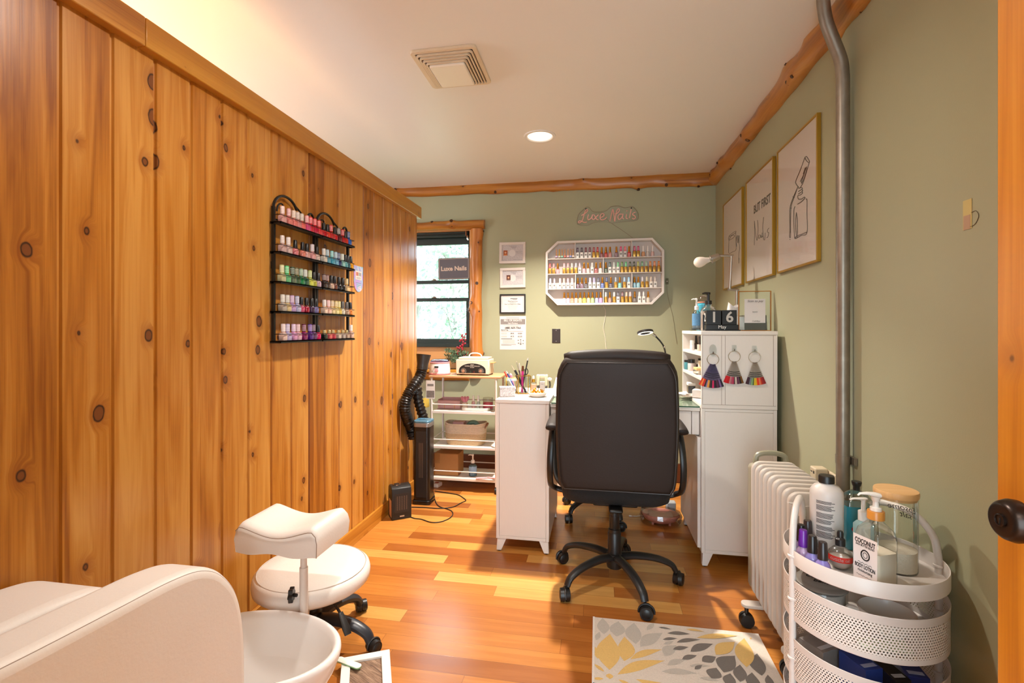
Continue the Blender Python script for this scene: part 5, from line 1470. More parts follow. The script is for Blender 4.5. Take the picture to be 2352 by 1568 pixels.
draw(FO[2], [[(728, 455), (742, 452), (764, 490), (757, 500), (735, 478), (728, 455)], [(728, 455), (690, 560), (655, 645), (658, 672), (680, 700)], [(764, 492), (735, 590), (712, 660), (690, 700)],
 [(742, 532), (715, 600), (690, 650)], [(738, 535), (718, 600), (697, 660)], [(730, 540), (714, 590)], [(745, 545), (722, 620), (700, 668)],
 [(672, 690), (650, 740), (635, 775), (615, 830), (608, 870), (607, 960), (608, 1040), (604, 1085), (608, 1100), (613, 1085), (612, 1000), (615, 880), (622, 830), (642, 775), (668, 700)], [(608, 862), (620, 864)], [(630, 772), (643, 778)], [(606, 1112), (610, 1114)],
 [(676, 706), (700, 700), (707, 708), (685, 724), (676, 730), (700, 715), (708, 726), (684, 744), (676, 748), (702, 733), (707, 745), (690, 758), (672, 762), (675, 790), (700, 790), (722, 775), (726, 785), (700, 812), (668, 832)],
 [(735, 790), (744, 800), (744, 900), (744, 1060), (700, 1080), (655, 1105), (645, 1095), (640, 1000), (640, 880), (648, 850)],
 [(744, 1055), (700, 1072), (660, 1088), (648, 1105)], [(660, 898), (653, 960), (655, 1040), (662, 1090), (668, 1075), (666, 960), (660, 898)]])
draw(FO[0], [[(120, 1085), (145, 1065), (172, 1047), (174, 1058), (150, 1075), (122, 1092)], [(120, 1085), (118, 1118), (140, 1110), (160, 1095), (160, 1080), (140, 1085), (122, 1116)], [(119, 1118), (118, 1180), (120, 1225), (150, 1212), (176, 1195), (176, 1130), (174, 1060)], [(180, 1090), (178, 1130), (182, 1170)], [(184, 1080), (190, 1140), (200, 1080), (202, 1130), (195, 1140)], [(190, 1082), (194, 1130), (198, 1090)], [(200, 1130), (204, 1180), (199, 1240), (199, 1305), (201, 1260)]], .0013)
t = FO[1]
tb = MB()
yc = Vector(onx(1640 + 381 / 3.483, 230 + 840 / 3.483, XR - .013)) - t.location
tb.text('BUT FIRST', .066, on_right(-.0128, yc.y, yc.z + .004), 0, depth=.0003, sx=.92, bold=.0012)
tb.build('lettering', LN, t, smooth=False)
draw(t, [[(323, 965), (325, 1050), (322, 1160)], [(323, 965), (335, 1080), (345, 1120), (352, 1040), (348, 960)], [(372, 1078), (360, 1080), (355, 1100), (364, 1105), (374, 1080), (376, 1100), (385, 1085)], [(385, 1060), (384, 1095), (393, 1085)], [(397, 935), (390, 1010), (395, 1100), (405, 1115), (410, 1060)], [(440, 1022), (430, 1035), (428, 1055), (438, 1060), (430, 1095), (420, 1100)]], .0013)

# ================================================================ things on the cart by the window
def V(*a): return Vector(a)
def box_thing(name, label, cat, loc, dims, m, bev=.002, rz=0, group=None):
    t = MB().box(-dims[0] / 2, -dims[1] / 2, 0, dims[0] / 2, dims[1] / 2, dims[2]).build(name, m, bev=bev)
    t.location = loc; t.rotation_euler = (0, 0, rz)
    return tag(t, label, cat, group)
CTZ = .8534
# wax warmer
p = ony(1010, 858, 3.545)
t = thing('wax_warmer', 'round white and pink wax warmer on the cart top', 'wax warmer', (p[0], 3.545, CTZ))
PINK = mat('warmer_pink', (214, 150, 156), .35)
MB().lathe([(0, .0), (.078, 0), (.083, .004), (.083, .012), (.080, .014), (0, .014)], n=32).build('base', PINK, t)
MB().lathe([(0, .0142), (.080, .0142), (.0805, .03), (.074, .082), (.072, .086), (0, .086)], n=36).build('body', M_WHITEP, t)
MB().lathe([(0, .0862), (.0755, .0862), (.076, .094), (.074, .096), (0, .096)], n=36).build('rim', PINK, t)
MB().lathe([(0, .0962), (.071, .0962), (.069, .106), (.054, .114), (.02, .117), (0, .117)], n=36).build('lid', glass('lavender_lid', (206, 206, 240), .2), t)
MB().box(-.016, -.0815, .055, .016, -.074, .067).build('display', M_BLACKP, t, bev=.002)
KY_ = frame_mat((.003, -.079, .036), (1, 0, 0), (0, 0, 1))
MB().lathe([(0, 0), (.014, 0), (.013, .010), (0, .011)], n=20, M=KY_).build('dial', PINK, t)
MB().box(-.034, -.0838, .028, -.030, -.078, .032).build('indicator', M_BLACKP, t)
# steriliser
a = ony(1044, 858, 3.49); c = ony(1119, 860, 3.49)
wd = (c[0] - a[0]); sx0 = (a[0] + c[0]) / 2
t = thing('steriliser', 'cream table-top steriliser with black dial panel on the cart top', 'steriliser', (sx0 + .012, 3.575, CTZ))
SC_ = mat('cream_enamel', (216, 204, 184), .35)
hw = wd / 2 + .002
MB().box(-hw, -.085, .008, hw, .085, .118).build('housing', SC_, t, bev=.006)
for sxx in (-1, 1): MB().box(sxx * hw * .85 - .012, -.08, 0, sxx * hw * .85 + .012, .08, .0082).build('foot', M_BLACKP, t)
MB().box(-hw + .018, -.078, .1182, hw - .012, .078, .134).build('lid', SC_, t, bev=.004)
MB().tube(spl([(-.045, 0, .133), (-.042, 0, .150), (-.025, 0, .160), (.01, 0, .162), (.035, 0, .156), (.047, 0, .146), (.05, 0, .133)], 4), .007, 10, flat=.7).build('lid_handle', M_WHITEP, t)
MB().box(hw + .0005, -.05, .088, hw + .026, .05, .095).build('side_handle', mat('wood_handle', (196, 140, 84), .5), t, bev=.003)
P = [(-hw * .80, .006), (hw * .80, .006), (hw * .80, .028)] + [(hw * .80 * math.cos(w), .028 + .05 * math.sin(w)) for w in [math.pi * k / 16 for k in range(1, 16)]] + [(-hw * .80, .028)]
pn = MB().prism(P, .0005, .003, M=frame_mat((0, -.0852, .012), (1, 0, 0), (0, 0, 1)))
pn = pn.build('control_panel', M_BLACKP, t, smooth=False)
tx = MB()
tx.text('HIGH', .011, on_back(0, -.0885, .079), 0); tx.text('TEMPERATURE STERILIZER', .0105, on_back(0, -.0885, .069), 0, sx=.95); tx.text('CH-360T', .0085, on_back(0, -.0885, .059), 0)
tx.build('lettering', mat('pale_print', (206, 198, 186), .5), pn, smooth=False)
for dx in (-hw * .52, hw * .52):
    MK = frame_mat((dx, -.0883, .034), (1, 0, 0), (0, 0, 1))
    d_ = MB()
    for k in range(11):
        w = R(-40 + 26 * k); d_.box(-.0008, -.003, 0, .0008, .003, .0006, M=MK @ Matrix.Translation((.0185 * math.cos(w), .0185 * math.sin(w), .0)) @ Matrix.Rotation(w + R(90), 4, 'Z'))
    d_.build('dial_marks', mat('pale_print', (206, 198, 186), .5), pn, smooth=False)
    MB().lathe([(0, 0), (.0135, 0), (.0135, .004), (0, .0045)], n=24, M=MK).build('dial_base', M_CHROME, pn)
    MB().lathe([(0, .0045), (.010, .0045), (.009, .014), (0, .0145)], n=20, M=MK).build('dial', mat('rose_metal', (206, 160, 136), .25, .6), pn)
for dx, c_ in ((-.014, (26, 60, 46)), (.014, (96, 26, 26))):
    MB().box(dx - .0035, -.0905, .020, dx + .0035, -.0882, .034).build('pilot_light', cm(c_, .3), pn)
# second tier: pink box, fluted tray, brush holder, sprays, pink jar
T2 = .5902 + .0002
def at2(px, y, z=T2): return (ony(px, 800, y)[0], y, z)
q = at2(1036, 3.605)
t = thing('pink_box', 'open pink organiser box with gold clips on the second cart tier', 'box', q)
bx = MB().box(-.088, -.055, 0, .088, .055, .004).box(-.088, -.055, .004, .088, -.051, .062).box(-.088, .051, .004, .088, .055, .075).box(-.088, -.051, .004, -.084, .051, .07).box(.084, -.051, .004, .088, .051, .07)
bx.build('body', mat('dusty_pink', (196, 152, 150), .5), t, bev=.0015)
for dx in (-.035, .045): MB().box(dx - .002, -.0565, .004, dx + .002, -.0552, .03).build('clip', M_GOLD, t)
q = at2(1094, 3.535)
t = thing('fluted_tray', 'white fluted edge tray holding bottles on the second cart tier', 'tray', q)
b = MB()
P = rrect(.108, .05, .04, 8); n = len(P)
vs = []
for (k, z) in ((.97, 0), (1, .004), (1, .022), (.975, .022), (.96, .006)): vs += [(p_[0] * k, p_[1] * k, z) for p_ in P]
fs = [(i * n + k, i * n + (k + 1) % n, (i + 1) * n + (k + 1) % n, (i + 1) * n + k) for i in range(4) for k in range(n)] + [tuple(range(n - 1, -1, -1)), tuple(4 * n + k for k in range(n))]
b.add(vs, fs).build('tray', M_WHITEP, t)
rb = MB()
for k in range(30):
    x = -.07 + .14 * k / 29; rb.cyl((x, -.0502, .002), (x, -.0502, .0215), .0018, n=6)
o_ = rb.build('fluting', M_WHITEP, t); o_['kind'] = 'stuff'
TT = T2 + .0065
def spray(px, col, which):
    x, y, _ = at2(px, 3.54)
    t = thing('spray_bottle', 'small %s spray bottle, %s on the fluted tray' % (col, which), 'spray bottle', (x, y, TT), 0, 'small spray bottles on the fluted tray')
    MB().lathe([(0, 0), (.0135, 0), (.014, .002), (.014, .05), (.011, .056), (.0075, .058), (0, .058)], n=18).build('bottle', cm((206, 170, 172) if 'pink' in col else (176, 190, 182), .2), t)
    MB().lathe([(0, .0582), (.009, .0582), (.009, .072), (.0075, .076), (.0075, .098), (.006, .101), (0, .101)], n=16).build('spray_cap', M_WHITEP, t)
spray(1087.5, 'pinkish clear', 'left one'); spray(1098.5, 'greenish clear', 'right one')
x, y, _ = at2(1068, 3.54)
t = thing('brush_holder', 'cream holder with fluffy pink brushes on the fluted tray', 'brush holder', (x, y, TT))
MB().lathe([(0, 0), (.018, 0), (.02, .004), (.021, .045), (.019, .045), (.018, .006), (0, .006)], n=24).build('cup', mat('cream_ceramic', (222, 206, 184), .35), t)
rg = random.Random(2)
for k in range(7):
    w = 2 * math.pi * k / 7; dx, dy = .010 * math.cos(w), .010 * math.sin(w)
    ex, ey = .026 * math.cos(w), .022 * math.sin(w)
    br = MB().tube([(dx * .5, dy * .5, .007), (dx, dy, .05)], .0022, 6)
    hd = MB().tube([(dx, dy, .05), ((dx + ex) / 2, (dy + ey) / 2, .068), (ex, ey, .082 + .004 * (k % 2)), (ex * 1.1, ey * 1.1, .092)], [.004, .0075, .008, .003], 8)
    a_ = br.build('brush_handle', M_WHITEP, t); hd.build('bristles', mat('pink_bristle', ((206, 132, 146), (222, 176, 160))[k % 2], .9), a_)
x, y, _ = at2(1121, 3.555)
t = thing('pink_jar', 'clear jar with bright pink content on the cart tier', 'jar', (x, y, T2 + .0063))
MB().lathe([(0, .004), (.036, .004), (.036, .05), (0, .052)], n=28).build('content', mat('hot_pink', (232, 84, 116), .5), t)
MB().lathe([(0, 0), (.039, 0), (.040, .003), (.038, .085), (0, .088)], n=28).build('jar', M_CLEARP, t)
t_ = MB().text('1', .022, on_back(0, -.0405, .03), 0); t_.build('mark', M_INK, t, smooth=False)
# third tier: rope basket with a pink box and a teal pouch
T3 = .3302 + .0002
x = ony(1070, 990, 3.56)[0]
t = thing('rope_basket', 'woven cream rope basket on the third cart tier', 'basket', (x, 3.565, T3))
b = MB(); P0 = rrect(.150, .075, .06, 8); n = len(P0); vs = []; L = []
rows_ = 15
for i in range(rows_):
    z = .006 + .0105 * i; k = .90 + .10 * math.sin(min(1, (i + 1) / 8) * math.pi / 2) + .004 * (i - 8) * (i > 8)
    sag = lambda p_: -.018 * max(0, (i - 9) / 6) * (1 - abs(p_[0]) / .155) + .010 * max(0, (i - 9) / 6) * (abs(p_[0]) / .155)
    ring = [V(p_[0] * k, p_[1] * k, z + sag(p_)) for p_ in P0]
    b.tube(ring, .0062, 6, 0 if i > 7 else 1, closed=True)
b.prism([(p_[0] * .9, p_[1] * .9) for p_ in P0], 0, .004, mi=1)
def rope(name, c):
    return mat(name, c, .9, var=.22, vscale=120, bump=.9, bscale=180)
b.build('woven_body', [rope('cream_rope', (226, 210, 188)), rope('tan_rope', (208, 180, 142))], t)
MB().tube(spl([(.150, -.03, .12), (.166, -.028, .15), (.168, 0, .158), (.166, .028, .15), (.150, .03, .12)], 4), .005, 8).build('handle', mat('brown_leather_strap', (122, 76, 46), .6), t)
box_thing('pink_carton', 'pink carton sticking out of the rope basket', 'carton', (x - .055, 3.575, T3 + .012), (.085, .07, .152), mat('carton_pink', (206, 160, 160), .5))
t = MB()
t.v = []; t.tube(spl([(-.05, 0, .10), (-.02, 0, .142), (.02, 0, .145), (.045, 0, .115)], 5), .026, 12, flat=.6)
o_ = t.build('teal_pouch', mat('teal_cloth', (120, 156, 140), .7, bump=.3), ang=70); o_.location = (x + .052, 3.575, T3 + .012)
tag(o_, 'soft teal pouch poking out of the rope basket', 'pouch')
# bottom tier: cardboard box, pump bottle, pink handle
T4 = .0972 + .0002
x = ony(1031, 1060, 3.56)[0]
t = thing('cardboard_box', 'brown cardboard box on the lowest cart tier', 'box', (x, 3.57, T4))
MB().box(-.092, -.075, 0, .092, .075, .162).build('carton', M_CARD, t, bev=.002)
MB().box(-.092, -.0755, .163, .092, .0, .1655).build('flap', M_CARD, t, bev=.0005)
MB().box(-.0925, -.0762, .09, -.05, -.0754, .1625).build('tape', mat('brown_tape', (150, 104, 56), .4), t)
def pump_bottle(t, h, r, m_body, m_liq, fill, m_pump, nozzle=(-1, 0), label=None, neck=.4):
    """round bottle with a shoulder, liquid inside, and a pump"""
    MB().lathe([(0, 0), (r * .94, 0), (r, .003), (r, h * .74), (r * .96, h * .80), (r * .7, h * .90), (r * neck, h * .95), (r * neck, h), (0, h)], n=32).build('bottle', m_body, t, ang=60)
    if m_liq:
        f = h * fill
        pr = [(0, .003), (r * .93, .003), (r * .965, .006)]
        if f > h * .74: pr += [(r * .965, h * .74), (r * .93, h * .79)]
        else: pr += [(r * .965, f)]
        MB().lathe(pr + [(0, f)], n=32).build('liquid', m_liq, t, ang=60)
    k = r * neck * 1.15
    d = V(nozzle[0], nozzle[1], 0).normalized()
    MB().lathe([(0, h + .0005), (k, h + .0005), (k, h + .02), (k * .75, h + .022), (k * .45, h + .024), (k * .4, h + .052), (0, h + .053)], n=20).build('pump_collar', m_pump, t)
    z = h + .053
    MB().lathe([(0, z), (k * .55, z), (k * .6, z + .010), (k * .5, z + .013), (0, z + .013)], n=16).tube([V(0, 0, z + .007), d * (k * 1.6) + V(0, 0, z + .008), d * (k * 2.5) + V(0, 0, z + .004)], [k * .42, k * .3, k * .22], 8).build('pump_head', m_pump, t)
x = ony(1086, 1080, 3.53)[0]
t = thing('soap_bottle', 'clear blue soap pump bottle on the lowest cart tier', 'bottle', (x, 3.53, T4))
pump_bottle(t, .095, .030, M_CLEARP, mat('blue_soap', (112, 150, 176), .2), .82, M_WHITEP)
MB().lathe([(.0305, .03), (.0305, .072)], n=32, cap=False).build('label', mat('pale_blue_label', (150, 180, 210), .5), t)
p0, p1, p2 = V(*ony(1094, 1094, 3.436)), V(*ony(1120, 1087, 3.436)), V(*ony(1137, 1086, 3.44))
pk = MB().tube([V(p0.x, p0.y, .108), V(p1.x - .02, p1.y, .115), V(p1.x, p1.y, .119)], [.013, .012, .006], 10, flat=.5, up=(0, 0, 1)).tube(spl([(p1.x, p1.y, .119), (p1.x + .03, p1.y, .117), (p2.x, p2.y, .117)], 3), .006, 8)
o_ = pk.build('pink_clippers', mat('pink_plastic', (222, 160, 166), .4), ang=60)
tag(o_, 'pink plastic tool lying across the lowest cart tier', 'tool')
# leaflet hung at the left of the cart, and a yellow-white cloth behind the hose
a = ony(980, 873, 3.45); c = ony(1000, 915, 3.45)
t = MB().box(a[0], 3.437, c[2], c[0], 3.4385, a[2]).box(a[0] + .004, 3.4362, c[2] + .01, c[0] - .004, 3.4368, c[2] + .06, 1).box(a[0] + .01, 3.4362, a[2] - .04, c[0] - .01, 3.4368, a[2] - .025, 2)
t.tube([(a[0] + .03, 3.438, a[2] - .003), (a[0] + .03, 3.445, a[2] + .012)], .0016, 5, 2)
tag(t.build('leaflet', [M_PAPER, mat('leaflet_photo', (120, 110, 104), .6, var=.6, vscale=90), M_GREYINK], smooth=False), 'small printed leaflet clipped to the left post of the cart', 'leaflet')
a = ony(976, 930, 3.86)
t = MB().add([V(a[0] - .05, 3.86, .60), V(a[0] + .035, 3.85, .64), V(a[0] + .04, 3.855, .55), V(a[0] - .03, 3.865, .53), V(a[0] - .055, 3.862, .555)], [(0, 1, 2, 3, 4)])
t.tube([(a[0] + .03, 3.85, .638), (a[0] + .03, 3.905, .785)], .0015, 5)
o_ = t.build('yellow_cloth', mat('yellow_cloth', (226, 196, 84), .8, var=.2, vscale=20), smooth=False)
sol = o_.modifiers.new('thickness', 'SOLIDIFY'); sol.thickness = .004
tag(o_, 'yellow cloth hanging from the window sill log behind the black hose', 'cloth')

# sill: greenery with berries, pink box
gx_ = ony(1062, 800, 3.93)
t = thing('greenery_spray', 'evergreen sprig with red berries on the window sill', 'decoration', (gx_[0] - .005, 3.93, WZ0 + .0004))
t.scale = (1.25, 1.0, 1.55)
rg = random.Random(9)
lf = MB(); br = MB(); bs = MB()
MB().lathe([(0, 0), (.028, 0), (.036, .01), (.03, .035), (0, .04)], n=14).build('pot', mat('moss_brown', (96, 66, 44), .9, var=.3, vscale=40), t)
needle = [0, 1]
for k in range(16):
    w = rg.uniform(0, 6.28); l = rg.uniform(.07, .15)
    e = V(math.cos(w) * l * .62 - .018, math.sin(w) * l * .35 - .01, rg.uniform(.04, .12))
    if k < 3: e = V(-.12 + .012 * k, -.02 * k, .045 + .028 * k)
    pts = spl([(0, 0, .03), e * .55 + V(0, 0, .03), e], 6)
    br.tube(pts, .002, 5)
    for i in range(2, len(pts)):
        for j in range(9):
            d = V(rg.uniform(-1, 1), rg.uniform(-1, 1), rg.uniform(-.6, .8)).normalized() * .019
            s_ = d.orthogonal().normalized() * .0022
            lf.add([pts[i], pts[i] + d * .5 + s_, pts[i] + d, pts[i] + d * .5 - s_], [(0, 1, 2, 3)], rg.choice(needle))
br.build('stems', mat('twig_brown', (84, 62, 40), .8), t)
lf.build('needles', [mat('needle_green', (66, 92, 62), .6), mat('needle_pale', (112, 142, 108), .6)], t, smooth=False, fix=False)
berry = mat('red_berry', (166, 22, 42), .3)
st_ = MB(); bb = MB()
for (x0, z0, n_) in ((-.012, .10, 10), (.012, .12, 10), (.03, .075, 9), (.0, .17, 8), (.022, .165, 6)):
    st_.tube([(0, 0, .03), (x0, -.02, z0 + .02)], .0012, 4)
    for _ in range(n_):
        c = V(x0 + rg.uniform(-.013, .013), -.022 + rg.uniform(-.012, .012), z0 + rg.uniform(-.025, .03))
        bb.ball(c, .0058, n=8, m=6)
st_.build('berry_stems', mat('twig_brown', (84, 62, 40), .8), t)
o_ = bb.build('berries', berry, t); o_['kind'] = 'stuff'
x = ony(945, 840, 3.9)[0]
box_thing('pink_case', 'pink case on the window sill left of the hose funnel', 'case', (x - .03, 3.905, WZ0 + .0004), (.16, .06, .055), mat('case_pink', (214, 150, 146), .5), bev=.006)

# fume hose with funnel
t = thing('fume_hose', 'black ribbed flexible extractor hose with a funnel end by the partition', 'hose', (-1.27, 3.25, 0))
o_ = t.location
path = [ony(*p_, y) for p_, y in (((950, 1005), 3.28), ((943, 982), 3.26), ((935, 965), 3.20), ((930.5, 943), 3.15), ((932, 920), 3.14), ((939, 903), 3.16), ((950, 887), 3.20), ((964.5, 864), 3.26), ((970, 844), 3.29))]
pts = [V(*p_) - o_ for p_ in spl([path[0], *path[1:]], 14)]
pts = [V(max(p_.x, XP + .043 - o_.x), p_.y, p_.z) for p_ in pts]
rad = [.0355 + .0045 * math.sin(k * 1.9) for k in range(len(pts))]
MB().tube(pts, rad, 18).build('ribbed_hose', mat('ribbed_rubber', (24, 21, 20), .32), t, ang=80)
f0 = pts[-1]; f1 = V(*ony(973, 815, 3.30)) - o_
d = (f1 - f0).normalized()
MB().tube([f0 - d * .01, f0 + d * .02, f0 + d * .03, f1, f1 + d * .004, f1 - d * .002, f0 + d * .03], [.040, .040, .041, .052, .052, .048, .036], 28, cap=False).build('funnel', mat('dark_funnel', (40, 37, 36), .4), t)
# lower loop of the hose, lying behind the heater
lo = [ony(*p_, y) for p_, y in (((958, 890), 3.38), ((961, 920), 3.38), ((968, 945), 3.39), ((976, 975), 3.40), ((976, 1040), 3.40), ((978, 1090), 3.41))]
pts = [V(*p_) - o_ for p_ in spl(lo, 10)]
pts = [p_ if p_.z > .05 else V(p_.x, p_.y, .05) for p_ in pts]
MB().tube(pts, [.034 + .0042 * math.sin(k * 1.9) for k in range(len(pts))], 16).build('ribbed_hose', mat('ribbed_rubber', (24, 21, 20), .32), t, ang=80)

# tower heater
t = thing('tower_heater', 'tall black tower heater with a blue-grey top by the pine wall', 'heater', (-1.185, 3.20, 0))
BK = mat('gloss_black_plastic', (20, 18, 18), .25)
MB().prism(rrect(.064, .064, .022, 6), 0, .028).build('base', BK, t, bev=.003)
MB().prism(rrect(.058, .058, .024, 6), .0282, .528).build('tower', BK, t, bev=.003)
MB().box(-.036, -.0586, .05, .036, -.0580, .50).build('front_panel', mat('black_grille_panel', (30, 27, 26), .5), t)
gr = MB()
for k in range(58):
    for j in range(3):
        gr.box(-.015 + j * .011, -.0596, .185 + k * .0041, -.0075 + j * .011, -.0588, .1872 + k * .0041)
gr.build('grille', mat('heater_coil_grey', (112, 98, 88), .4, .5), t, smooth=False)
MB().prism(rrect(.0595, .0595, .024, 6), .5282, .556).build('collar', mat('silver_collar', (150, 150, 152), .3, .7), t, bev=.002)
MB().prism(rrect(.0585, .0585, .024, 6), .5562, .572).build('top_plate', mat('blue_grey_top', (92, 140, 168), .2, .3), t, bev=.004)
MB().box(-.03, -.02, .5722, .03, -.014, .5732).build('handle_slot', M_BLACKP, t)
# small heater
t = thing('fan_heater', 'small black ceramic fan heater with a paper label on its side', 'heater', (-1.245, 2.925, 0))
t.rotation_euler = (0, 0, R(35))
pr = [(-.055, .004), (-.05, 0), (.05, 0), (.055, .004), (.057, .165), (.05, .19), (.02, .207), (-.03, .206), (-.05, .195), (-.057, .17)]
MB().prism(pr, -.062, .062, M=frame_mat((0, 0, 0), (0, 1, 0), (0, 0, 1))).build('body', mat('matte_black', (26, 24, 23), .45), t, bev=.006)
# local front is -Y : grille plate
g = MB().prism(rrect(.046, .06, .012), 0, .002, M=frame_mat((0, -.0572, .105), (1, 0, 0), (0, 0, 1)))
go = g.build('grille', mat('black_grille', (34, 31, 30), .5), t, smooth=False)
gl = MB()
for j in range(5):
    for k in range(26):
        gl.box(-.032 + j * .0145, -.0602, .062 + k * .0034, -.024 + j * .0145, -.0594, .0636 + k * .0034)
gl.build('grille_bars', mat('heater_coil_grey', (112, 98, 88), .4, .5), go, smooth=False)
MB().box(-.012, -.0585, .018, .016, -.0572, .026).build('badge', mat('silver_badge', (196, 190, 182), .3, .6), t)
MB().box(-.0632, -.042, .016, -.0622, .025, .12).build('paper_label', mat('label_tan', (206, 166, 130), .7, var=.15, vscale=120), t)
MB().lathe([(.020, .0), (.024, .001), (.024, .004), (.019, .004)], c=(-.02, .0, .2062), n=24, cap=False).lathe([(0, 0), (.019, 0), (.017, .006), (0, .007)], c=(-.02, 0, .2062), n=24, mi=1).build('dial', [M_CHROME, M_BLACKP], t)
# cords and power strip
def cord(name, label, pts, r=.0032, m=M_BLACKP, n=7):
    P = spl([onz(a, c, r + .0006) for a, c in pts], n)
    return tag(MB().tube(P, r, 8).build(name, m), label, 'cord')
cord('heater_cord', 'black heater cord looping right across the floor to the power strip', [(943, 1164), (975, 1165), (1010, 1167), (1040, 1164), (1060, 1154), (1070, 1149), (1064, 1143), (1052, 1136), (1030, 1132), (1010, 1129), (998, 1127)])
cord('looped_cord', 'black cord in a long loop from the small fan heater', [(939, 1185), (952, 1190), (968, 1192), (990, 1199), (1012, 1198), (1032, 1190), (1040, 1181), (1037, 1173), (1024, 1167.6), (1008, 1162), (1000, 1150), (996, 1130)], r=.003)
a = onz(1002, 1118, 0)
t = thing('power_strip', 'white power strip on the floor behind the tower heater', 'power strip', (a[0] - .03, a[1] + .02, 0), R(-12))
MB().box(-.07, -.035, .0005, .06, .035, .03).build('body', M_WHITEP, t, bev=.006)
MB().box(.02, -.01, .0302, .045, .01, .034).build('switch', cm((176, 60, 40), .4), t, bev=.001)

# ================================================================ things on the desk
LZ = .8205; GZ = .8070
def dk(px, py, z=LZ): return onz(px, py, z)
q = NT('marble_print'); x, y, z = q.obj()
nn = q.noise(q.vec(q.math('MULTIPLY', x, 40), q.math('MULTIPLY', y, 40), q.math('MULTIPLY', z, 40)), 1, 5, .6, 2.0)
q.l(q.ramp(nn, [(.40, (232, 226, 226)), (.485, (206, 198, 198)), (.5, (120, 112, 114)), (.515, (210, 202, 202)), (.6, (234, 228, 228))]), q.b.inputs['Base Color']); q.b.inputs['Roughness'].default_value = .4
# marble box
p = dk(1163, 911)
t = thing('marble_box', 'small white marble-print box at the left end of the desk', 'box', (p[0], p[1] + .028, LZ), R(14))
MB().box(-.043, -.028, 0, .043, .028, .043).build('base', q.m, t, bev=.001)
MB().box(-.044, -.029, .0432, .044, .029, .054).build('lid', q.m, t, bev=.001)
# glass pen cups
def cup(name, label, loc, w, h, rz):
    t = thing(name, label, 'pen cup', loc, rz, 'gold-edged glass pen cups')
    g = MB()
    for s in (-1, 1):
        g.box(-w, s * w - .001, .003, w, s * w + .001, h - .002); g.box(s * w - .001, -w + .0015, .003, s * w + .001, w - .0015, h - .002)
    g.box(-w, -w, 0, w, w, .0028)
    g.build('glass', M_GLASS, t, smooth=False)
    e = MB()
    for sx in (-1, 1):
        for sy in (-1, 1): e.box(sx * w - .0022, sy * w - .0022, 0, sx * w + .0022, sy * w + .0022, h)
    for z in (.0018, h):
        for s in (-1, 1): e.box(-w, s * w - .002, z - .0018, w, s * w + .002, z + .0018); e.box(s * w - .002, -w, z - .0018, s * w + .002, w, z + .0018)
    e.build('gold_edges', M_GOLD, t, smooth=False)
    return t
pc = dk(1201, 905); c1 = cup('pen_cup', 'taller gold-edged glass cup full of brushes on the desk', (pc[0] - .004, pc[1] + .045, LZ), .036, .105, R(20))
pc2 = (pc[0] - .078, pc[1] + .075, LZ); c2 = cup('pen_cup', 'shorter gold-edged glass cup with pens behind the marble box', pc2, .032, .088, R(8))
def stick(name, label, cat, base, tip, parts):
    """a thin tool standing from base to tip; parts: (name, from, to, r0, r1, material)"""
    A, B = Vector(base), Vector(tip)
    t = thing(name, label, cat, tuple(A))
    for (nm, u0, u1, r0, r1, m) in parts:
        MB().cyl((B - A) * u0, (B - A) * u1, r0, r1, 10).build(nm, m, t)
    return t
def cy(px, py, Y): return ony(px, py, Y)
Yc = c1.location.y; Yd = c2.location.y
B0 = lambda dx, dy=0: (c1.location.x + dx, Yc + dy, LZ + .0045)
D0 = lambda dx, dy=0: (c2.location.x + dx, Yd + dy, LZ + .0045)
stick('marker_pen', 'white and black zebra pen, tallest in the brush cup', 'pen', B0(-.012), cy(1213, 822, Yc), [('barrel', 0, .93, .0042, .0042, mat('zebra_print', (40, 38, 38), .4, var=.9, vscale=120)), ('cap', .931, 1, .0045, .003, M_WHITEP)])
stick('makeup_brush', 'fat pink brush with a brown tip in the brush cup', 'brush', B0(-.006, -.012), cy(1201, 840, Yc - .012), [('handle', 0, .80, .0055, .007, mat('magenta_plastic', (222, 36, 142), .3)), ('bristles', .801, 1, .008, .0055, mat('brown_bristle', (112, 60, 26), .9))])
stick('nail_brush', 'white thin brush with a grey shaft in the brush cup', 'brush', B0(-.004, .010), cy(1192.5, 834, Yc + .01), [('handle', 0, .75, .0035, .0035, mat('rose_handle', (206, 150, 160), .3)), ('bristles', .751, 1, .0035, .003, M_WHITEP)])
stick('nail_brush', 'tall silver brush near the middle of the brush cup', 'brush', B0(.006, .016), cy(1186, 829, Yc + .016), [('handle', 0, .7, .003, .003, M_BLACKP), ('ferrule', .701, .97, .0026, .002, M_NICKEL), ('tip', .971, 1, .0022, .0005, mat('pale_tip', (206, 170, 150), .6))])
stick('dotting_tool', 'slim dotting tool leaning left out of the brush cup', 'tool', B0(.016, -.006), cy(1175, 839, Yc - .006), [('handle', 0, .82, .0024, .0028, M_BLACKP), ('tip', .821, 1, .0026, .001, mat('pale_tip', (206, 170, 150), .6))])
stick('pusher_tool', 'black tweezers leaning left in the brush cup', 'tool', B0(.018, .004), cy(1183, 850, Yc), [('handle', 0, 1, .003, .006, M_BLACKP)])
stick('nail_brush', 'black slanted brush crossing the front of the brush cup', 'brush', B0(.020, -.028), cy(1184, 862, Yc - .03), [('handle', 0, 1, .002, .0026, M_BLACKP)])
t = thing('scissors', 'black-handled scissors at the right of the brush cup', 'scissors', B0(.012, .02))
A = V(*t.location); hx = V(*cy(1209, 853, Yc + .02)) - A
MB().tube([hx + V(.009 * math.cos(w), 0, .017 * math.sin(w)) for w in [2 * math.pi * k / 20 for k in range(20)]], .0028, 8, closed=True).build('handle', M_BLACKP, t)
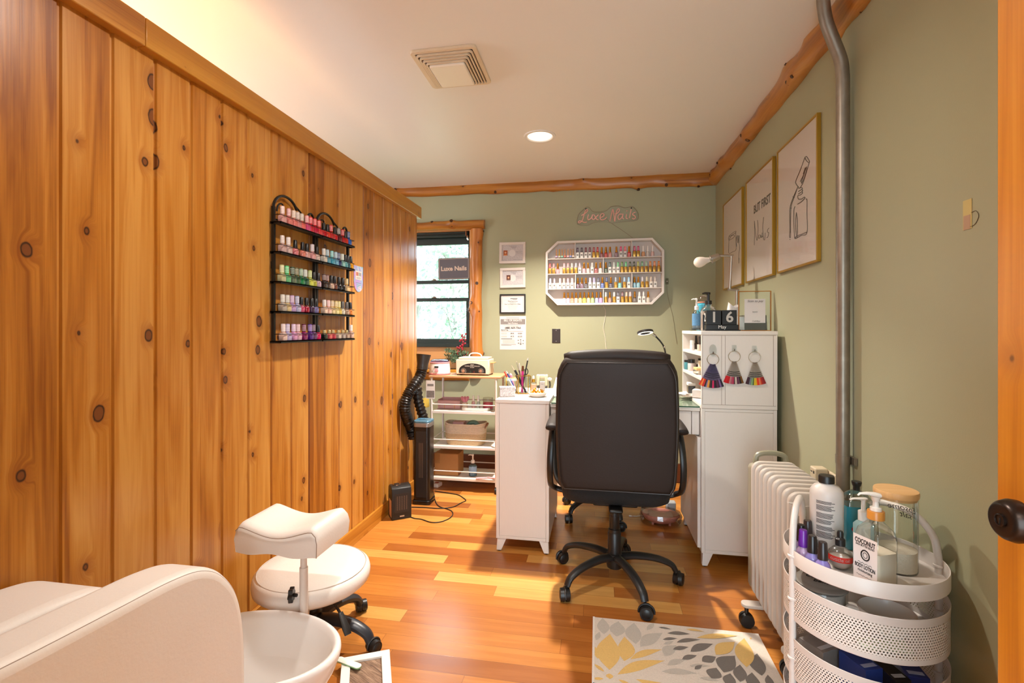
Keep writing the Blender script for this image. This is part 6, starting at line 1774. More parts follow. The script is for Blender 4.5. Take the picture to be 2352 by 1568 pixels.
MB().tube([hx + V(-.014 + .009 * math.cos(w), .004, -.006 + .017 * math.sin(w)) for w in [2 * math.pi * k / 20 for k in range(20)]], .0028, 8, closed=True).build('handle', M_BLACKP, t)
MB().tube([hx + V(-.004, .001, -.018), V(0, 0, 0)], [.004, .0015], 6).build('blade', M_NICKEL, t)
stick('ballpoint_pen', 'red and white pen in the shorter cup', 'pen', D0(.022, -.01), cy(1158, 853, Yd - .01), [('barrel', 0, .72, .0052, .0052, M_WHITEP), ('clicker', .721, 1, .0045, .003, mat('pen_red', (222, 40, 30), .3))])
stick('ballpoint_pen', 'blue pen with a white end in the shorter cup', 'pen', D0(.024, .006), cy(1163, 852, Yd + .006), [('barrel', 0, .88, .0045, .0045, mat('pen_blue', (44, 62, 140), .3)), ('clicker', .881, 1, .0035, .003, M_WHITEP)])
stick('highlighter', 'fat pale pink marker in the shorter cup', 'pen', D0(.018, .014), cy(1172, 857, Yd + .014), [('barrel', 0, .9, .006, .0085, mat('soft_pink', (232, 150, 170), .4)), ('cap', .901, 1, .0085, .004, mat('soft_pink_cap', (236, 176, 190), .4))])
t = thing('cuticle_nipper', 'small steel nipper with round handles in the shorter cup', 'tool', D0(-.004, -.01))
A = V(*t.location); hx = V(*cy(1163, 879, Yd - .01)) - A
MB().tube([hx + V(.010 * math.cos(w), 0, .010 * math.sin(w)) for w in [2 * math.pi * k / 20 for k in range(20)]], .0014, 6, closed=True).build('handle', M_NICKEL, t)
MB().tube([hx + V(.004, 0, -.009), V(.012, .004, 0)], .003, 6).build('blade', mat('brown_steel', (112, 86, 70), .35, .6), t)
# bowl of gold foil
p = dk(1232, 913)
t = thing('foil_bowl', 'shallow white bowl of crumpled gold foil on the desk', 'bowl', (p[0], p[1] + .048, LZ))
MB().lathe([(0, 0), (.036, 0), (.048, .008), (.0535, .024), (.052, .026), (.049, .024), (.042, .012), (0, .006)], n=40).build('bowl', M_PORC, t)
rg = random.Random(5); fo = MB()
for k in range(120):
    r_ = .041 * math.sqrt(rg.random()); w = rg.uniform(0, 6.28)
    c = V(r_ * math.cos(w), r_ * math.sin(w), .014 + .028 * (1 - (r_ / .045) ** 2) * rg.random() + .004)
    u = V(rg.uniform(-1, 1), rg.uniform(-1, 1), rg.uniform(-1, 1)).normalized() * rg.uniform(.005, .010); w_ = u.orthogonal().normalized() * rg.uniform(.003, .007); n_ = u.cross(w_).normalized() * .003
    fo.add([c - u, c - w_ * .6 + n_, c + u, c + w_], [(0, 1, 2), (0, 2, 3)])
o_ = fo.build('gold_foil', mat('gold_leaf', (222, 158, 36), .22, .9), t, smooth=False, fix=False); o_['kind'] = 'stuff'
# dropper bottle, light, tube, holographic folder
p = dk(1223, 897)
t = thing('dropper_bottle', 'peach bottle with a gold dropper cap behind the foil bowl', 'bottle', (p[0], p[1] + .05, LZ))
MB().box(-.0165, -.0165, .0, .0165, .0165, .038).build('liquid', mat('peach_serum', (232, 190, 160), .25), t, bev=.003)
MB().box(-.018, -.018, .0381, .018, .018, .048).build('shoulder', M_CLEARP, t, bev=.003)
MB().lathe([(0, .0482), (.011, .0482), (.0105, .066), (0, .067)], n=18).build('collar', M_GOLD, t)
MB().lathe([(0, .0672), (.0065, .0672), (.006, .082), (.004, .086), (0, .087)], n=14).build('bulb', M_WHITEP, t)
p = dk(1244, 892)
p = (p[0], p[1] - .07, LZ)
t = thing('led_lamp', 'cream square-framed nail lamp standing on the desk behind the bowl', 'nail lamp', (p[0], p[1] + .105, LZ))
P = rrect(.036, .036, .01); I = [(-.016, -.036), (-.016, .012), (.016, .012), (.016, -.036)]
MB().box(-.036, -.011, .014, -.0165, .011, .086).box(.0165, -.011, .014, .036, .011, .086).box(-.0164, -.011, .062, .0164, .011, .086).build('frame', mat('cream_plastic_lamp', (232, 220, 190), .35), t, bev=.005)
MB().box(-.032, -.016, 0, .032, .018, .0138).build('foot', M_BLACKP, t, bev=.002)
MB().ball((.047, .004, .055), .016, .012, .012).build('joint', M_WHITEP, t)
MB().tube([(.047, .004, .045), (.05, .004, .02), (.047, .004, 0)], .005, 8).build('bracket', M_BLACKP, t)
p = dk(1243, 904)
t = thing('cream_tube', 'slim white tube standing in front of the cream nail lamp', 'tube', (p[0] + .002, p[1] + .050, LZ))
MB().box(-.015, -.009, 0, .015, .009, .066).build('box', M_PAPER, t, bev=.001)
MB().box(-.007, -.0094, .05, .007, -.0090, .052).build('print', M_GREYINK, t)
p = dk(1282, 905, GZ)
t = thing('mirror_tent', 'pastel holographic triangle tent card on the glass by the chair', 'tent card', (-.205, 2.84, GZ))
q = NT('holographic_triangles'); x, y, z = q.obj()
vo = q.n('TexVoronoi', voronoi_dimensions='2D', feature='F1'); vo.inputs['Scale'].default_value = 24; q.l(q.vec(q.math('ADD', x, q.math('MULTIPLY', z, .5)), q.math('MULTIPLY', z, .8), 0.0), vo.inputs['Vector'])
sp_ = q.n('SeparateColor'); q.l(vo.outputs['Color'], sp_.inputs[0])
q.l(q.ramp(sp_.outputs[0], [(.0, (232, 236, 120)), (.35, (196, 226, 160)), (.55, (160, 130, 206)), (.75, (232, 206, 220)), (1, (150, 216, 196))]), q.b.inputs['Base Color']); q.b.inputs['Roughness'].default_value = .25; q.b.inputs['Metallic'].default_value = .2
MB().add([V(-.062, -.02, 0), V(.07, -.02, 0), V(.05, .03, .105), V(-.035, .03, .105), V(-.062, .08, 0), V(.07, .08, 0)], [(0, 1, 2, 3), (3, 2, 5, 4), (0, 3, 4), (1, 5, 2), (0, 4, 5, 1)]).build('panel', q.m, t, smooth=False)
MB().prism([(.014 * math.cos(w) * (1 + .15 * (k % 2)), .014 * math.sin(w) * (1 + .15 * (k % 2))) for k, w in enumerate([2 * math.pi * j / 12 for j in range(12)])], .0005, .002, M=frame_mat((-.012, .004, .052), (1, 0, 0), (0, .43, .9))).build('finger_hole', mat('olive_hole', (70, 66, 40), .6), t, smooth=False)
# magnifier lamp behind the chair
t = thing('magnifier_lamp', 'black ring magnifier lamp on a bent arm behind the chair', 'lamp', (.40, 3.02, GZ))
A = V(*t.location); Y_ = 3.02
rc = V(*ony(1482, 763, Y_ - .05)) - A
tl = Matrix.Translation(rc) @ Matrix.Rotation(R(-8), 4, 'Y') @ Matrix.Rotation(R(-14), 4, 'X')
rim = [(.030, .009), (.043, .009), (.047, .006), (.0475, -.004), (.045, -.006), (.030, -.006), (.028, -.004), (.028, .007), (.030, .009)]
MB().lathe(rim, M=tl, n=40, cap=False).build('ring_head', M_BLACKP, t)
MB().lathe([(.0305, -.0068), (.0440, -.0068), (.0440, -.0062), (.0305, -.0062), (.0305, -.0068)], M=tl, n=40, cap=False).build('led_ring', mat('led_ring', (255, 246, 236), .4, emit=2.2), t)
MB().lathe([(0, .002), (.0278, .002), (.0278, -.002), (0, -.002)], M=tl, n=32).build('lens', glass('lens_glass', (214, 206, 196), .2), t)
pp = [V(*ony(a, c, Y_ - .04)) - A for a, c in ((1499, 767), (1506, 772), (1517, 784), (1525, 797), (1529, 815), (1531, 840))] + [V(.0, 0, .03), V(0, 0, .0)]
MB().tube([pp[0], pp[1]], .008, 10).build('joint', M_NICKEL, t)
MB().tube(spl(pp[1:], 5), .0048, 8).build('arm', M_BLACKP, t)
MB().lathe([(0, 0), (.04, 0), (.04, .01), (.01, .016), (0, .016)], n=24).build('base', M_BLACKP, t)
for k in (3, 4): MB().ball(pp[k] + V(.003, -.003, 0), .006, n=10, m=8).build('joint_screw', M_NICKEL, t)
# scalloped silver dish, papers
p = dk(1578, 918, GZ)
t = thing('shell_dish', 'small silver scalloped dish on the glass by the shelf tower', 'dish', (p[0], p[1] + .03, GZ))
vs = []; N_ = 48; lv = [(.45, 0), (.5, .001), (.75, .008), (1.0, .017), (.97, .0172), (.7, .009), (.3, .004)]
for r_, z in lv:
    for k in range(N_):
        w = 2 * math.pi * k / N_; rr_ = .041 * r_ * (1 + (.05 * math.cos(12 * w) if r_ > .6 else 0)); vs.append((rr_ * math.cos(w), rr_ * math.sin(w) * .8, z))
fs = [(i * N_ + k, i * N_ + (k + 1) % N_, (i + 1) * N_ + (k + 1) % N_, (i + 1) * N_ + k) for i in range(len(lv) - 1) for k in range(N_)] + [tuple(range(N_ - 1, -1, -1)), tuple((len(lv) - 1) * N_ + k for k in range(N_))]
MB().add(vs, fs).build('dish', mat('silver_dish', (206, 196, 184), .25, .8), t, ang=60)
a = MB()
for k, (px, py, r_) in enumerate([(1584, 908, .2)]):
    p = dk(px, py, GZ)
    a.box(-.045, -.075, 0, .035, .075, .002, M=Matrix.Translation((p[0] - .005, p[1] + .07, GZ)) @ Matrix.Rotation(R(30), 4, 'Z'))
tag(a.build('paper_sheets', M_PAPER, smooth=False), 'white paper sheets on the glass beside the shelf tower', 'paper')

# ================================================================ shelf tower contents
def SX_(px, py, x): return onx(px, py, x)
TS = TX0 + .05
def jar(name, label, cat, px, z, h, r, m, mcap, hc, x=TS, n=20):
    y = onx(px, 800, x)[1]; y = min(max(y, TY0 + .014 + r + .004), TY1 - .016 - r - .004)
    t = thing(name, label, cat, (x, y, z))
    MB().lathe([(0, 0), (r * .96, 0), (r, .002), (r, h * .9), (r * .9, h), (0, h)], n=n).build('body', m, t)
    MB().lathe([(0, h + .0003), (r * .98 if hc < .03 else r * .6, h + .0003), (r * .98 if hc < .03 else r * .5, h + hc), (0, h + hc)], n=n).build('cap', mcap, t)
    return t
Z1, Z2, Z3 = 1.0778, .9538, .8178
jar('primer_bottle', 'small white primer bottle on the top tower shelf', 'bottle', 1590, Z1, .032, .0125, cm((226, 222, 222), .3), M_WHITEP, .024, x=TX0 + .02)
jar('base_coat', 'black-capped bottle with dark label on the top tower shelf', 'bottle', 1599, Z1, .036, .013, cm((54, 44, 40), .3), M_BLACKP, .045, x=TX0 + .075)
jar('base_coat', 'charcoal-capped bottle right of the dark one, top tower shelf', 'bottle', 1607, Z1, .036, .013, cm((196, 180, 164), .3), cm((84, 76, 74), .4), .045, x=TX0 + .045)
jar('powder_jar', 'teal powder jar with black lid on the middle tower shelf', 'jar', 1578, Z2, .045, .018, cm((70, 128, 136), .3), M_BLACKP, .012, x=TX0 + .022)
jar('powder_jar', 'pale jar with a tall black lid on the middle tower shelf', 'jar', 1588, Z2, .045, .020, cm((206, 190, 186), .3), M_BLACKP, .022, x=TX0 + .03)
jar('powder_jar', 'small dark jar with a white lid, middle tower shelf right', 'jar', 1606, Z2, .035, .017, cm((60, 52, 56), .3), M_WHITEP, .014, x=TX0 + .085)
jar('cream_bottle', 'tall white bottle at the right of the middle tower shelf', 'bottle', 1609, Z2, .07, .013, cm((226, 218, 206), .3), M_BLACKP, .012, x=TX0 + .05)
y_ = onx(1600, 850, TX0 + .02)[1]
t = thing('tip_case', 'clear case with a peach layer at the edge of the middle tower shelf', 'case', (TX0 + .026, y_ - .02, Z2))
MB().box(-.02, -.045, 0, .02, .045, .022).build('base', M_CLEARP, t, bev=.003)
MB().box(-.019, -.043, .0225, .019, .043, .036).build('insert', cm((226, 184, 120), .5), t, bev=.002)
t = thing('clear_organiser', 'clear acrylic box with a white lid on the lowest tower shelf', 'box', (TX0 + .035, onx(1585, 890, TX0 + .03)[1], Z3))
MB().box(-.02, -.03, 0, .02, .03, .045).build('box', M_CLEARP, t, bev=.002)
for k in range(3): MB().box(-.0185, -.026 + k * .018, .001, .0185, -.012 + k * .018, .04).build('insert', cm(((80, 84, 92), (206, 190, 130), (190, 180, 170))[k], .4), t)
MB().box(-.021, -.031, .0452, .021, .031, .062).build('lid', M_WHITEP, t, bev=.002)
t = thing('nail_form_box', 'tilted white box with blue and yellow print on the lowest tower shelf', 'box', (TX0 + .04, onx(1602, 890, TX0 + .03)[1] + .012, Z3 + .003))
t.rotation_euler = (R(0), 0, R(-20))
MB().box(-.03, -.035, 0, .03, .035, .042).build('carton', M_PAPER, t, bev=.001)
MB().box(-.0304, -.028, .010, -.0301, .0, .022).build('blue_print', cm((60, 100, 180), .4), t)
MB().box(-.0304, .004, .008, -.0301, .014, .03).build('yellow_print', cm((230, 206, 60), .4), t)

# ================================================================ on top of the tower
TZ = 1.1895
def tp_(px, Y): return ony(px, 757, Y)[0]
# block calendar
Yk = 2.60
x0_, x1_ = tp_(1620, Yk), tp_(1698, Yk)
t = thing('block_calendar', 'black perpetual block calendar showing 16 May on the tower', 'calendar', ((x0_ + x1_) / 2, Yk + .028, TZ))
hw = (x1_ - x0_) / 2; u = hw - .010
MB().box(-hw, -.030, 0, hw + .006, .034, .006).box(-hw, .028, .006, hw + .004, .034, .085).build('stand', M_BLACKP, t, bev=.001)
m_ = MB().box(-hw + .004, -.028, .0062, hw - .002, .026, .031).build('month_block', M_BLACKP, t, bev=.001)
MB().text('May', .024, on_back(0, -.0284, .0195), 0).build('lettering', mat('calendar_white', (222, 216, 208), .5), m_, smooth=False)
for (dx, ch, nm) in ((-u / 2 - .003, '1', 'cube'), (u / 2 + .0005, '6', 'cube')):
    c_ = MB().box(dx - u / 2, -.026, .0315, dx + u / 2 - .0015, .026, .0315 + .074).build('date_block', M_BLACKP, t, bev=.0012)
    MB().text(ch, .074, on_back(dx, -.0264, .068), 0, bold=.0016).build('numeral', mat('calendar_grey', (190, 184, 176), .5), c_, smooth=False)
cL = MB().text('2', .06, frame_mat((-u - .0055, .0, .068), (0, -1, 0), (0, 0, 1)), 0, bold=.001).build('numeral', mat('calendar_white', (222, 216, 208), .5), t, smooth=False)
# pump bottles
Yb = 2.76
t = thing('lotion_bottle', 'tall clear bottle of white lotion with a black pump behind the calendar', 'bottle', (tp_(1627, Yb), Yb, TZ))
pump_bottle(t, .142, .040, M_CLEARP, mat('white_lotion', (228, 216, 206), .4), .74, M_BLACKP, (-.6, -.5))
Yb = 2.83
t = thing('tray_dish', 'small clear tray under the sanitiser bottle', 'tray', (tp_(1594, Yb) + .012, Yb, TZ))
MB().box(-.03, -.03, 0, .03, .03, .003).box(-.03, -.03, .003, -.0275, .03, .016).box(.0275, -.03, .003, .03, .03, .016).box(-.0275, -.03, .003, .0275, -.0275, .016).box(-.0275, .0275, .003, .0275, .03, .016).build('tray', M_CLEARP, t, smooth=False)
t = thing('sanitiser_bottle', 'clear sanitiser bottle with white pump and blue label, left end of tower top', 'bottle', (tp_(1594, Yb) + .014, Yb, TZ + .0034))
pump_bottle(t, .112, .0235, M_CLEARP, mat('pale_blue_gel', (150, 176, 196), .2), .5, M_WHITEP, (-1, -.1), neck=.42)
MB().lathe([(.024, .025), (.024, .092)], n=24, cap=False).build('label', mat('blue_label', (84, 130, 168), .5, var=.3, vscale=160), t)
Yb = 2.93
t = thing('blue_bottle', 'blue mouthwash-like bottle with a clear domed cap behind the lotion', 'bottle', (tp_(1616, Yb), Yb, TZ))
MB().lathe([(0, 0), (.036, 0), (.038, .003), (.038, .15), (.03, .158), (0, .158)], n=28).build('bottle', mat('turquoise_gel', (70, 160, 184), .2), t)
MB().lathe([(0, .1585), (.034, .1585), (.034, .166), (0, .167)], n=28).build('cap_ring', cm((190, 130, 110), .4), t)
MB().lathe([(0, .1675), (.034, .1675), (.032, .185), (.02, .2), (0, .205)], n=28).build('dome_cap', M_CLEARP, t)
# tissue
Yb = 2.77
t = thing('tissue_pack', 'white tissue standing up behind the calendar', 'tissue', (tp_(1683, Yb), Yb, TZ))
MB().box(-.05, -.035, 0, .05, .045, .075).build('box', M_WHITEP, t, bev=.003)
vs = []
for i in range(7):
    for k in range(18):
        w = 2 * math.pi * k / 18; z = .0752 + .0105 * i + .010 * (i / 6) * math.sin(2 * w + .8); r_ = (.031 + .005 * math.sin(3 * w + i * .3)) * (1 - .02 * i) ; vs.append((r_ * math.cos(w), r_ * .5 * math.sin(w), z + (.016 * math.cos(w) * -.5 if i > 3 else 0)))
MB().add(vs, [(i * 18 + k, i * 18 + (k + 1) % 18, (i + 1) * 18 + (k + 1) % 18, (i + 1) * 18 + k) for i in range(6) for k in range(18)]).build('tissue', mat('tissue_white', (228, 220, 214), .8), t, ang=80)
# swing arm lamp without shade
Yl = 2.98
def lp_(px, py): return V(*ony(px, py, Yl))
t = thing('swing_arm_lamp', 'brushed nickel swing-arm lamp with a bare white bulb, no shade', 'lamp', (lp_(1691, 700).x, Yl, TZ))
A = V(*t.location)
MB().lathe([(0, 0), (.055, 0), (.055, .012), (.012, .02), (0, .02)], n=28).build('base', M_NICKEL, t)
e1 = lp_(1692, 667) - A
MB().cyl((0, 0, .018), e1, .0085, n=14).build('post', M_NICKEL, t)
e2 = lp_(1676, 664) - A
MB().cyl(e1 + V(.012, 0, 0), e2 - V(.010, 0, 0), .0085, n=14).build('elbow', M_NICKEL, t)
e3 = lp_(1680, 588) - A
MB().cyl(e2, e3, .0085, n=14).build('arm', M_NICKEL, t)
e4 = lp_(1653, 587) - A
MB().cyl(e3 + V(.010, 0, 0), e4, .0075, n=14).build('cross_arm', M_NICKEL, t)
e5 = lp_(1634, 595) - A; d = (e5 - e4).normalized()
MB().tube([e4, e4 + d * .005, e4 + d * .03, e5, e5 + d * .002], [.012, .018, .021, .020, .027], 20).build('socket', M_NICKEL, t)
b5 = lp_(1606, 602) - A; d2 = (b5 - e5).normalized()
L_ = (b5 - e5).length
MB().tube([e5 + d2 * .004, e5 + d2 * .012], .0135, 16).build('screw_cap', M_CHROME, t)
MB().tube([e5 + d2 * u for u in (.012, .02, .032, .046, .062, .078, .090, .098, .1015)], [.014, .016, .019, .026, .0305, .0305, .024, .013, .001], 24).build('bulb', mat('opal_bulb', (226, 210, 196), .3), t, ang=70)
# glass sign stand and the dark box behind
Yg = 2.70
xa, xb = tp_(1696, Yg), tp_(1771, Yg)
zt_ = ony(1730, 668, Yg)[2]
t = thing('sign_frame', 'gold-edged glass frame holding a white payment sheet on the tower', 'frame', ((xa + xb) / 2, Yg, TZ))
hw = (xb - xa) / 2; hh = zt_ - TZ
e = MB().box(-hw, -.004, 0, -hw + .004, .004, hh).box(hw - .004, -.004, 0, hw, .004, hh).box(-hw + .004, -.004, hh - .004, hw - .004, .004, hh).box(-hw + .004, -.004, 0, hw - .004, .004, .004)
e.build('gold_edges', mat('copper_gold', (176, 112, 44), .3, .8), t, smooth=False)
MB().box(-hw + .004, .0022, .004, hw - .004, .0032, hh - .004).build('glass', M_GLASS, t, smooth=False)
pw = hw * .66
sh_ = MB().box(-pw * .94, .0005, hh * .2, pw, .0015, hh * .80)
sh_.build('sheet', M_PAPER, t, smooth=False)
sx_ = MB().text('Scan to pay', .0165, on_back(.002, -.0026, hh * .745), 0, shear=.3)
sx_.text('Venmo', .009, on_back(0, -.0026, hh * .475), 0, shear=.3); sx_.text('CashApp', .011, on_back(.006, -.0026, hh * .245), 0, shear=.3)
sx_.build('lettering', [M_GREYINK, cm((176, 40, 50), .5)], t, smooth=False)
box_thing('dark_case', 'dark storage case seen through the glass sign frame', 'case', (tp_(1730, 2.86), 2.86, TZ), (.13, .10, .085), mat('dark_olive_case', (70, 64, 48), .4), bev=.004)
# hooks and swatch rings on the tower front
TF = TY0 - .0025
def ring_set(px, py, r, hook, cols, label, spread, length, tilt, dark):
    c = ony(px, py, TF - .006)
    h = thing('adhesive_hook', 'clear adhesive hook holding the %s swatch ring' % label, 'hook', (c[0] + .001, TF, c[2] + r + .012), 0, 'clear hooks on the tower')
    if hook == 'round': MB().prism([(.018 * math.cos(w), .030 * math.sin(w)) for w in [2 * math.pi * k / 24 for k in range(24)]],   .0002, .002, M=on_back(0, 0, .006)).build('plate', M_GLASS, h, smooth=False)
    else: MB().prism(rrect(.011, .018, .003), .0002, .002, M=on_back(0, 0, .0)).build('plate', M_GLASS, h, smooth=False)
    MB().tube([(0, -.0022, -.004), (0, -.010, -.010), (0, -.013, -.006), (0, -.013, .0)], .0022, 8).build('hook', M_CLEARP, h)
    t = thing('swatch_ring', 'ring of nail colour sticks, %s of the three on the tower' % label, 'swatch ring', (c[0], TF - .008, c[2]), 0, 'nail swatch rings on the tower')
    MB().tube([(r * math.cos(w), 0, r * math.sin(w)) for w in [2 * math.pi * k / 36 for k in range(36)]], .0016, 8, closed=True).build('ring', M_CHROME, t)
    n = len(cols)
    stick_m = glass('grey_clear_stick' if dark else 'clear_stick', (216, 210, 226) if dark else (244, 242, 240), .05, .3)
    for k, cl in enumerate(cols):
        w = R(-90 + tilt + spread * ((k + .5) / n - .5))
        d = V(math.cos(w), 0, math.sin(w)); s = V(-d.z, 0, d.x)
        a = d * (r * .92) * .98 + V(0, -.0004 * (k % 4), 0)
        wd = 2 * (r + length) * math.tan(R(spread / n / 2)) * .62
        yo = V(0, -.0006 - .0007 * (k % 3), 0); th = V(0, -.0008, 0)
        def quad(u0, u1, w0, w1):
            q_ = [a + d * u0 - s * w0 + yo, a + d * u0 + s * w0 + yo, a + d * u1 + s * w1 + yo, a + d * u1 - s * w1 + yo]
            return MB().add(q_ + [v_ + th for v_ in q_], [(0, 1, 2, 3), (7, 6, 5, 4), (0, 4, 5, 1), (1, 5, 6, 2), (2, 6, 7, 3), (3, 7, 4, 0)])
        st__ = quad(0, length * .68, .0028, wd * .8).build('stick', stick_m, t, smooth=False)
        tb_ = quad(length * .68, length, wd * .8, wd); tb_.build('colour_tip', cm(cl, .25), st__, smooth=False)
        nb_ = MB(); dk_ = .40 if dark else .45
        for j in range(3):
            uu = length * (dk_ + .08 * j); q_ = [a + d * uu - s * .0022 + yo * 1 + th * 1.3, a + d * uu + s * .0022 + yo + th * 1.3, a + d * (uu + .0035) + s * .0022 + yo + th * 1.3, a + d * (uu + .0035) - s * .0022 + yo + th * 1.3]
            nb_.add(q_, [(0, 1, 2, 3)])
        nb_.build('number_mark', M_INK, st__, smooth=False)
ring_set(1637.5, 825, .0275, 'round', [(214, 60, 30), (240, 140, 60), (206, 40, 26), (40, 34, 34), (130, 110, 160), (222, 150, 66), (96, 62, 30), (40, 36, 40), (222, 40, 96), (60, 24, 40), (30, 24, 34), (84, 30, 60), (40, 24, 40), (120, 90, 140), (36, 30, 44)], 'left', 49, .118, -4, True)
ring_set(1686.5, 818.5, .0275, 'square', [(190, 16, 24), (206, 16, 28), (180, 12, 20), (196, 120, 126), (166, 90, 100), (176, 56, 86), (66, 26, 36), (196, 176, 166), (84, 40, 66), (104, 70, 84), (36, 26, 24), (110, 70, 26)], 'middle', 40, .112, -2, False)
ring_set(1733, 820.5, .0275, 'square', [(66, 30, 44), (56, 36, 50), (112, 120, 130), (130, 166, 110), (60, 84, 56), (206, 176, 40), (222, 160, 30), (214, 50, 24), (216, 120, 84), (206, 60, 24), (160, 20, 20), (130, 16, 22)], 'right', 40, .112, 2, False)

# ================================================================ under the desk: pink foot spa in a bag, cable
p = onz(1527, 1212, 0)
t = thing('pink_basket', 'pink plastic foot spa in a clear bag on the floor under the desk', 'basket', (p[0] - .015, p[1] + .07, 0))
PKM = mat('salmon_plastic', (226, 150, 130), .4)
MB().lathe([(0, .012), (.06, .012), (.095, .03), (.112, .055), (.112, .062), (.104, .064), (.09, .04), (.05, .03), (0, .03)], n=40, sy=.8).build('body', PKM, t)
b_ = MB()
for k in range(11): b_.box(-.07, -.055 + .011 * k - .0025, .050, .07, -.055 + .011 * k + .0025, .056)
o_ = b_.build('grille', mat('pale_pink_bars', (236, 190, 176), .35), t, smooth=False); o_['kind'] = 'stuff'
for sx in (-1, 1): MB().cyl((sx * .05, -.03, 0), (sx * .05, -.03, .016), .007, n=10).build('foot', PKM, t)
vs = []; rg = random.Random(3)
for i in range(6):
    for k in range(24):
        w = 2 * math.pi * k / 24; r_ = (.108, .122, .126, .118, .09, .05)[i] * (1 + rg.uniform(-.03, .03)); vs.append((r_ * math.cos(w), r_ * .84 * math.sin(w), (.002, .02, .05, .074, .078, .082)[i] + rg.uniform(-.003, .003)))
MB().add(vs, [(i * 24 + k, i * 24 + (k + 1) % 24, (i + 1) * 24 + (k + 1) % 24, (i + 1) * 24 + k) for i in range(5) for k in range(24)]).build('plastic_bag', glass('bag_film', (238, 234, 232), .2, .12), t, smooth=False)
P = [V(*onz(a, c, .004)) for a, c in ((1449, 1184.5), (1462, 1185), (1482, 1183))]
t = thing('usb_cable', 'white charger cable lying on the floor left of the pink foot spa', 'cable', tuple(P[0]))
MB().tube([p_ - P[0] for p_ in P], .002, 6).build('wire', M_WHITEP, t); MB().box(-.012, -.004, -.003, .004, .004, .004).build('plug', M_WHITEP, t, bev=.001)
box_thing('grey_bin', 'grey plastic bin beside the pink foot spa under the desk', 'bin', (.462, 3.22, .0004), (.06, .05, .10), mat('grey_plastic', (150, 150, 150), .4), bev=.008)

# ================================================================ round cart contents
TRZ = .5662
def tz(px, py): return onz(px, py, TRZ)
# big acetone bottle
p = tz(1898, 1265)
t = thing('acetone_bottle', 'large frosted bottle with a black cap on the round cart', 'bottle', (.643, 1.512, TRZ))
t.scale = (.93, .93, .92)
FRO = mat('frosted_plastic', (204, 195, 188), .4, sss=.15)
br_ = .0445
MB().lathe([(0, 0), (br_ * .96, 0), (br_, .004), (br_, .178), (br_ * .97, .190), (br_ * .75, .204), (br_ * .42, .211), (br_ * .40, .214), (0, .214)], n=48).build('bottle', FRO, t, ang=70)
MB().lathe([(0, .2142), (.0215, .2142), (.0215, .232), (.0195, .236), (0, .2365)], n=32).build('cap', M_BLACKP, t)
lb = MB(); cang = math.atan2(-1.512, -.643)
def wrap(b, a0, a1, z0, z1, r_, mi=0, n=8):
    P = []
    for k in range(n + 1):
        a = a0 + (a1 - a0) * k / n; P.append(V(r_ * math.cos(a), r_ * math.sin(a), 0))
    b.add([p_ + V(0, 0, z0) for p_ in P] + [p_ + V(0, 0, z1) for p_ in P], [(k, k + 1, n + 2 + k, n + 1 + k) for k in range(n)], mi)
rg = random.Random(8)
for k in range(34):
    z = .165 - k * .0033
    if k in (3, 9, 10, 16, 21, 22, 27): continue
    wrap(lb, cang - .62, cang - .62 + rg.uniform(.85, 1.12), z, z + .0017, br_ + .0004)
for k in range(14):
    a = cang - .55 + k * .035; wrap(lb, a, a + rg.choice((.010, .02, .026)), .022, .046, br_ + .0004, n=2)
wrap(lb, cang - .5, cang - .1, .014, .018, br_ + .0004)
lb.build('label_print', M_INK, t, smooth=False, fix=False)
# teal bottle with pump, black nozzle bottle behind
t = thing('mouthwash_bottle', 'teal square bottle with a black nozzle at the back of the round cart', 'bottle', (.742, 1.558, TRZ))
t.scale = (1, 1, .86)
TEAL = mat('teal_liquid', (52, 140, 156), .15, coat=.4)
stack(MB(), [(.036, .027, .012, 0), (.038, .029, .012, .004), (.038, .029, .012, .145)]).build('liquid', TEAL, t, ang=60)
stack(MB(), [(.0385, .0295, .012, .1455), (.0375, .028, .012, .158), (.024, .020, .012, .182), (.012, .012, .011, .192)]).build('shoulder', M_CLEARP, t, ang=60)
MB().lathe([(0, .1925), (.009, .1925), (.0085, .205), (.011, .209), (.013, .219), (.0125, .222), (0, .222)], n=20).build('nozzle', M_BLACKP, t)
MB().prism([(.015 * math.cos(w), .012 * math.sin(w)) for w in [2 * math.pi * k / 20 for k in range(20)]], 0, .0006, M=frame_mat((-.012, -.0296, .072), (1, 0, 0), (0, 0, 1))).build('red_badge', cm((206, 36, 40), .4), t, smooth=False)
t = thing('pump_bottle', 'teal-label bottle with a white pump between the big bottle and the lotion', 'bottle', (.706, 1.447, TRZ))
t.scale = (1, 1, .94)
stack(MB(), [(.018, .018, .006, 0), (.019, .019, .006, .003), (.019, .019, .006, .112), (.014, .014, .008, .122), (.010, .010, .009, .126)]).build('bottle', mat('pale_teal_plastic', (150, 184, 186), .25), t, ang=60)
MB().lathe([(0, .1265), (.0125, .1265), (.0125, .152), (.010, .154), (.0055, .155), (.005, .182), (0, .182)], n=20).build('pump_collar', M_WHITEP, t)
MB().tube([(.008, .003, .187), (-.004, -.002, .188), (-.030, -.012, .191), (-.04, -.016, .189)], [.006, .0065, .004, .003], 10, flat=.6, up=(0, 0, 1)).lathe([(0, .1822), (.007, .1822), (.0075, .188), (0, .19)], n=14).build('pump_head', M_WHITEP, t)
